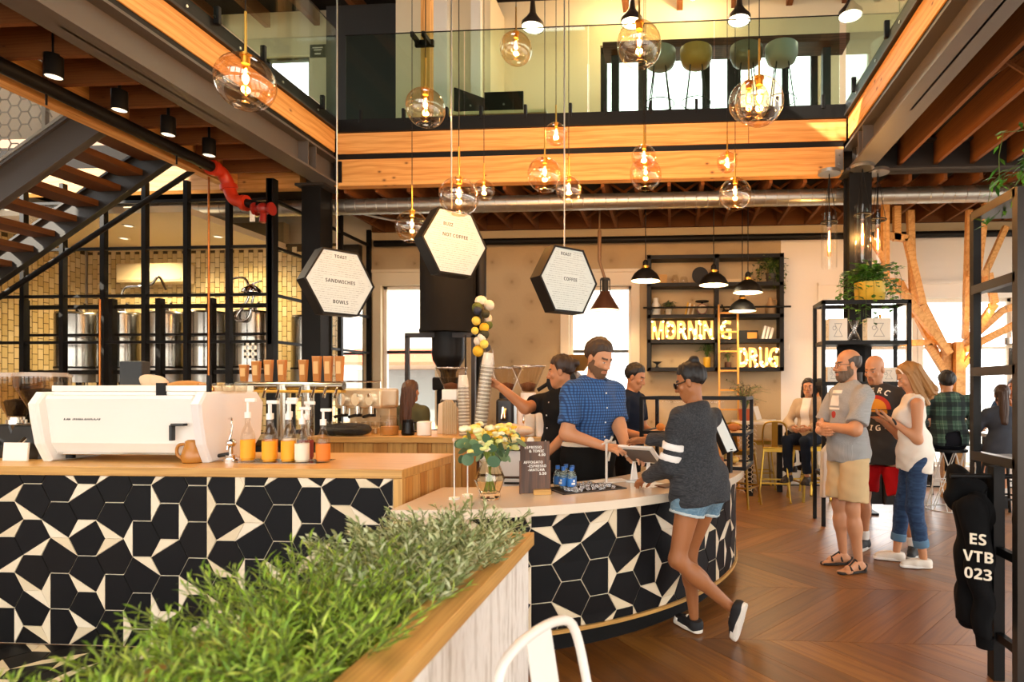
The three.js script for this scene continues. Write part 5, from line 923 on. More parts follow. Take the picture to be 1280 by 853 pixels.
  it('wooden_box', 'dark box with amber panel right of the letter G', 'box', [bx(0.3, 0.13, 0.12, 0, 0, 0, 0.006)], M.black, 1.12, 2.171); it('amber_panel', 'amber wood panel leaning on the dark box', 'ornament', [bx(0.14, 0.09, 0.012, 0, 0, 0.075)], S(0xd88f2a, 0.5), 1.18, 2.18);
  for (let k = 0; k < 3; k++) { const b = it('white_book', ['tallest', 'middle', 'slimmest'][k] + ' of the white books slanting on the shelf', 'book', bx(0.04, 0.2 - k * 0.015, 0.14), S(0xeae2d2, 0.7), 1.33 + k * 0.055, 2.171); b.rotation.z = -0.25; }
  it('footed_bowl', 'dark footed bowl on the lowest shelf', 'bowl', lathe([[0.04, 0], [0.015, 0.02], [0.015, 0.05], [0.08, 0.09], [0.075, 0.09], [0.01, 0.06]], 0, 0, 0, 22), M.charcoal, -0.22, 1.756);
}
// leafy plants
function leafPlant(name, label, p, o) {
  const t = thing(name, label, 'plant', p), r = rng(o.seed);
  if (o.pot) mesh('pot', lathe(o.pot, 0, 0, 0, 22), o.potMat, t);
  const L = leafBatch(), st = [];
  for (let i = 0; i < o.n; i++) {
    const a = r() * 6.283, up = o.up * (0.5 + r() * 0.6), out = o.out * (0.4 + 0.7 * r()), droop = o.droop * r();
    const pts = [V(0, o.y, 0), V(Math.cos(a) * out * 0.4, o.y + up * 0.8, Math.sin(a) * out * 0.4), V(Math.cos(a) * out, o.y + up - droop, Math.sin(a) * out * (o.flat || 1))];
    if (o.trail && r() < 0.4) pts.push(V(Math.cos(a) * out * 1.05, o.y - o.trail * r(), Math.sin(a) * out * (o.flat || 1)));
    const c = new THREE.CatmullRomCurve3(pts); st.push(norm(new THREE.TubeGeometry(c, 6, 0.002, 3)));
    for (let k = 0; k < o.leaves; k++) { const q = 0.25 + 0.75 * (k + r()) / o.leaves, b = c.getPoint(Math.min(q, 1)), d = c.getTangent(Math.min(q, 1)), an = r() * 6.28, s = V(Math.cos(an), 0.3 * r(), Math.sin(an)); L.add(b, d.multiplyScalar(o.along).add(s).normalize(), V(0, 1, 0), o.len * (0.6 + 0.6 * r()), o.w, new THREE.Color(o.cols[r() * o.cols.length | 0]).multiplyScalar(0.75 + 0.5 * r())); }
  }
  mesh('stems', st, S(0x4f6a2a, 0.7), t).userData.kind = 'stuff'; mesh('leaves', L.geo(), mLeafThick, t).userData.kind = 'stuff';
  return t;
}
const greens = [0x3f7a1e, 0x5b9a2a, 0x2f6218, 0x79b03a], darkG = [0x24401a, 0x38582a, 0x1c3216], zc0 = Z0 + 0.19;
leafPlant('potted_plant', 'small dark trailing plant on the third shelf beside the milk can', [-0.05, 2.536, zc0], { seed: 1, n: 26, leaves: 9, up: 0.13, out: 0.14, droop: 0.14, y: 0.08, along: 0.6, len: 0.04, w: 0.02, cols: darkG, pot: [[0.001, 0], [0.04, 0], [0.05, 0.09], [0.045, 0.09]], potMat: S(0xd8d0bc, 0.6) });
leafPlant('potted_plant', 'leafy plant spilling over the top shelf end', [1.45, 3.006, zc0 + 0.05], { seed: 2, n: 40, leaves: 10, up: 0.26, out: 0.26, droop: 0.32, y: 0.1, along: 0.6, len: 0.055, w: 0.035, trail: 0.3, flat: 0.4, cols: [...darkG, 0x7d8a3a], pot: [[0.001, 0], [0.06, 0], [0.075, 0.12], [0.07, 0.12]], potMat: S(0x3a332c, 0.7) });
leafPlant('potted_plant', 'spiky plant in a yellow pot on the lowest shelf', [0.52, 1.756, zc0], { seed: 3, n: 40, leaves: 4, up: 0.25, out: 0.22, droop: 0.1, y: 0.14, flat: 0.4, along: 1.6, len: 0.07, w: 0.012, cols: darkG, pot: [[0.001, 0], [0.05, 0], [0.06, 0.15], [0.055, 0.15]], potMat: S(0xd3a428, 0.5) });
leafPlant('potted_plant', 'wispy dark plant beside the letter D', [0.83, 1.756, zc0], { seed: 4, n: 14, leaves: 6, up: 0.24, out: 0.12, droop: 0.1, y: 0.06, along: 0.8, len: 0.04, w: 0.014, cols: darkG, pot: [[0.001, 0], [0.05, 0], [0.05, 0.08], [0.045, 0.08]], potMat: S(0x5a3a24, 0.7) });
leafPlant('potted_shrub', 'bushy russet shrub in a terracotta pot on the tall table', [1.0, 1.0, -8.22], { seed: 5, n: 70, leaves: 9, up: 0.42, out: 0.32, droop: 0.12, y: 0.12, along: 0.7, len: 0.05, w: 0.018, cols: [0x5a4a2a, 0x6a3a24, 0x3f3a1e, 0x7d5a36], pot: [[0.001, 0], [0.07, 0], [0.09, 0.15], [0.1, 0.16], [0.085, 0.16]], potMat: M.terracotta });
// ================================================================ BLACK DISPLAY SHELF BY THE COLUMN
{
  const x0 = 1.58, x1 = 2.45, zf = -6.3, zr = -6.68, ys = [0.55, 1.06, 1.51, 1.94], t = thing('display_shelf', 'open black steel shelving unit in front of the column', 'shelf', [0, 0, 0]);
  for (const x of [x0, x1]) for (const z of [zf, zr]) mesh('post', bb(x - 0.018, x + 0.018, 0, 2.36, z - 0.018, z + 0.018), M.black, t);
  for (const y of ys) mesh('shelf_board', bb(x0, x1, y - 0.04, y, zr, zf), M.black, t);
  for (const z of [zf, zr]) mesh('top_rail', bb(x0 - 0.018, x1 + 0.018, 2.32, 2.36, z - 0.018, z + 0.018), M.black, t);
  for (const x of [x0, x1]) mesh('top_rail', bb(x - 0.018, x + 0.018, 2.32, 2.36, zr, zf), M.black, t);
  mesh('back_panel', bb(1.82, 2.12, 0.5, 1.94, zr - 0.012, zr), M.blackMatt, t);
  const brewer = (p, lab) => solo('glass_brewer', lab, 'coffee brewer', [lathe([[0.001, 0], [0.06, 0.002], [0.066, 0.02], [0.02, 0.12], [0.055, 0.22], [0.053, 0.22], [0.017, 0.12], [0.06, 0.022]], 0, 0, 0, 24)], P({ color: 0xffffff, roughness: 0.01, transmission: 1, thickness: 0, ior: 1.7 }), p);
  const tBox = canvasTex(256, 256, (c, w, h) => { c.fillStyle = '#ded8ca'; c.fillRect(0, 0, w, h); c.strokeStyle = '#8a8a84'; c.lineWidth = 6; c.beginPath(); c.moveTo(80, 60); c.lineTo(176, 60); c.lineTo(140, 128); c.lineTo(186, 205); c.lineTo(70, 205); c.lineTo(116, 128); c.closePath(); c.stroke(); c.beginPath(); c.arc(75, 110, 22, 0, 7); c.stroke(); });
  const boxM = W(tBox, 0.7);
  const card = (x, y, w, h, lab) => { const g = norm(new THREE.BoxGeometry(w, h, 0.16)); solo('brewer_box', lab, 'box', g.translate(0, h / 2, 0), boxM, [x, y, -6.45]); };
  card(1.75, 1.94, 0.19, 0.24, 'pale carton printed with an hourglass brewer, at the shelf end'); card(2.17, 1.94, 0.24, 0.24, 'wide pale carton printed with an hourglass brewer, under the trailing plant');
  brewer([1.93, 1.94, -6.42], 'clear hourglass coffee brewer between the two cartons'); brewer([2.36, 1.94, -6.42], 'clear hourglass coffee brewer beside the wide carton');
  card(1.7, 1.51, 0.12, 0.16, 'small pale carton on the second shelf near the end post'); card(2.27, 1.51, 0.16, 0.15, 'small pale carton on the second shelf beside the back panel');
  for (const [x, l] of [[1.98, 'beside the back panel'], [2.06, 'further along the back panel']]) solo('coffee_tin', `dark coffee tin on the second shelf ${l}`, 'tin', cyl(0.035, 0.1, 0, 0, 0, 18), S(0x2c2620, 0.4), [x, 1.51, -6.4]);
  leafPlant('trailing_plant', 'green trailing plant in a yellow pot on the black shelving unit', [2.1, 2.36, -6.45], { seed: 7, n: 75, leaves: 11, up: 0.24, out: 0.34, droop: 0.3, y: 0.16, along: 0.5, len: 0.075, w: 0.05, trail: 0.42, flat: 0.7, cols: greens, pot: [[0.001, 0], [0.15, 0], [0.16, 0.2], [0.15, 0.2]], potMat: S(0xd9b23a, 0.5) });
  // clothes hanging on its lower half
  for (const [x, c, lab] of [[1.68, 0xcfc6b8, 'pale grey garment hanging at the shelving unit end'], [1.98, 0x191817, 'black garment hanging under the shelving unit'], [2.29, 0x1e1c1b, 'second black garment hanging under the shelving unit']]) solo('hanging_garment', lab, 'clothing', [ext([[-0.14, 0], [0.14, 0], [0.13, 0.45], [0.05, 0.55], [-0.05, 0.55], [-0.13, 0.45]], 0.08, [], 0.015).translate(0, 0, -0.04)], S(c, 0.9, { bumpMap: clothBump, bumpScale: 0.001 }), [x, x < 1.8 ? 0.34 : 0.28, -6.2 + (x > 2 ? 0.03 : 0)]);
}
// ================================================================ TIMBER TREE
{
  const t = thing('timber_tree', 'sculptural tree built of orange timber beams before the window', 'sculpture', [3.72, 0, -8.1]), b = (p, q, w = 0.09) => (q[1] = Math.min(q[1], 3.85), p[1] = Math.min(p[1], 3.85)) && mesh('beam', bar(p, q, w, w), M.glulam, t);
  for (const [x, z] of [[-0.1, 0], [0.02, 0.09], [0.1, -0.04], [0, -0.1]]) mesh('trunk_post', bar([x, 0, z], [x, 2.05, z], 0.1, 0.1), M.glulam, t);
  b([-0.1, 1.95, 0], [-0.42, 2.55, 0.05]); b([-0.42, 2.55, 0.05], [-0.62, 3.42, 0.05], 0.085); b([-0.62, 3.42, 0.05], [-1.02, 3.5, 0.05], 0.085); b([-0.75, 3.4, 0.05], [-0.75, 3.98, 0.05], 0.085);
  b([-0.1, 1.9, 0.1], [-0.75, 2.68, 0.25]); b([-0.75, 2.68, 0.25], [-1.4, 2.85, 0.3], 0.08); b([-0.95, 2.75, 0.2], [-0.95, 3.9, 0.2], 0.085); b([-1.2, 3.45, 0.25], [-0.95, 3.05, 0.25], 0.06);
  b([-0.15, 1.85, -0.1], [-0.62, 2.9, -0.2], 0.08); b([-0.62, 2.9, -0.2], [-1.1, 2.95, -0.2], 0.07); b([-0.45, 2.4, -0.15], [-0.5, 3.85, -0.15], 0.085);
  b([0.08, 1.9, 0.0], [0.5, 2.55, 0.05]); b([0.5, 2.55, 0.05], [0.42, 2.95, 0.05], 0.08); b([0.42, 2.95, 0.05], [0.15, 2.95, 0.05], 0.075); b([0.15, 2.1, 0], [0.2, 3.8, 0], 0.07); b([0.25, 2.9, 0.1], [0.36, 3.95, 0.1], 0.075);
  b([0.1, 1.95, 0.1], [0.75, 2.3, 0.2], 0.08); b([0.4, 2.85, -0.1], [0.72, 3.6, -0.1], 0.07); b([0.1, 1.95, -0.1], [0.7, 2.5, -0.1], 0.08); b([0.72, 2.5, -0.1], [1.5, 2.75, -0.05], 0.09); b([1.2, 2.66, 0], [1.25, 3.9, 0], 0.11); b([1.3, 2.7, 0.0], [1.6, 3.0, 0.0], 0.09);
  b([-0.25, 2.05, 0.05], [-1.5, 2.02, 0.05], 0.08); b([-0.1, 1.6, 0.05], [-0.35, 2.02, 0.05], 0.08); b([0.1, 1.7, 0], [0.35, 2.1, 0.05], 0.07);
  for (const [x, y, z] of [[-0.68, 2.05, 0.25], [0.35, 2.45, 0.2], [0.12, 1.85, 0.2], [-1.05, 2.3, 0.3]]) { const l = thing('hanging_bulb', 'bare filament bulb hanging from a branch of the timber tree', 'light bulb', [3.72 + x, y, -8.1 + z], 0, 'bulbs hanging in the timber tree'); mesh('bulb', edison(0, 0.9), mBulbGlass, l); mesh('filament', rod([0, -0.03, 0], [0, 0.02, 0], 0.006, 6), M.bulbGlow, l); mesh('socket', cyl(0.016, 0.05, 0, 0.04, 0, 12), M.brass, l); mesh('cord', rod([0, 0.08, 0], [0, 0.6, 0], 0.003, 5), M.black, l); lampLight(l, -0.01, 0.25); }
}
// ================================================================ STOOLS AND TABLES
function metalStool(p, ry, label, withBack = true, mat = M.gold, h = 0.7, chair) {
  const t = thing(chair ? 'metal_chair' : 'metal_stool', label, chair ? 'chair' : 'stool', p, ry), w = chair ? 0.18 : 0.15, sp = 0.045;
  mesh('seat', [bx(w * 2, 0.022, w * 2, 0, h - 0.022, 0, 0.02), bx(w * 2 - 0.03, 0.05, 0.012, 0, h - 0.065, w - 0.012), bx(w * 2 - 0.03, 0.05, 0.012, 0, h - 0.065, -w + 0.012), bx(0.012, 0.05, w * 2 - 0.03, w - 0.012, h - 0.065, 0), bx(0.012, 0.05, w * 2 - 0.03, -w + 0.012, h - 0.065, 0)], mat, t);
  for (const a of [-1, 1]) for (const b of [-1, 1]) mesh('leg', [bar([a * (w - 0.02), h - 0.03, b * (w - 0.02)], [a * (w + sp), 0.012, b * (w + sp)], 0.034, 0.02, 0.004), cyl(0.018, 0.014, a * (w + sp), 0, b * (w + sp), 10)], mat, t);
  const f = h * 0.33, e = w + sp * 0.67;
  if (!chair) for (const s of [-1, 1]) { mesh('stretcher', bb(-e, e, f, f + 0.02, s * e - 0.006, s * e + 0.006), mat, t); mesh('stretcher', bb(s * e - 0.006, s * e + 0.006, f, f + 0.02, -e, e), mat, t); }
  if (withBack) {
    const hb = chair ? 0.4 : 0.32, tp = [[-w + 0.01, h - 0.02, -w + 0.02], [-w - 0.0, h + hb * 0.5, -w - 0.03], [-w + 0.03, h + hb * 0.92, -w - 0.06], [-w + 0.1, h + hb, -w - 0.065], [w - 0.1, h + hb, -w - 0.065], [w - 0.03, h + hb * 0.92, -w - 0.06], [w, h + hb * 0.5, -w - 0.03], [w - 0.01, h - 0.02, -w + 0.02]];
    mesh('back_hoop', tube(tp, chair ? 0.0125 : 0.011, 48, 10), mat, t);
    mesh('back_splat', bar([0, h - 0.01, -w + 0.012], [0, h + hb - 0.005, -w - 0.062], chair ? 0.1 : 0.075, 0.004), mat, t);
  }
  return t;
}
metalStool([1.32, 0, -7.75], 3.0, 'brass-coloured metal stool with hoop back, seen from behind', true);
metalStool([1.78, 0, -7.85], 1.9, 'brass-coloured metal stool under the seated woman in cardigan', false);
metalStool([0.84, 0, -7.38], 2.6, 'brass-coloured metal stool half hidden by the pastry case', true);
metalStool([1.27, 0, -8.7], 0.0, 'brass-coloured metal stool on the wall side of the tall table', false);
metalStool([2.02, 0, -8.3], -1.4, 'brass-coloured metal stool under the dark-haired woman', false);
metalStool([-0.09, 0, -1.3], 1.2, 'white metal cafe chair with hoop back beside the planter', true, S(0xe9e3d9, 0.3), 0.45, true);
{
  const t = thing('tall_table', 'tall table with pale stone top and hexagon mesh panel', 'table', [0, 0, 0]);
  mesh('table_top', bb(0.84, 1.55, 0.96, 1.0, -8.44, -7.95, 0.006), S(0xd3c6b2, 0.3), t);
  for (const [x, z] of [[1.05, -8.05], [1.05, -8.38], [1.5, -8.38]]) mesh('leg', bb(x - 0.035, x + 0.035, 0, 0.96, z - 0.035, z + 0.035), M.black, t);
  const hx = [], R = 0.035; for (let i = 0; i < 6; i++) for (let j = 0; j < 15; j++) { const x = 0.83 + i * R * 1.5, y = 0.05 + j * R * 1.732 + (i & 1 ? R * 0.866 : 0); for (let k = 0; k < 3; k++) { const a = k * 1.0472, b = a + 1.0472; hx.push(bar([x + R * Math.cos(a), y + R * Math.sin(a), -8.0], [x + R * Math.cos(b), y + R * Math.sin(b), -8.0], 0.009, 0.006)); } } mesh('hexagon_panel', hx, S(0xcdbfa8, 0.5), t).userData.kind = 'stuff';
  solo('tabletop_laptop', 'open pale laptop on the tall table before the shrub', 'laptop', [bx(0.28, 0.015, 0.2), bx(0.28, 0.19, 0.01, 0, 0, 0).rotateX(-0.3).translate(0, 0.012, -0.1)], S(0xcfc9bf, 0.35, { metalness: 0.5 }), [1.3, 1.0, -8.25], [0, 1.2, 0]);
}
{ // wire stool and the communal table by the big windows
  const t = thing('wire_stool', 'white wire stool under the man in the plaid shirt', 'stool', [3.3, 0, -7.3]), m = S(0xece6dc, 0.4);
  mesh('seat', cyl(0.2, 0.03, 0, 0.69, 0, 28), M.black, t);
  for (let k = 0; k < 8; k++) { const a = k * Math.PI / 4; mesh('wire', rod([0.17 * Math.cos(a), 0.69, 0.17 * Math.sin(a)], [0.25 * Math.cos(a + 1.1), 0.0, 0.25 * Math.sin(a + 1.1)], 0.006, 6), m, t); mesh('wire', rod([0.17 * Math.cos(a), 0.69, 0.17 * Math.sin(a)], [0.25 * Math.cos(a - 1.1), 0.0, 0.25 * Math.sin(a - 1.1)], 0.006, 6), m, t); }
  for (const [y, r] of [[0.006, 0.25], [0.34, 0.165]]) mesh('ring', T(norm(new THREE.TorusGeometry(r, 0.006, 6, 36)), 0, y, 0, Math.PI / 2), m, t);
  const c = thing('communal_table', 'long pale communal table by the big windows', 'table', [0, 0, 0]);
  mesh('table_top', bb(3.75, 6.1, 0.86, 0.9, -7.95, -7.3, 0.006), S(0xe2d8c8, 0.35), c); for (const x of [4.0, 5.9]) for (const z of [-7.85, -7.4]) mesh('leg', bb(x - 0.03, x + 0.03, 0, 0.86, z - 0.03, z + 0.03), M.black, c);
  metalStool([3.72, 0, -6.95], 0, 'black metal stool before the communal table', false, M.black, 0.62); metalStool([4.62, 0, -8.32], 3.1, 'black metal stool at the window side of the communal table', false, M.black, 0.62); metalStool([5.2, 0, -6.95], 0, 'black metal stool near the far end of the communal table', false, M.black, 0.62); metalStool([3.36, 0, -8.5], 3, 'black metal stool beside the timber tree', false, M.black, 0.62);
}
// ================================================================ MERCHANDISE RACK AT THE RIGHT
{
  const t = thing('merchandise_rack', 'dark steel merchandise rack with hoodies hung beneath', 'rack', [0, 0, 0]), mR = S(0x37322d, 0.35, { metalness: 0.4 }), xl = 1.6, xr = 3.0, zf = -2.84, zr = -3.24;
  for (const [x, z] of [[xl, zf], [xr, zf], [xr, zr]]) mesh('post', bb(x - 0.022, x + 0.022, 0, 2.36, z - 0.022, z + 0.022), mR, t);
  mesh('post', bb(xl - 0.02, xl + 0.02, 0.98, 2.36, zr - 0.02, zr + 0.02), M.black, t);
  mesh('leg', bb(xl - 0.026, xl + 0.026, 0, 1.05, -3.07, -3.01), M.black, t);
  for (const y of [2.32, 1.93, 1.5, 1.06]) { mesh('side_rail', bb(xl - 0.022, xl + 0.022, y, y + 0.045, zr, zf), mR, t); mesh('shelf_board', bb(xl, xr, y + 0.01, y + 0.03, zr, zf), y > 2.3 ? mR : M.black, t); }
  for (const y of [0.62, 0.2]) mesh('lower_rail', bb(xl - 0.015, xl + 0.015, y, y + 0.04, -3.04, zf), M.black, t);
  mesh('clothes_rail', rod([xl - 0.22, 1.0, -3.04], [xr, 1.0, -3.04], 0.012, 10), M.black, t);
  // goods
  solo('gift_box', 'stacked white boxes on the top rack shelf', 'box', [bx(0.2, 0.1, 0.24, 0, 0, 0, 0.003)], M.paper, [1.86, 1.96, -3.0]); solo('gift_box', 'upper white box on the rack under fern', 'box', [bx(0.19, 0.1, 0.22, 0, 0, 0, 0.003)], S(0xe4d8c4, 0.7), [1.87, 2.06, -3.01], [0, 0.15, 0]);
  for (const [x, z, l] of [[1.72, -3.12, 'at the rack corner'], [1.8, -2.98, 'behind the corner grinder'], [1.9, -3.1, 'beside the boxes']]) { const j = thing('hand_grinder', `steel and glass hand grinder ${l}`, 'grinder', [x, 1.53, z]); mesh('jar', lathe([[0.001, 0], [0.03, 0], [0.03, 0.12], [0.025, 0.13]], 0, 0, 0, 18), mClear, j); mesh('cap', [cyl(0.034, 0.03, 0, 0.13, 0, 18), rod([0, 0.16, 0], [0, 0.19, 0], 0.006), rod([0, 0.19, 0], [0.06, 0.19, 0], 0.006)], M.chrome, j); mesh('core', cyl(0.014, 0.1, 0, 0.01, 0, 12), M.charcoal, j); }
  { const b = thing('tote_bag', 'natural canvas tote with printed mark on the rack shelf', 'bag', [1.78, 1.09, -3.02]); mesh('bag', bx(0.12, 0.16, 0.2, 0, 0, 0, 0.01), S(0xd8c6a4, 0.9, { bumpMap: clothBump, bumpScale: 0.001 }), b); mesh('handle', tube([[0, 0.15, -0.05], [0, 0.26, -0.04], [0, 0.28, 0.03], [0, 0.15, 0.06]], 0.008), S(0xcbb48c, 0.9), b); for (const [y, h] of [[0.04, 0.05], [0.06, 0.05]]) mesh('print', bx(0.003, h, 0.02, -0.061, y, y < 0.05 ? -0.03 : 0.01), M.charcoal, b); }
  leafPlant('fern', 'green fern arching from the top of the rack', [1.95, 2.375, -2.98], { seed: 12, n: 46, leaves: 12, up: 0.2, out: 0.36, droop: 0.36, y: 0.1, along: 1.0, len: 0.07, w: 0.02, trail: 0.25, cols: greens, pot: [[0.001, 0], [0.07, 0], [0.09, 0.12], [0.08, 0.12]], potMat: S(0xd2c8b4, 0.6) });
}
// ================================================================ UPPER FLOOR FURNITURE
{
  const d = thing('office_desk', 'pale desk with computers behind the upper glass', 'desk', [0, MEZ - 0.015, 0]); mesh('desk_top', bb(-3.0, -1.6, 0.26, 0.3, -8.1, -7.45), S(0xe2cfa8, 0.5), d); for (const x of [-2.95, -1.65]) mesh('leg', bb(x - 0.03, x + 0.03, 0, 0.26, -7.8, -7.74), M.black, d);
  const mon = (x, ry, w, lab) => { const t = thing('computer_monitor', lab, 'monitor', [x, MEZ + 0.28, -7.65], ry); mesh('housing', bx(w, 0.3, 0.03, 0, 0.04, 0, 0.006), M.plasticBlack, t); mesh('badge', cyl(0.014, 0.004, 0, 0, 0, 12).rotateX(Math.PI / 2).translate(0, 0.17, 0.017), M.galv, t); mesh('stand', [bx(0.14, 0.012, 0.12), bx(0.05, 0.12, 0.02, 0, 0, -0.02)], M.plasticBlack, t); };
  mon(-2.66, 0.8, 0.44, 'black monitor turned aside behind the upper glass'); mon(-2.2, 0, 0.52, 'black monitor facing the upper glass');
  const hi = thing('high_table', 'long high table of dark timber by the upper window', 'table', [0, MEZ - 0.015, 0]); mesh('table_top', bb(-0.9, 2.25, 1.15, 1.25, -8.0, -7.66, 0.006), M.walnut, hi); for (const x of [-0.75, 0.45, 2.0]) mesh('leg', bb(x - 0.05, x + 0.05, 0, 1.15, -7.9, -7.8), M.charcoal, hi);
  const st = (x, c, lab) => { const t = thing('bar_stool', lab, 'stool', [x, MEZ - 0.015, -7.42]); mesh('shell', lathe([[0.001, 0.74], [0.1, 0.74], [0.17, 0.78], [0.2, 0.86], [0.2, 0.96], [0.19, 0.96], [0.19, 0.87], [0.16, 0.8], [0.001, 0.77]], 0, 0, 0, 26), S(c, 0.5), t); for (const a of [0.78, 2.35, 3.93, 5.5]) mesh('leg', rod([0.1 * Math.cos(a), 0.75, 0.1 * Math.sin(a)], [0.22 * Math.cos(a), 0, 0.22 * Math.sin(a)], 0.008, 6), M.charcoal, t); mesh('ring', T(norm(new THREE.TorusGeometry(0.18, 0.006, 6, 28)), 0, 0.3, 0, Math.PI / 2), M.charcoal, t); };
  st(-0.15, 0x8a8a84, 'grey shell bar stool beside the upper window post'); st(0.3, 0xa88a4a, 'tan shell bar stool at the high table'); st(0.92, 0x6f6a5c, 'olive shell bar stool under the globe pendants'); st(1.35, 0x9aa09c, 'pale grey shell bar stool at the table end');
  const sg = thing('wall_sign', 'small black sign on the upper cream wall', 'sign', [-5.6, 6.7, Z0 + 0.01]); mesh('plate', bx(0.26, 0.2, 0.015), M.plasticBlack, sg); for (const [w, y, q] of [[0.17, 0.14, 0.016], [0.13, 0.105, 0.016], [0.1, 0.04, 0.022]]) mesh('lettering', bx(w, q, 0.002, 0, y, 0.009), M.paper, sg);
  solo('light_switch', 'white switch plate on the pale back wall', 'switch', bx(0.08, 0.12, 0.02, 0, 0, 0, 0.005), M.gloss, [1.72, 2.02, Z0 + 0.011]);
}
// ================================================================ PEOPLE: distance fields meshed with surface nets
function netMesh(f, lo, hi, cell) {
  const nx = Math.ceil((hi[0] - lo[0]) / cell) + 1, ny = Math.ceil((hi[1] - lo[1]) / cell) + 1, nz = Math.ceil((hi[2] - lo[2]) / cell) + 1, sx = nx + 1, sxy = sx * (ny + 1);
  const F = new Float32Array(sxy * (nz + 1)), B = 6, R = B * cell * 0.87 * 1.5;
  for (let k0 = 0; k0 <= nz; k0 += B) for (let j0 = 0; j0 <= ny; j0 += B) for (let i0 = 0; i0 <= nx; i0 += B) {
    const c = f(lo[0] + (i0 + B / 2) * cell, lo[1] + (j0 + B / 2) * cell, lo[2] + (k0 + B / 2) * cell), far = Math.abs(c) > R;
    for (let k = k0; k < Math.min(k0 + B, nz + 1); k++) for (let j = j0; j < Math.min(j0 + B, ny + 1); j++) for (let i = i0; i < Math.min(i0 + B, nx + 1); i++) F[i + j * sx + k * sxy] = far ? c : f(lo[0] + i * cell, lo[1] + j * cell, lo[2] + k * cell);
  }
  const id = new Int32Array(F.length).fill(-1), pos = [], idx = [];
  const off = [0, 1, sx, sx + 1, sxy, sxy + 1, sxy + sx, sxy + sx + 1];
  const ed = [[0, 1], [2, 3], [4, 5], [6, 7], [0, 2], [1, 3], [4, 6], [5, 7], [0, 4], [1, 5], [2, 6], [3, 7]];
  for (let k = 0; k < nz; k++) for (let j = 0; j < ny; j++) for (let i = 0; i < nx; i++) {
    const b = i + j * sx + k * sxy; let neg = 0; for (let q = 0; q < 8; q++) if (F[b + off[q]] < 0) neg++;
    if (!neg || neg === 8) continue;
    let x = 0, y = 0, z = 0, n = 0;
    for (const [u, v] of ed) { const a = F[b + off[u]], c = F[b + off[v]]; if ((a < 0) === (c < 0)) continue; const t = a / (a - c); x += (u & 1) + ((v & 1) - (u & 1)) * t; y += ((u >> 1) & 1) + (((v >> 1) & 1) - ((u >> 1) & 1)) * t; z += (u >> 2) + ((v >> 2) - (u >> 2)) * t; n++; }
    id[b] = pos.length / 3; pos.push(lo[0] + (i + x / n) * cell, lo[1] + (j + y / n) * cell, lo[2] + (k + z / n) * cell);
  }
  const quad = (a, b, c, d, flip) => { if (a < 0 || b < 0 || c < 0 || d < 0) return; if (!flip) idx.push(a, c, b, a, d, c); else idx.push(a, b, c, a, c, d); };
  for (let k = 1; k < nz; k++) for (let j = 1; j < ny; j++) for (let i = 1; i < nx; i++) {
    const b = i + j * sx + k * sxy, s = F[b] < 0;
    if (s !== (F[b + 1] < 0)) quad(id[b], id[b - sx], id[b - sx - sxy], id[b - sxy], s);
    if (s !== (F[b + sx] < 0)) quad(id[b], id[b - sxy], id[b - sxy - 1], id[b - 1], s);
    if (s !== (F[b + sxy] < 0)) quad(id[b], id[b - 1], id[b - 1 - sx], id[b - sx], s);
  }
  const g = new THREE.BufferGeometry(); g.setAttribute('position', new THREE.Float32BufferAttribute(pos, 3)); g.setIndex(idx);
  g.computeVertexNormals();
  return g;
}
const smin = (a, b, k) => { const h = Math.max(k - Math.abs(a - b), 0) / k; return Math.min(a, b) - h * h * k * 0.25; };
const cap = (a, b, ra, rb) => { const ax = a[0], ay = a[1], az = a[2], dx = b[0] - ax, dy = b[1] - ay, dz = b[2] - az, l = dx * dx + dy * dy + dz * dz || 1e-9; return (x, y, z) => { const t = Math.max(0, Math.min(1, ((x - ax) * dx + (y - ay) * dy + (z - az) * dz) / l)); return Math.hypot(x - ax - dx * t, y - ay - dy * t, z - az - dz * t) - ra - (rb - ra) * t; }; };
const ell = (c, rx, ry, rz, tilt = 0) => { const ct = Math.cos(-tilt), st = Math.sin(-tilt); return (x, y, z) => { x -= c[0]; y -= c[1]; z -= c[2]; if (tilt) { const yy = y * ct - z * st; z = y * st + z * ct; y = yy; } const k0 = Math.hypot(x / rx, y / ry, z / rz), k1 = Math.hypot(x / rx / rx, y / ry / ry, z / rz / rz); return k1 < 1e-6 ? -Math.min(rx, ry, rz) : k0 * (k0 - 1) / k1; }; };
const blend = (fs, k) => (x, y, z) => { let d = fs[0](x, y, z); for (let i = 1; i < fs.length; i++) d = smin(d, fs[i](x, y, z), k); return d; };
const plane = (p, n) => (x, y, z) => (x - p[0]) * n[0] + (y - p[1]) * n[1] + (z - p[2]) * n[2]; // positive on n's side
const sub3 = (a, b) => [a[0] - b[0], a[1] - b[1], a[2] - b[2]], add3 = (a, b, s = 1) => [a[0] + b[0] * s, a[1] + b[1] * s, a[2] + b[2] * s], mixp = (a, b, t) => [lerp(a[0], b[0], t), lerp(a[1], b[1], t), lerp(a[2], b[2], t)], unit = (a) => { const l = Math.hypot(...a) || 1; return [a[0] / l, a[1] / l, a[2] / l]; }, cross3 = (a, b) => [a[1] * b[2] - a[2] * b[1], a[2] * b[0] - a[0] * b[2], a[0] * b[1] - a[1] * b[0]];
const bounds = (pts, m) => [[0, 1, 2].map((i) => Math.min(...pts.map((p) => p[i])) - m), [0, 1, 2].map((i) => Math.max(...pts.map((p) => p[i])) + m)];
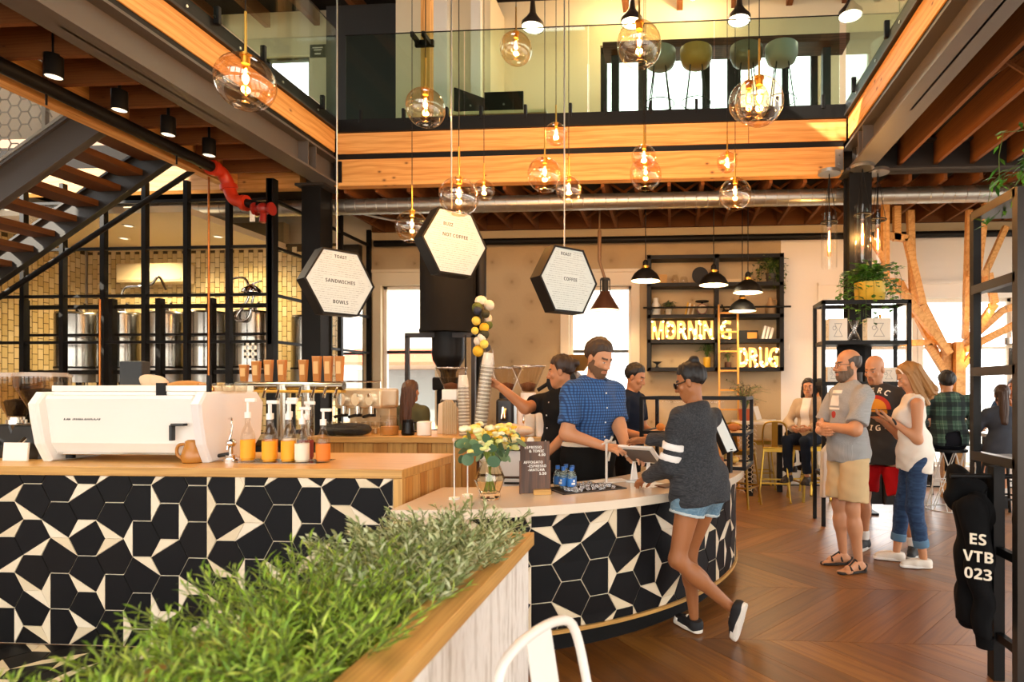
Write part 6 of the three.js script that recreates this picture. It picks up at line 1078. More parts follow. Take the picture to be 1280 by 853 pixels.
function handField(w, d, n, side, curl, s) { // wrist, direction, palm normal
  d = unit(d); n = unit(sub3(n, [d[0] * (n[0] * d[0] + n[1] * d[1] + n[2] * d[2]), d[1] * (n[0] * d[0] + n[1] * d[1] + n[2] * d[2]), d[2] * (n[0] * d[0] + n[1] * d[1] + n[2] * d[2])]));
  const a = cross3(d, n).map((q) => q * side), fs = [], pts = [w], at = (u, v, q) => add3(add3(add3(w, d, u * s), a, v * s), n, q * s); // a points to the thumb side
  fs.push(cap(at(0, 0, 0), at(0.03, 0, 0), 0.024 * s, 0.027 * s));
  for (let k = 0; k < 4; k++) {
    const v = 0.03 - k * 0.02, L = [0.072, 0.08, 0.075, 0.058][k], b = at(0.088 - Math.abs(k - 1) * 0.004, v, 0);
    fs.push(cap(at(0.02, v * 0.6, 0), b, 0.016 * s, 0.0115 * s));
    let p = b, ang = curl * 0.5; for (let j = 0; j < 3; j++) { const dir = add3(d.map((q) => q * Math.cos(ang)), n, Math.sin(ang)), l = L * [0.45, 0.32, 0.25][j] * s, e = add3(p, dir, l); fs.push(cap(p, e, (0.0098 - j * 0.001) * s, (0.0092 - j * 0.0011) * s)); pts.push(e); p = e; ang += curl; }
  }
  const t0 = at(0.022, 0.022, 0.006), t1 = at(0.055, 0.052, 0.018 + curl * 0.01), t2 = at(0.085, 0.058 - curl * 0.012, 0.03 + curl * 0.012), t3 = at(0.105, 0.056 - curl * 0.02, 0.036 + curl * 0.014);
  fs.push(cap(t0, t1, 0.015 * s, 0.012 * s), cap(t1, t2, 0.0115 * s, 0.01 * s), cap(t2, t3, 0.01 * s, 0.008 * s)); pts.push(t1, t2, t3, at(0, 0.03, 0), at(0.05, -0.04, 0));
  return { f: blend(fs, 0.006 * s), pts };
}
function bodyColors(g, base, fn) { const p = g.attributes.position, c = new Float32Array(p.count * 3); for (let i = 0; i < p.count; i++) { const q = fn ? fn(p.getX(i), p.getY(i), p.getZ(i)) : base; c[3 * i] = q.r; c[3 * i + 1] = q.g; c[3 * i + 2] = q.b; } g.setAttribute('color', new THREE.BufferAttribute(c, 3)); return g; }
const mSkin = new THREE.MeshPhysicalMaterial({ color: 0xffffff, vertexColors: true, roughness: 0.5, sheen: 0.15, sheenColor: new THREE.Color(0xffb090) });
function joinIndexed(list) { return mergeGeometries(list.map((g) => { for (const k of Object.keys(g.attributes)) if (!['position', 'normal', 'color'].includes(k)) g.deleteAttribute(k); return g; })); }
function shirtUV(g, ox = 0, oy = 0, backU = 0) { // planar uv in metres from the wearer's own front
  g = norm(g); const p = g.attributes.position, u = new Float32Array(p.count * 2);
  for (let i = 0; i < p.count; i += 3) { const e1 = V(p.getX(i + 1) - p.getX(i), p.getY(i + 1) - p.getY(i), p.getZ(i + 1) - p.getZ(i)), e2 = V(p.getX(i + 2) - p.getX(i), p.getY(i + 2) - p.getY(i), p.getZ(i + 2) - p.getZ(i)), n = e1.cross(e2), front = n.z > 0; for (let k = 0; k < 3; k++) { u[2 * (i + k)] = front || !backU ? p.getX(i + k) - ox : backU + p.getX(i + k) * 0.05; u[2 * (i + k) + 1] = p.getY(i + k) - oy; } }
  g.setAttribute('uv', new THREE.BufferAttribute(u, 2)); return g;
}
function person(o) {
  const t = thing('person', o.label, 'person', o.p, o.ry), s = (o.H || 1.72) / 1.75, fem = o.female ? 1 : 0, cell = o.cell || 0.011, cs = Math.cos(o.ry), sn = Math.sin(o.ry);
  const loc = (w) => { const x = w[0] - o.p[0], z = w[2] - o.p[2]; return [x * cs - z * sn, w[1] - o.p[1], x * sn + z * cs]; };
  const sit = o.sit, py = sit ? sit + 0.125 : 0.95 * s, lean = o.lean || 0, cl = Math.cos(lean), sl = Math.sin(lean);
  const spine = (x, y, z = 0) => { const a = y * s * cl - z * s * sl, b = y * s * sl + z * s * cl; return [x * s + (o.sway || 0) * y, py + a, b + (o.pz || 0)]; };
  const sw = (fem ? 0.165 : 0.195) * (o.wide || 1), J = { pel: spine(0, 0), wai: spine(0, 0.16, 0.01), che: spine(0, 0.34), nek: spine(0, 0.51, -0.015), hed: add3(spine(0, 0.665, 0.0), [0, 0, 0.012]), sL: spine(sw, 0.43, -0.01), sR: spine(-sw, 0.43, -0.01) };
  if (o.headAt) J.hed = add3(J.hed, o.headAt);
  const hw = (fem ? 0.095 : 0.09) * s;
  J.hL = [hw, py - 0.03, o.pz || 0]; J.hR = [-hw, py - 0.03, o.pz || 0];
  if (sit) { J.kL = [0.12, sit + 0.085, 0.42]; J.kR = [-0.12, sit + 0.085, 0.42]; J.aL = [0.12, sit - 0.36, 0.36]; J.aR = [-0.12, sit - 0.36, 0.36]; }
  else { J.kL = [hw + 0.01, 0.49 * s, 0.025]; J.kR = [-hw - 0.01, 0.49 * s, 0.025]; J.aL = [hw + 0.02, 0.085, -0.02]; J.aR = [-hw - 0.02, 0.085, -0.02]; }
  J.eL = add3(J.sL, [0.05 * s, -0.28 * s, -0.03]); J.wL = add3(J.eL, [0.0, -0.24 * s, 0.07]); J.eR = add3(J.sR, [-0.05 * s, -0.28 * s, -0.03]); J.wR = add3(J.eR, [0.0, -0.24 * s, 0.07]);
  for (const [k, v] of Object.entries(o.joints || {})) J[k] = v; for (const [k, v] of Object.entries(o.world || {})) J[k] = loc(v);
  // keep arm bones at human length
  for (const q of ['L', 'R']) { const ul = 0.29 * s, fl = 0.26 * s, S0 = J['s' + q], du = unit(sub3(J['e' + q], S0)); const W0 = J['w' + q]; J['e' + q] = add3(S0, du, ul); const dw = unit(sub3(W0, J['e' + q])); J['w' + q] = add3(J['e' + q], dw, Math.min(fl, Math.hypot(...sub3(W0, J['e' + q])) || fl)); if (!o.loose) J['w' + q] = add3(J['e' + q], dw, fl); }
  const g = o.girth || 1, b = o.belly || 0;
  const torso = (e) => [ell(spine(0, 0.34, 0), (fem ? 0.135 : 0.165) * s * g + e, 0.19 * s + e, (fem ? 0.1 : 0.115) * s * g + e, -lean), ell(spine(0, 0.15, 0.012 + b * 0.4), (fem ? 0.118 : 0.142) * s * g + e, 0.16 * s + e, (0.1 + b) * s * g + e, -lean), ell(J.pel, (fem ? 0.165 : 0.155) * s * g + e, 0.12 * s + e, 0.115 * s * g + e), cap(spine(-sw + 0.02, 0.435, -0.012), spine(0, 0.475, -0.015), 0.052 * s + e * 0.8, 0.058 * s + e * 0.8), cap(spine(sw - 0.02, 0.435, -0.012), spine(0, 0.475, -0.015), 0.052 * s + e * 0.8, 0.058 * s + e * 0.8), ...(fem ? [ell(spine(0.062, 0.32, 0.085), 0.06 * s + e, 0.062 * s + e, 0.055 * s + e), ell(spine(-0.062, 0.32, 0.085), 0.06 * s + e, 0.062 * s + e, 0.055 * s + e)] : [])];
  const arm = (q, e) => [cap(J['s' + q], J['e' + q], (fem ? 0.05 : 0.06) * s + e, (fem ? 0.036 : 0.043) * s + e), cap(mixp(J['e' + q], J['w' + q], -0.02), J['w' + q], (fem ? 0.038 : 0.046) * s + e, (fem ? 0.024 : 0.029) * s + e)];
  const leg = (q, e) => [cap(J['h' + q], J['k' + q], (fem ? 0.09 : 0.087) * s * g + e, 0.054 * s + e), cap(J['k' + q], mixp(J['k' + q], J['a' + q], 0.4), 0.053 * s + e, 0.054 * s + e), cap(mixp(J['k' + q], J['a' + q], 0.3), J['a' + q], 0.056 * s + e, 0.035 * s + e)];
  // ---- head, in its own frame
  const HQ = new THREE.Quaternion().setFromEuler(new THREE.Euler((o.head?.[1] || 0) + lean * 0.4, o.head?.[0] || 0, o.head?.[2] || 0, 'YXZ')), IQ = HQ.clone().invert(), hs = s * (fem ? 0.95 : 1), tmp = V(0, 0, 0);
  const toHead = (f) => (x, y, z) => { tmp.set((x - J.hed[0]) / hs, (y - J.hed[1]) / hs, (z - J.hed[2]) / hs).applyQuaternion(IQ); return f(tmp.x, tmp.y, tmp.z) * hs; };
  const headAtP = (p) => { const v = V(...p).multiplyScalar(hs).applyQuaternion(HQ); return [v.x + J.hed[0], v.y + J.hed[1], v.z + J.hed[2]]; };
  const hb = [ell([0, 0.035, -0.018], 0.075, 0.088, 0.095), ell([0, -0.035, 0.022], 0.058, 0.082, 0.066), ell([0, -0.098, 0.052], 0.03, 0.024, 0.03), cap([-0.05, -0.06, 0.0], [-0.018, -0.1, 0.05], 0.02, 0.018), cap([0.05, -0.06, 0.0], [0.018, -0.1, 0.05], 0.02, 0.018)];
  const hFeat = [cap([-0.034, 0.021, 0.073], [0.034, 0.021, 0.073], 0.012, 0.012), cap([0, 0.008, 0.086], [0, -0.03, 0.106], 0.008, 0.0125), cap([-0.011, -0.036, 0.092], [0.011, -0.036, 0.092], 0.0095, 0.0095), cap([-0.019, -0.064, 0.08], [0.019, -0.064, 0.08], 0.0085, 0.0085), cap([-0.017, -0.074, 0.078], [0.017, -0.074, 0.078], 0.009, 0.009), ell([0.04, -0.025, 0.06], 0.022, 0.022, 0.018), ell([-0.04, -0.025, 0.06], 0.022, 0.022, 0.018)];
  const hBase = blend(hb, 0.035), hF = blend(hFeat, 0.008), ears = [ell([0.077, -0.008, -0.008], 0.01, 0.032, 0.019), ell([-0.077, -0.008, -0.008], 0.01, 0.032, 0.019)];
  const eyeS = [ell([0.031, 0.003, 0.089], 0.017, 0.011, 0.014), ell([-0.031, 0.003, 0.089], 0.017, 0.011, 0.014)], mouth = cap([-0.02, -0.069, 0.09], [0.02, -0.069, 0.09], 0.0022, 0.0022), ball = [ell([0.031, 0.002, 0.073], 0.0125, 0.0125, 0.0125), ell([-0.031, 0.002, 0.073], 0.0125, 0.0125, 0.0125)];
  const face = (x, y, z) => { let d = smin(hBase(x, y, z), hF(x, y, z), 0.014); for (const e of eyeS) d = -smin(-d, e(x, y, z), 0.008); d = Math.max(d, -mouth(x, y, z)); for (const e of ball) d = Math.min(d, e(x, y, z)); for (const e of ears) d = smin(d, e(x, y, z), 0.006); return d; };
  const neckC = cap(add3(J.nek, [0, -0.05, 0]), headAtP([0, -0.04, -0.018]), 0.058 * s * (fem ? 0.85 : 1), 0.05 * s * (fem ? 0.85 : 1));
  // ---- skin
  const skin = new THREE.Color(o.skin || 0xc98a64), lip = new THREE.Color(o.skin || 0xc98a64).lerp(new THREE.Color(0x8a3a34), 0.5), brow = new THREE.Color(o.hairCol || 0x2a1c14), white = new THREE.Color(0xe8e0d8), iris = new THREE.Color(0x2a1c14), iv = V(0, 0, 0);
  const bodyF = blend([...torso(-0.012), ...arm('L', 0), ...arm('R', 0), ...leg('L', -0.004), ...leg('R', -0.004), neckC], 0.035);
  const all = Object.values(J), bnd = bounds(all, 0.2), parts = [];
  parts.push(bodyColors(netMesh(bodyF, bnd[0], bnd[1], cell * 1.1), skin));
  const headF = toHead(face), nearNeck = neckC, hc = o.cell > 0.012 ? 0.006 : 0.0045;
  parts.push(bodyColors(netMesh((x, y, z) => smin(headF(x, y, z), nearNeck(x, y, z) + 0.001, 0.02), add3(J.hed, [-0.15, -0.19, -0.16]), add3(J.hed, [0.15, 0.16, 0.16]), hc), skin, (x, y, z) => {
    iv.set((x - J.hed[0]) / hs, (y - J.hed[1]) / hs, (z - J.hed[2]) / hs).applyQuaternion(IQ); const ax = Math.abs(iv.x);
    if (iv.z > 0.06 && ax > 0.021 && ax < 0.042 && iv.z > 0.078 && Math.abs(iv.y + 0.001) < 0.0052) return Math.abs(ax - 0.031) < 0.006 ? iris : iv.y > 0.002 ? brow : white;
    if (iv.z > 0.06 && iv.y > 0.019 && iv.y < 0.031 && ax > 0.012 && ax < 0.05) return brow;
    if (iv.z > 0.06 && Math.abs(iv.y + 0.069) < 0.0125 && ax < 0.024) return lip; return skin; }));
  for (const [q, sg] of [['L', 1], ['R', -1]]) {
    const h = o.hands?.[q] || {}, dir = h.d ? (h.world ? unit(sub3(loc(add3(o.p, h.d)), [0, 0, 0])) : h.d) : unit(sub3(J['w' + q], J['e' + q])), nn = h.n ? (h.world ? sub3(loc(add3(o.p, h.n)), [0, 0, 0]) : h.n) : [-sg, 0, 0.2];
    const H2 = handField(J['w' + q], dir, nn, -sg, h.curl ?? 0.5, s * (fem ? 0.92 : 1)), bb2 = bounds(H2.pts, 0.03); parts.push(bodyColors(netMesh(H2.f, bb2[0], bb2[1], o.cell > 0.012 ? 0.006 : 0.0042), skin));
  }
  // bare or shod feet
  const foot = (q) => { const A = J['a' + q], d = unit(o.toes?.[q] || [q === 'L' ? 0.18 : -0.18, 0, 1]); let up = unit(sub3([0, 1, 0], d.map((v) => v * d[1]))); if (Math.abs(d[1]) > 0.985) up = [0, 0, 1]; const side = cross3(up, d), at = (u, v, w) => add3(add3(add3(A, d, u * s), up, (v - 0.085) * s), side, w * s); return { at, A, d, up }; };
  const FT = { L: foot('L'), R: foot('R') };
  if (o.feet !== 'none') for (const q of ['L', 'R']) {
    const F = FT[q], at = F.at, sg = q === 'L' ? 1 : -1, kind = o.shoe?.kind;
    const bare = blend([cap(at(-0.03, 0.04, 0), at(0.1, 0.03, 0), 0.035 * s, 0.03 * s), cap(at(0.0, 0.075, 0), at(0.11, 0.035, 0), 0.035 * s, 0.024 * s), ...[0, 1, 2, 3, 4].map((k) => cap(at(0.1, 0.022, (0.026 - k * 0.014) * sg * -1), at(0.175 - k * 0.011, 0.015, (0.03 - k * 0.016) * sg * -1), 0.014 * s, (k ? 0.0095 : 0.0125) * s))], 0.014), bq = bounds([at(-0.06, 0, 0.05), at(0.2, 0.12, -0.05), at(-0.06, 0.12, -0.05), at(0.2, 0, 0.05)], 0.05);
    if (!kind || kind === 'sandal') parts.push(bodyColors(netMesh(bare, bq[0], bq[1], 0.006), skin));
    if (!kind) continue;
    const outline = blend([cap(at(-0.035, 0, 0), at(0.06, 0, 0.004 * -sg), 0.036 * s, 0.04 * s), cap(at(0.06, 0, 0.004 * -sg), at(0.15, 0, 0.012 * -sg), 0.041 * s, 0.04 * s)], 0.02), th = o.shoe.sole || 0.012;
    const upv = F.up, base = at(0, 0, 0), hgt = (x, y, z) => (x - base[0]) * upv[0] + (y - base[1]) * upv[1] + (z - base[2]) * upv[2];
    const flat = (x, y, z) => { const h = hgt(x, y, z); return outline(x - upv[0] * h, y - upv[1] * h, z - upv[2] * h); };
    mesh('sole', netMesh((x, y, z) => Math.max(flat(x, y, z), Math.abs(hgt(x, y, z) - th) - th), bq[0], bq[1], 0.0055), S(o.shoe.soleCol ?? 0xe8e2d6, 0.7), t);
    if (kind === 'sandal') { const st = [at(0.1, 0.03, 0.045), at(0.1, 0.06, 0), at(0.1, 0.03, -0.045)], s2 = [at(0.02, 0.03, 0.042), at(0.035, 0.1, 0), at(0.02, 0.03, -0.042)], s3 = [at(-0.02, 0.02, 0.045), at(-0.075, 0.05, 0), at(-0.02, 0.02, -0.045)]; for (const q3 of [st, s2, s3]) mesh('strap', tube(q3, 0.009, 14, 6), S(o.shoe.col, 0.8), t); mesh('strap', tube([at(0.03, 0.1, 0), at(0.1, 0.06, 0.01)], 0.008, 8, 6), S(o.shoe.col, 0.8), t); continue; }
    const topc = o.shoe.low ? 0.07 : 0.085;
    const shoe = blend([cap(at(-0.03, 0.04, 0), at(0.06, 0.04, 0), 0.038 * s, 0.038 * s), cap(at(0.05, 0.045, 0), at(0.15, 0.026, 0.012 * -sg), 0.04 * s, 0.034 * s), cap(at(-0.02, 0.04, 0), at(-0.005, 0.1, 0), 0.04 * s, 0.042 * s)], 0.03), lowCut = (x, y, z) => hgt(x, y, z) - topc * s - 0.02 * s * Math.max(0, 1), uc = (x, y, z) => Math.max(shoe(x, y, z), hgt(x, y, z) - topc * 1.05 * s, -(hgt(x, y, z) - th));
    const su = mesh('shoe', netMesh(uc, bq[0], bq[1], 0.0055), S(o.shoe.col, 0.7), t);
    if (o.shoe.cap) mesh('toe_cap', netMesh((x, y, z) => Math.max(shoe(x, y, z) - 0.002, -(hgt(x, y, z) - th), ((x - at(0.125, 0, 0)[0]) * -F.d[0] + (y - at(0.125, 0, 0)[1]) * -F.d[1] + (z - at(0.125, 0, 0)[2]) * -F.d[2]), hgt(x, y, z) - 0.042), bq[0], bq[1], 0.0055), S(0xece4d6, 0.6), su);
    if (o.shoe.laces) for (let k = 0; k < 5; k++) mesh('lace', tube([at(0.055 + k * 0.015, 0.072 - k * 0.0065, 0.022), at(0.06 + k * 0.015, 0.084 - k * 0.0068, 0), at(0.055 + k * 0.015, 0.072 - k * 0.0065, -0.022)], 0.0032, 6, 5), S(0xece4d6, 0.8), su);
    if (o.shoe.sock) mesh('sock', netMesh((x, y, z) => Math.max(cap(add3(J['a' + q], [0, -0.01, 0]), mixp(J['a' + q], J['k' + q], 0.16), 0.039 * s, 0.042 * s)(x, y, z)), ...bounds([J['a' + q], mixp(J['a' + q], J['k' + q], 0.16)], 0.06), 0.007), S(o.shoe.sock, 0.9), su);
  }
  t.add(Object.assign(new THREE.Mesh(joinIndexed(parts), mSkin), { name: 'body', castShadow: true, receiveShadow: true }));
  // ---- clothing
  const folds = (amp, seed) => (x, y, z) => amp * (Math.sin(y * 38 + 5 * Math.sin(x * 9 + seed) + 3 * Math.sin(z * 11)) * 0.5 + Math.sin(x * 31 + y * 17 + z * 23 + seed) * 0.5 + Math.sin(y * 75 + x * 40) * 0.2);
  const cm = (c, ex) => c.isMaterial ? c : S(c, 0.9, { bumpMap: clothBump, bumpScale: 0.0008, specularIntensity: 0.25, ...ex });
  if (o.top) {
    const T0 = o.top, e = T0.ease ?? 0.016, fl = folds(T0.fold ?? 0.005, 1.3), hem = T0.hem ?? 0.0, fs = [...torso(e), ell(add3(J.pel, [0, -0.03, 0]), (fem ? 0.165 : 0.16) * s * g + e + (T0.hip ?? 0.014), 0.3 * s + e, 0.12 * s * g + e + (T0.hip ?? 0.014) + b * 0.5)];
    const slv = (q) => { if (!T0.sleeve) return []; const A = arm(q, e * (T0.loose || 1)), out = []; if (T0.sleeve <= 1) { const end = mixp(J['s' + q], J['e' + q], T0.sleeve), d = unit(sub3(J['e' + q], J['s' + q])), c0 = cap(J['s' + q], J['e' + q], (fem ? 0.05 : 0.058) * s + e * 0.7, (fem ? 0.042 : 0.05) * s + e * 0.7 + (T0.flare || 0.006)), pl = plane(end, d); out.push((x, y, z) => Math.max(c0(x, y, z), pl(x, y, z))); } else { const end = mixp(J['e' + q], J['w' + q], T0.sleeve - 1), d = unit(sub3(J['w' + q], J['e' + q])), c1 = cap(J['e' + q], J['w' + q], 0.045 * s + e, 0.033 * s + e), pl = plane(end, d); out.push(A[0], (x, y, z) => Math.max(c1(x, y, z), pl(x, y, z))); } return out; };
    const fb = blend(fs, 0.04), ff = blend([...slv('L'), ...slv('R'), fb], 0.03), hemP = [0, py + hem, 0], tilt = T0.slant || 0, ncut = ell(add3(J.nek, [0, 0.045 * s, 0.02]), (T0.neckR || 0.075) * s, 0.06 * s, (T0.neckR || 0.075) * s);
    const strap = T0.tank ? (q) => cap(add3(J['s' + q], [q === 'L' ? 0.02 : -0.02, -0.03, 0]), add3(J['s' + q], unit(sub3(J['s' + q], J.che)).map((v) => v * 0.1)), 0.088 * s, 0.1 * s) : null, sc = strap && [strap('L'), strap('R')];
    const field = (x, y, z) => { let d = ff(x, y, z) + fl(x, y, z); d = Math.max(d, hemP[1] + tilt * z - y + 0.004 * Math.sin(x * 40)); d = Math.max(d, -ncut(x, y, z)); if (sc) d = Math.max(d, -sc[0](x, y, z), -sc[1](x, y, z)); return d; };
    const bq = bounds([J.pel, J.sL, J.sR, J.eL, J.eR, J.nek, ...(T0.sleeve > 1 ? [J.wL, J.wR] : [])], 0.17); let G = netMesh(field, bq[0], bq[1], cell);
    if (T0.uv) G = shirtUV(G, ...T0.uv);
    const sh = mesh(T0.name || 'shirt', G, cm(T0.mat), t);
    if (T0.collar) mesh('collar', tube(Array.from({ length: 9 }, (_, k) => { const a = 0.55 + (k / 8) * (6.283 - 1.1), r = 0.068 * s; return add3(J.nek, [Math.sin(a) * r, 0.02 * s + 0.012 * Math.cos(a + Math.PI) - 0.02, Math.cos(a) * r + 0.012]); }), 0.015 * s, 30, 8), cm(T0.mat), sh);
    if (T0.buttons) for (let k = 0; k < 4; k++) { const y = 0.42 - k * 0.1, P0 = spine(0, y, 0); let z = 0.25; while (z > 0.02 && field(P0[0], P0[1], P0[2] + z) > 0) z -= 0.004; mesh('button', sph(0.006, P0[0], P0[1], P0[2] + z + 0.002, 8), M.paper, sh); }
    for (const st of T0.bands || []) { const q = st.q, A = J['s' + q], E = J['e' + q], d = unit(sub3(E, A)), p0 = mixp(A, E, st.a), p1 = mixp(A, E, st.b), c0 = cap(A, E, (fem ? 0.05 : 0.06) * s + e + 0.004, (fem ? 0.036 : 0.043) * s + e + 0.006), a0 = plane(p0, d), a1 = plane(p1, d); mesh('sleeve_stripe', netMesh((x, y, z) => Math.max(c0(x, y, z) + fl(x, y, z) - 0.0035, -a0(x, y, z), a1(x, y, z)), ...bounds([p0, p1], 0.1), 0.007), cm(0xe8e4de), sh); }
    if (T0.under) mesh('undershirt', netMesh((x, y, z) => { const d = fb(x, y, z) - 0.006; return Math.max(d, Math.abs(x) - T0.under.w, -(z - 0.02), J.pel[1] + 0.1 - y, y - J.nek[1] - 0.01); }, bq[0], bq[1], cell), cm(T0.under.mat), sh);
  }
  if (o.bottom) {
    const B0 = o.bottom, e = B0.ease ?? 0.012, fl = folds(B0.fold ?? 0.004, 4.1), fs = [ell(J.pel, (fem ? 0.168 : 0.158) * s * g + e, 0.125 * s + e, 0.118 * s * g + e)];
    for (const q of ['L', 'R']) {
      if (B0.len <= 1) { const end = mixp(J['h' + q], J['k' + q], B0.len), d = unit(sub3(J['k' + q], J['h' + q])), c0 = cap(J['h' + q], J['k' + q], 0.092 * s * g + e, (0.062 + (B0.flare || 0)) * s * g + e), pl = plane(end, d); fs.push((x, y, z) => Math.max(c0(x, y, z), pl(x, y, z))); }
      else { const end = mixp(J['k' + q], J['a' + q], B0.len - 1), d = unit(sub3(J['a' + q], J['k' + q])), c0 = leg(q, e), c1 = cap(J['k' + q], J['a' + q], 0.056 * s + e, (B0.hemR || 0.044) * s + e), pl = plane(end, d); fs.push(c0[0], (x, y, z) => Math.max(Math.min(c1(x, y, z), c0[1](x, y, z)), pl(x, y, z))); }
    }
    const ff = blend(fs, 0.03), wy = py + (B0.waist ?? (o.top && !o.apron && !sit ? Math.min(0.09, (o.top.hem ?? 0) + 0.04) : 0.09)) * s, bq = bounds([J.pel, J.kL, J.kR, ...(B0.len > 1 ? [J.aL, J.aR] : [])], 0.2);
    const bt = mesh(B0.name || 'trousers', B0.uv ? shirtUV(netMesh((x, y, z) => Math.max(ff(x, y, z) + fl(x, y, z), y - wy), bq[0], bq[1], cell)) : netMesh((x, y, z) => Math.max(ff(x, y, z) + fl(x, y, z), y - wy), bq[0], bq[1], cell), cm(B0.mat), t);
    for (const c of B0.cuffs || []) for (const q of ['L', 'R']) { const a = B0.len <= 1 ? J['h' + q] : J['k' + q], z2 = B0.len <= 1 ? J['k' + q] : J['a' + q], f = B0.len <= 1 ? B0.len : B0.len - 1, d = unit(sub3(z2, a)), p0 = mixp(a, z2, f - c.h), p1 = mixp(a, z2, f + 0.004), c0 = cap(a, z2, (B0.len <= 1 ? 0.092 : 0.056) * s + e, (B0.len <= 1 ? 0.062 + (B0.flare || 0) : B0.hemR || 0.044) * s + e), a0 = plane(p0, d), a1 = plane(p1, d); mesh('cuff', netMesh((x, y, z) => Math.max(c0(x, y, z) - 0.004, -a0(x, y, z), a1(x, y, z)), ...bounds([p0, p1], 0.13), 0.008), cm(c.mat), bt); }
  }
  if (o.apron) { const e = 0.026, ff = blend([...torso(e), ...leg('L', e), ...leg('R', e)], 0.09), bq = bounds([J.pel, J.kL, J.kR], 0.26), ap = mesh('apron', netMesh((x, y, z) => Math.max(ff(x, y, z), y - py - 0.1, py - 0.62 - y, -(z + 0.06)), bq[0], bq[1], cell), cm(0x161514), t); mesh('apron_tie', netMesh((x, y, z) => Math.max(ff(x, y, z) - 0.005, Math.abs(y - py - 0.07 + 0.1 * x * 0.1) - 0.016), bq[0], bq[1], 0.008), cm(0xe4dccb), ap); const k = add3(J.pel, [o.apron, 0.07, 0.16]); mesh('apron_knot', [tube([k, add3(k, [-0.015, -0.06, 0.02]), add3(k, [-0.02, -0.12, 0.01])], 0.009, 10, 6), tube([k, add3(k, [0.02, 0.05, 0.01])], 0.009, 8, 6)], cm(0xe4dccb), ap); }
  // ---- hair, beard, glasses
  const hcol = S(o.hairCol || 0x2a1c14, 0.55), hn = (x, y, z) => 0.004 * Math.sin(x * 160 + 30 * y) * Math.sin(z * 120 + 12 * y) + 0.003 * Math.sin(x * 70 - z * 90);
  const scalp = (th) => (x, y, z) => Math.min(hb[0](x, y, z), hBase(x, y, z)) - th;
  const hairs = [];
  if (o.hair) {
    const k = o.hair, hl = (z) => z > 0.055 ? 0.072 + (z - 0.055) * 0.25 : z > 0.025 ? lerp(0.05, 0.072, (z - 0.025) / 0.03) : z > 0.006 ? lerp(-0.012, 0.05, (z - 0.006) / 0.019) : z > -0.03 ? lerp(-0.025, -0.012, (z + 0.03) / 0.036) : lerp(-0.072, -0.025, clamp((z + 0.1) / 0.07)), cut = { short: (x, y, z) => (hl(z + (Math.abs(x) < 0.03 ? -0.004 : 0)) - y) * 0.7, crop: (x, y, z) => (hl(z) - y) * 0.7, fringe: (x, y, z) => Math.max((hl(z) - y) * 0.7, z - 0.025, y - 0.068 + Math.max(0, z + 0.03) * 0.5), up: (x, y, z) => (hl(z) + (z > 0 ? -0.004 : 0.012) - y) * 0.7, long: (x, y, z) => Math.max((z > 0.03 ? 0.05 + (z - 0.03) * 0.5 : 0.05 + (z - 0.03) * 3) - y, z - 0.1) * 0.6 }[k.cut];
    const th = k.th || 0.012, ho = hl; hairs.push((x, y, z) => Math.max(scalp(th * clamp(0.35 + (y - ho(z)) * 14, 0.3, 1.15))(x, y, z) + hn(x, y, z) * 0.8, cut(x, y, z)));
    if (k.bun) hairs.push(ell(k.bun, k.bunR || 0.035, (k.bunR || 0.035) * 0.95, k.bunR || 0.035));
    for (const c of k.strands || []) hairs.push((() => { const f = cap(c[0], c[1], c[2], c[3]); return (x, y, z) => f(x, y, z) + hn(x * 1.6, y * 0.25, z * 1.6) * 1.3; })());
    const hf = toHead(blend(hairs, 0.018)), pts = [[-0.11, 0.15, -0.14], [0.11, -0.12, 0.11], ...(k.strands || []).flatMap((c) => [c[0], c[1]]), ...(k.bun ? [k.bun] : [])].map(headAtP), bq = bounds(pts, 0.08);
    mesh('hair', netMesh(hf, bq[0], bq[1], hc), hcol, t);
  }
  if (o.beard) mesh('beard', netMesh(toHead((x, y, z) => Math.max(smin(hBase(x, y, z), hF(x, y, z), 0.014) - o.beard.th - 0.4 * hn(x * 2, y * 2, z * 2), y + 0.03 + (z > 0.03 ? 0.014 : -0.02) + (Math.abs(x) < 0.022 && z > 0.06 ? 0.002 : 0), -(z + 0.012 - 0.1 * y), -(mouth(x, y, z) - 0.009))), ...bounds([headAtP([-0.09, -0.15, -0.06]), headAtP([0.09, 0.02, 0.13])], 0.06), hc), S(o.beard.col, 0.8), t);
  if (o.glasses) { const gl = [], m = o.glasses === 'sun' ? S(0x14110f, 0.15) : S(0x3a2a1c, 0.3); const tr = (g2) => { g2.scale(hs, hs, hs).applyQuaternion(HQ); return g2.translate(...J.hed); };
    for (const x of [-0.033, 0.033]) { if (o.glasses === 'sun') gl.push(tr(sph(0.027, x, 0.0, 0.098, 14, 1, 0.85, 0.3))); else gl.push(tr(T(norm(new THREE.TorusGeometry(0.022, 0.0022, 6, 22)), x, -0.002, 0.103))); gl.push(tr(rod([Math.sign(x) * 0.056, 0.006, 0.094], [Math.sign(x) * 0.079, 0.006, -0.01], o.glasses === 'sun' ? 0.0045 : 0.0022, 6))); }
    gl.push(tr(rod([-0.012, 0.002, 0.108], [0.012, 0.002, 0.108], 0.0025, 6))); mesh(o.glasses === 'sun' ? 'sunglasses' : 'glasses', gl, m, t); if (o.glasses !== 'sun') 0; }
  if (o.band) mesh('head_glasses', tube(Array.from({ length: 9 }, (_, k) => { const a = -1.3 + k * 0.325; return headAtP([Math.sin(a) * 0.088, 0.035 + Math.cos(a) * 0.078, 0.045]); }), 0.006, 24, 6), S(0xf0dcd0, 0.3), t);
  o.extra?.(t, J, { headAtP, spine, loc });
  return t;
}
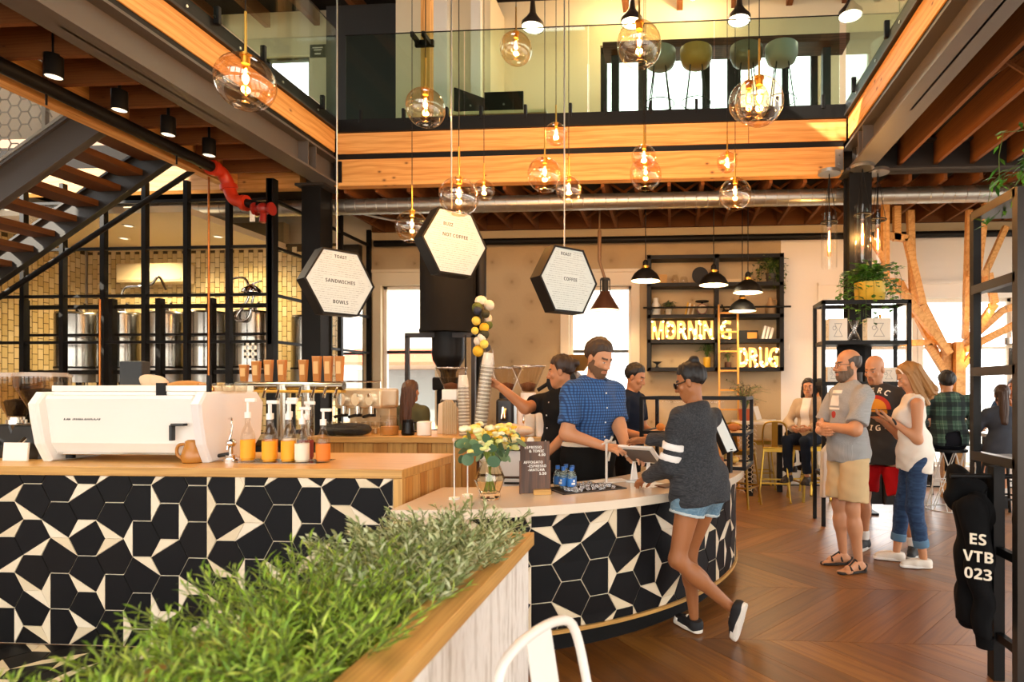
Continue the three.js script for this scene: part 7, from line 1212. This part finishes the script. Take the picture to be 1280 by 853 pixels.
// ================================================================ THE PEOPLE THEMSELVES
const tDenim = dataTex(256, 256, (u, v) => { const n = fbm(u * 40, v * 40, 40, 40, 2, 3), w = Math.sin((u + v) * 6.2832 * 70) * 0.5 + 0.5; return mix3([70, 104, 128], [140, 166, 178], clamp(n * 0.9 - 0.1 + w * 0.15)); }, 0.3, 0.3);
const tDenimDark = dataTex(256, 256, (u, v) => { const n = fbm(u * 30, v * 30, 30, 30, 4, 3); return mix3([22, 44, 76], [54, 86, 122], clamp(n * 1.1 - 0.15)); }, 0.4, 0.4);
const tPlaid = canvasTex(256, 256, (c, w, h) => { c.fillStyle = '#3d5a4a'; c.fillRect(0, 0, w, h); for (const [x, ww, col] of [[0, 90, 'rgba(14,22,26,.62)'], [150, 10, 'rgba(200,210,190,.28)'], [200, 8, 'rgba(12,20,26,.6)']]) { c.fillStyle = col; c.fillRect(x, 0, ww, h); c.fillRect(0, x, w, ww); } }, 0.16, 0.16);
const tCheck = canvasTex(128, 128, (c, w, h) => { c.fillStyle = '#38669e'; c.fillRect(0, 0, w, h); c.fillStyle = 'rgba(14,32,66,.5)'; for (let i = 0; i < 128; i += 32) { c.fillRect(i, 0, 14, h); c.fillRect(0, i, w, 14); } }, 0.08, 0.08);
const tHeather = dataTex(256, 256, (u, v) => { const n = fbm(u * 60, v * 60, 60, 60, 12, 2); return mix3([30, 31, 34], [62, 63, 66], clamp(n * 1.4 - 0.2)); }, 0.25, 0.25);
const tGreyTee = canvasTex(512, 512, (c, w, h) => { c.fillStyle = '#9b9a97'; c.fillRect(0, 0, w, h); const r = rng(2); for (let i = 0; i < 9000; i++) { c.fillStyle = r() < 0.5 ? 'rgba(210,208,204,.25)' : 'rgba(90,88,86,.22)'; c.fillRect(r() * w, r() * h, 2, 2); } c.fillStyle = '#e9e3da'; c.fillRect(190, 150, 130, 22); c.fillRect(205, 186, 100, 70); c.fillRect(195, 268, 120, 14); c.fillStyle = '#a8342a'; c.beginPath(); c.arc(256, 316, 24, 0, 7); c.fill(); }, 0.6, 0.6);
const tMerch = canvasTex(512, 512, (c, w, h) => { c.fillStyle = '#34312f'; c.fillRect(0, 0, w, h); c.fillStyle = '#c23a2a'; c.beginPath(); c.arc(256, 250, 105, Math.PI, 0); c.fill(); c.fillStyle = '#e0952c'; c.beginPath(); c.arc(256, 250, 78, Math.PI, 0); c.fill(); c.fillRect(176, 255, 160, 26); c.fillStyle = '#c23a2a'; c.fillRect(186, 288, 140, 20); c.fillStyle = '#efe6d4'; c.font = 'bold 56px sans-serif'; c.textAlign = 'center'; const arc = (s, r, y, dir) => [...s].forEach((ch, i) => { const a = (i - (s.length - 1) / 2) * 0.34; c.save(); c.translate(256 + Math.sin(a) * r, y - dir * Math.cos(a) * r); c.rotate(dir * a); c.fillText(ch, 0, 18); c.restore(); }); arc('MERC', 150, 260, 1); arc('FIGI', 140, 250, -1); }, 0.6, 0.6);
const skinA = 0xb97c52, skinB = 0x9c6238, skinC = 0xc48a62, skinD = 0x96592f;
for (const q of [tMerch, tGreyTee]) q.wrapS = q.wrapT = THREE.ClampToEdgeWrapping;
// customer at the till
person({
  label: 'person in charcoal jersey with white sleeve stripes, denim shorts and black sneakers', p: [0.16, 0, -3.38], ry: -2.264, H: 1.6, female: 1, skin: skinB, hairCol: 0x120d0b, cell: 0.009, lean: 0.1,
  world: { eL: [-0.02, 0.99, -3.3], wL: [-0.16, 0.9, -3.5], eR: [-0.02, 1.06, -3.72], wR: [-0.26, 1.1, -3.8], kL: [0.03, 0.49, -3.28], aL: [0.335, 0.2, -3.36], kR: [0.1, 0.47, -3.5], aR: [0.13, 0.085, -3.51] },
  toes: { L: [0.05, -0.95, 0.28], R: [-0.3, 0, 1] }, head: [0.42, 0.28], hands: { L: { n: [0, -1, 0], curl: 0.35 }, R: { n: [0, -0.3, -1], curl: 0.4 } },
  top: { name: 'jersey', mat: W(tHeather, 0.9), uv: [0, 0], hem: -0.1, sleeve: 1.92, ease: 0.014, hip: 0.032, fold: 0.008, slant: -0.25, bands: [{ q: 'L', a: 0.5, b: 0.64 }, { q: 'L', a: 0.74, b: 0.88 }] },
  bottom: { name: 'denim_shorts', mat: W(tDenim, 0.9), uv: 1, len: 0.3, ease: 0.014, flare: 0.022, waist: 0.06, cuffs: [{ h: 0.045, mat: 0xb9c4c4 }] },
  shoe: { kind: 'sneaker', col: 0x17171a, soleCol: 0xe9e2d4, cap: 1, laces: 1, low: 1 }, hair: { cut: 'up', th: 0.011, bun: [0, 0.125, -0.07], bunR: 0.036 }, glasses: 'sun',
});
// man at the till
person({
  label: 'person in blue checked shirt and black apron leaning over the till', p: [-0.6, 0, -4.22], ry: 0.85, H: 1.8, skin: skinC, hairCol: 0x3a2717, cell: 0.009, lean: 0.16, girth: 1.04,
  world: { eR: [-0.7, 1.16, -3.95], wR: [-0.44, 1.05, -3.9], eL: [-0.38, 1.2, -4.22], wL: [-0.3, 1.0, -4.02] }, head: [0.12, 0.4], hands: { R: { d: [0.2, -0.1, 1], n: [0.4, -1, 0], curl: 0.35 }, L: { d: [0, -0.1, 1], n: [-0.2, -1, 0], curl: 0.5 } },
  top: { mat: W(tCheck, 0.85), uv: [0, 0], hem: 0.0, sleeve: 0.78, ease: 0.022, fold: 0.007, collar: 1, buttons: 1 }, bottom: { mat: 0x16161a, len: 1.95 }, apron: 0.06,
  shoe: { kind: 'shoe', col: 0x161412, soleCol: 0x161412 }, hair: { cut: 'short', th: 0.014 }, beard: { th: 0.0035, col: 0x6a4a30 },
});
// barista reaching for cups
person({
  label: 'person in black shirt with tied-back hair reaching for the cup stack', p: [-0.85, 0, -4.53], ry: -0.8, H: 1.7, skin: skinA, hairCol: 0x2c1a10, cell: 0.01,
  world: { eR: [-1.14, 1.28, -4.38], wR: [-1.29, 1.47, -4.3], eL: [-0.74, 1.1, -4.2], wL: [-0.87, 0.98, -4.05] }, head: [-0.75, 0.16], hands: { R: { d: [-0.45, 0.3, 0.4], n: [0, -0.2, 1], curl: 0.5 }, L: { d: [-0.7, 0, 0.5], n: [0, 1, 0.2], curl: 0.5 } },
  top: { mat: 0x1a1918, hem: -0.12, sleeve: 0.72, ease: 0.022, fold: 0.007, buttons: 1, collar: 1 }, bottom: { mat: 0x15151a, len: 1.95 }, shoe: { kind: 'shoe', col: 0x161412, soleCol: 0x161412 }, hair: { cut: 'up', th: 0.012, bun: [0, 0.045, -0.13], bunR: 0.034 },
});
{ const t = thing('whipped_cup', 'clear cup topped with cream held by the barista in black', 'cup', [-0.965, 0.95, -4.0]); mesh('cup', lathe([[0.001, 0], [0.03, 0], [0.042, 0.1], [0.04, 0.1], [0.028, 0.005]], 0, 0, 0, 20), mClear, t); mesh('cream', [sph(0.04, 0, 0.1, 0, 16, 1, 0.7, 1), sph(0.025, 0, 0.13, 0, 12)], S(0xf4eee2, 0.6), t); mesh('drink', cyl(0.033, 0.07, 0, 0.004, 0, 18, 0.038), S(0xc9a27a, 0.4), t); }
// young man behind the case
person({ label: 'person with short dark hair in navy tee looking down behind the case', p: [-0.42, 0, -5.55], ry: 1.2, H: 1.68, skin: skinA, hairCol: 0x17100c, cell: 0.012, lean: 0.12, head: [0.1, 0.35], joints: { eL: [0.24, 1.08, 0.05], wL: [0.16, 1.0, 0.28], eR: [-0.24, 1.08, 0.05], wR: [-0.16, 1.0, 0.28] }, top: { mat: 0x1b2230, hem: -0.1, sleeve: 0.7, ease: 0.018 }, bottom: { mat: 0x17171a, len: 1.95 }, shoe: { kind: 'shoe', col: 0x161412, soleCol: 0x161412 }, hair: { cut: 'crop', th: 0.013 } });
// woman with long hair, from behind
person({ label: 'person with long straight brown hair in olive top, seen from behind', p: [-2.56, 0, -5.66], ry: 3.0, H: 1.53, female: 1, skin: skinA, hairCol: 0x4a2c18, cell: 0.013, top: { mat: 0x55543a, hem: -0.1, sleeve: 1.9, ease: 0.016 }, bottom: { mat: 0x1c1c20, len: 1.95 }, shoe: { kind: 'shoe', col: 0x161412, soleCol: 0x161412 }, hair: { cut: 'long', th: 0.014, strands: [[[0, 0.02, -0.085], [0, -0.36, -0.13], 0.065, 0.05], [[0.05, 0, -0.06], [0.055, -0.32, -0.11], 0.04, 0.03], [[-0.05, 0, -0.06], [-0.055, -0.32, -0.11], 0.04, 0.03]] } });
// queue
person({
  label: 'person with beard and glasses in grey tee and khaki shorts, arms crossed', p: [1.41, 0, -4.84], ry: -1.3, H: 1.76, skin: skinC, hairCol: 0x4a4038, cell: 0.009, belly: 0.012, girth: 0.96,
  joints: { eL: [0.25, 1.12, 0.1], wL: [0.0, 1.14, 0.24], eR: [-0.25, 1.11, 0.09], wR: [-0.02, 1.1, 0.25] }, hands: { L: { d: [-1, -0.1, -0.1], n: [0, 0.2, -1], curl: 0.35 }, R: { d: [1, 0.0, -0.1], n: [0, 0.2, -1], curl: 0.35 } }, head: [-0.12, 0.06],
  top: { name: 't_shirt', mat: W(tGreyTee, 0.9), uv: [-0.3, 1.0, 0.02], hem: -0.1, sleeve: 0.82, ease: 0.02, fold: 0.007, flare: 0.016 }, bottom: { name: 'shorts', mat: 0xcdb185, len: 0.86, ease: 0.022, flare: 0.03, fold: 0.006 },
  shoe: { kind: 'sandal', col: 0x2a211b, soleCol: 0x2a211b, sole: 0.01 }, hair: { cut: 'fringe', th: 0.005 }, beard: { th: 0.005, col: 0x6a5646 }, glasses: 'clear',
});
person({
  label: 'person with bald head in dark printed tee and red shorts, black trainers', p: [1.83, 0, -5.36], ry: -0.6, H: 1.74, skin: skinC, hairCol: 0x6a5040, cell: 0.01, girth: 1.02, sway: -0.06,
  joints: { kL: [0.2, 0.49, 0.03], aL: [0.27, 0.085, -0.03], kR: [-0.12, 0.49, 0.03], aR: [-0.13, 0.085, 0], wR: [-0.27, 0.86, 0.16], eR: [-0.26, 1.1, 0.02] }, head: [-0.25, 0.3],
  top: { name: 't_shirt', mat: W(tMerch, 0.9), uv: [-0.3, 0.95, 0.02], hem: -0.22, sleeve: 0.8, ease: 0.024, fold: 0.006, flare: 0.014 }, bottom: { name: 'shorts', mat: 0xb8181c, len: 0.9, ease: 0.022, flare: 0.03 },
  shoe: { kind: 'trainer', col: 0x1a1b1e, soleCol: 0xbdb8b0, laces: 1, sock: 0xe8e4de, sole: 0.015 },
});
person({
  label: 'person with long blonde hair in white tank top and jeans holding phone', p: [1.97, 0, -4.95], ry: -1.75, H: 1.66, female: 1, girth: 0.9, skin: skinC, hairCol: 0x9a6f3c, cell: 0.009, lean: 0.06,
  world: { eL: [1.93, 1.03, -4.8], wL: [1.75, 1.18, -4.85], eR: [1.91, 1.05, -5.12], wR: [1.73, 1.17, -5.02] }, hands: { L: { d: [-0.25, 0.35, 0.8], n: [0, 0.9, -0.5], curl: 0.45 }, R: { d: [0.25, 0.3, 0.8], n: [0, 0.9, -0.5], curl: 0.4 } }, head: [0.08, 0.5], joints: { aL: [0.07, 0.085, -0.05], kL: [0.09, 0.48, 0.02], aR: [-0.1, 0.085, 0.12], kR: [-0.1, 0.48, 0.07] },
  top: { name: 'tank_top', mat: 0xe6ddcf, hem: -0.13, sleeve: 0, tank: 1, ease: 0.014, hip: 0.024, fold: 0.009, slant: 0.1 }, bottom: { name: 'jeans', waist: 0.03, mat: W(tDenimDark, 0.85), uv: 1, len: 1.78, ease: 0.011, fold: 0.003, cuffs: [{ h: 0.16, mat: 0x5f7f98 }] },
  shoe: { kind: 'slip_on', col: 0xe8dfd0, soleCol: 0xf0ebe2, low: 1 }, hair: { cut: 'long', th: 0.014, strands: [[[0.03, 0.03, -0.08], [0.05, -0.2, -0.1], 0.055, 0.05], [[-0.03, 0.03, -0.08], [-0.04, -0.24, -0.08], 0.055, 0.04], [[0.07, 0.0, 0.0], [0.075, -0.24, 0.05], 0.024, 0.024], [[0.06, 0.03, -0.03], [0.075, -0.27, 0.0], 0.033, 0.026], [[-0.07, 0.0, 0.0], [-0.08, -0.24, 0.02], 0.026, 0.02]] }, band: 1,
  extra: (t, J) => { mesh('wrist_band', T(norm(new THREE.TorusGeometry(0.028, 0.009, 8, 20)), ...mixp(J.wL, J.eL, 0.12), 0.5, 0, 0.4), S(0x141414, 0.5), t); },
});
solo('mobile_phone', 'dark mobile phone held by the person in the tank top', 'phone', bx(0.07, 0.009, 0.145, 0, 0, 0, 0.003), M.plasticBlack, [1.655, 1.225, -4.92], [0.4, 1.5, 0]);
// seated guests
person({ label: 'person with dark bobbed hair in beige cardigan seated on brass stool', p: [1.78, 0, -7.85], ry: -0.6, H: 1.66, female: 1, sit: 0.7, skin: skinC, hairCol: 0x1d120d, cell: 0.013, head: [0.3, 0], joints: { eL: [0.25, 1.0, 0.06], wL: [0.08, 0.93, 0.26], eR: [-0.25, 1.0, 0.06], wR: [-0.08, 0.92, 0.28] }, top: { name: 'cardigan', mat: 0xb9a288, hem: -0.06, sleeve: 1.92, ease: 0.022, under: { w: 0.06, mat: 0xeee8de } }, bottom: { mat: 0x1c2432, len: 1.9 }, shoe: { kind: 'shoe', col: 0x2a211b, soleCol: 0x2a211b }, hair: { cut: 'long', th: 0.016, strands: [[[0.07, 0.0, -0.01], [0.08, -0.13, 0.01], 0.028, 0.026], [[-0.07, 0, -0.01], [-0.08, -0.13, 0.01], 0.028, 0.026], [[0, 0, -0.08], [0, -0.12, -0.06], 0.06, 0.05]] } });
person({ label: 'person with long black hair seated facing the cardigan wearer', p: [2.02, 0, -8.3], ry: -2.5, H: 1.66, female: 1, sit: 0.7, skin: skinC, hairCol: 0x0f0b0a, cell: 0.014, top: { mat: 0xb99c84, hem: -0.06, sleeve: 1.9, ease: 0.02 }, bottom: { mat: 0x23232a, len: 1.9 }, shoe: { kind: 'shoe', col: 0x2a211b, soleCol: 0x2a211b }, hair: { cut: 'long', th: 0.016, strands: [[[0, 0.02, -0.085], [0, -0.32, -0.12], 0.065, 0.05]] } });
person({ label: 'person in green and black plaid shirt seated on wire stool, from behind', p: [3.3, 0, -7.3], ry: 3.0, H: 1.78, sit: 0.72, skin: skinA, hairCol: 0x1a1411, cell: 0.011, girth: 1.12, wide: 1.1, lean: 0.12, joints: { eL: [0.3, 1.05, 0.08], wL: [0.18, 1.0, 0.32], eR: [-0.3, 1.05, 0.08], wR: [-0.18, 1.0, 0.32] }, top: { name: 'plaid_shirt', mat: W(tPlaid, 0.9), uv: [0, 0], hem: -0.08, sleeve: 1.9, ease: 0.025, fold: 0.006 }, bottom: { mat: 0x1c1c22, len: 1.9 }, shoe: { kind: 'shoe', col: 0x161412, soleCol: 0x161412 }, hair: { cut: 'crop', th: 0.02 } });
person({ label: 'person with dark hair seated beyond the timber tree, facing the room', p: [3.36, 0, -8.5], ry: -0.3, H: 1.62, female: 1, sit: 0.62, skin: skinA, hairCol: 0x18110d, cell: 0.014, top: { mat: 0x2a2a26, hem: -0.06, sleeve: 1.9, ease: 0.018 }, bottom: { mat: 0x23232a, len: 1.9 }, shoe: { kind: 'shoe', col: 0x2a211b, soleCol: 0x2a211b }, hair: { cut: 'up', th: 0.014 } });
person({ label: 'person with long brown hair seated at the communal table, from behind', p: [3.72, 0, -6.95], ry: 2.9, H: 1.64, female: 1, sit: 0.62, skin: skinA, hairCol: 0x3a2416, cell: 0.013, joints: { eL: [0.25, 0.95, 0.06], wL: [0.15, 0.95, 0.28], eR: [-0.25, 0.95, 0.06], wR: [-0.15, 0.95, 0.28] }, top: { mat: 0x3c4048, hem: -0.06, sleeve: 0.7, ease: 0.018 }, bottom: { mat: 0x23232a, len: 0.8 }, shoe: { kind: 'shoe', col: 0xd8d0c4, soleCol: 0xe8e2d8 }, hair: { cut: 'long', th: 0.014, strands: [[[0, 0.02, -0.085], [0, -0.34, -0.12], 0.06, 0.045]] } });
person({ label: 'person in navy sweater with hands raised to the face at communal table', p: [4.62, 0, -8.32], ry: -0.75, H: 1.74, sit: 0.66, skin: skinD, hairCol: 0x2a1a12, cell: 0.013, joints: { eL: [0.2, 1.0, 0.22], wL: [0.04, 1.2, 0.24], eR: [-0.2, 1.0, 0.22], wR: [-0.04, 1.2, 0.25] }, hands: { L: { d: [-0.3, 1, -0.2], n: [-1, 0, 0], curl: 0.5 }, R: { d: [0.3, 1, -0.2], n: [1, 0, 0], curl: 0.5 } }, top: { name: 'sweater', mat: 0x1d3048, hem: -0.06, sleeve: 1.9, ease: 0.022 }, bottom: { mat: 0x23232a, len: 1.9 }, shoe: { kind: 'shoe', col: 0x161412, soleCol: 0x161412 }, hair: { cut: 'crop', th: 0.012 } });
// ================================================================ HOODIES ON THE RACK
function hoodie(p, ry, label, letters) {
  const t = thing('hoodie', label, 'hoodie', p, ry), mt = S(0x0e0e0f, 0.92, { bumpMap: clothBump, bumpScale: 0.001, specularIntensity: 0.25 });
  const fold = (x, y, z) => 0.01 * Math.sin(x * 26 + z * 30 + 4 * Math.sin(y * 7)) + 0.008 * Math.sin(y * 31 + z * 40 + x * 9);
  const slab = (x, y, z) => Math.hypot(Math.max(Math.abs(x) - 0.15, 0), Math.max(Math.abs(y + 0.37) - 0.26, 0), Math.max(Math.abs(z) - 0.025, 0)) - 0.05, torso = blend([slab, cap([-0.16, -0.07, 0], [0.16, -0.07, 0], 0.05, 0.05)], 0.06), sl = [1, -1].map((q) => blend([cap([q * 0.19, -0.08, 0], [q * 0.235, -0.34, 0.03], 0.066, 0.055), cap([q * 0.235, -0.34, 0.03], [q * 0.225, -0.64, 0.05], 0.054, 0.042)], 0.03));
  mesh('body', netMesh((x, y, z) => Math.max(torso(x, y, z) + fold(x, y, z), -0.64 - y), [-0.3, -0.72, -0.14], [0.3, 0.06, 0.14], 0.011), mt, t);
  for (const s of sl) mesh('sleeve', netMesh((x, y, z) => Math.max(s(x, y, z) + fold(x, y, z) * 0.7, -0.68 - y), [-0.34, -0.74, -0.1], [0.34, 0.04, 0.16], 0.011), mt, t);
  mesh('hood', netMesh((x, y, z) => Math.max(smin(ell([0, -0.01, -0.07], 0.12, 0.12, 0.07)(x, y, z), ell([0, 0.015, 0.0], 0.1, 0.055, 0.08)(x, y, z), 0.04) + fold(x, y, z) * 0.8, -(ell([0, 0.05, 0.03], 0.06, 0.06, 0.06)(x, y, z))), [-0.18, -0.18, -0.2], [0.18, 0.12, 0.14], 0.01), mt, t);
  mesh('waistband', netMesh((x, y, z) => Math.max(torso(x, y, z) + 0.008, Math.abs(y + 0.67) - 0.04), [-0.3, -0.74, -0.14], [0.3, -0.58, 0.14], 0.01), mt, t);
  for (const q of [-1, 1]) mesh('cuff', cyl(0.036, 0.05, q * 0.225, -0.72, 0.053, 16, 0.04), mt, t);
  mesh('hanger', [tube([[0, 0.0, 0], [0, 0.07, 0], [0.02, 0.1, 0], [0, 0.12, 0], [-0.018, 0.1, 0]], 0.003, 20, 6)], M.galv, t);
  (letters || []).forEach(([s, y], i) => mesh('lettering', text3(s, 0.05, 0.004).rotateY(-Math.PI / 2).translate(-0.302 + i * 0.002, y, 0.03), S(0xe6dcc6, 0.8), t));
}
hoodie([1.53, 0.94, -3.1], 1.05, 'black hoodie with white sleeve lettering on the rack end', [['ES', -0.2], ['VTB', -0.28], ['023', -0.36]]);
hoodie([1.86, 0.94, -3.06], 1.5, 'plain black hoodie hung behind the lettered one');
hoodie([2.16, 0.94, -3.06], 1.5, 'black hoodie with small white mark, third on rail');
renderer.render(scene, camera);
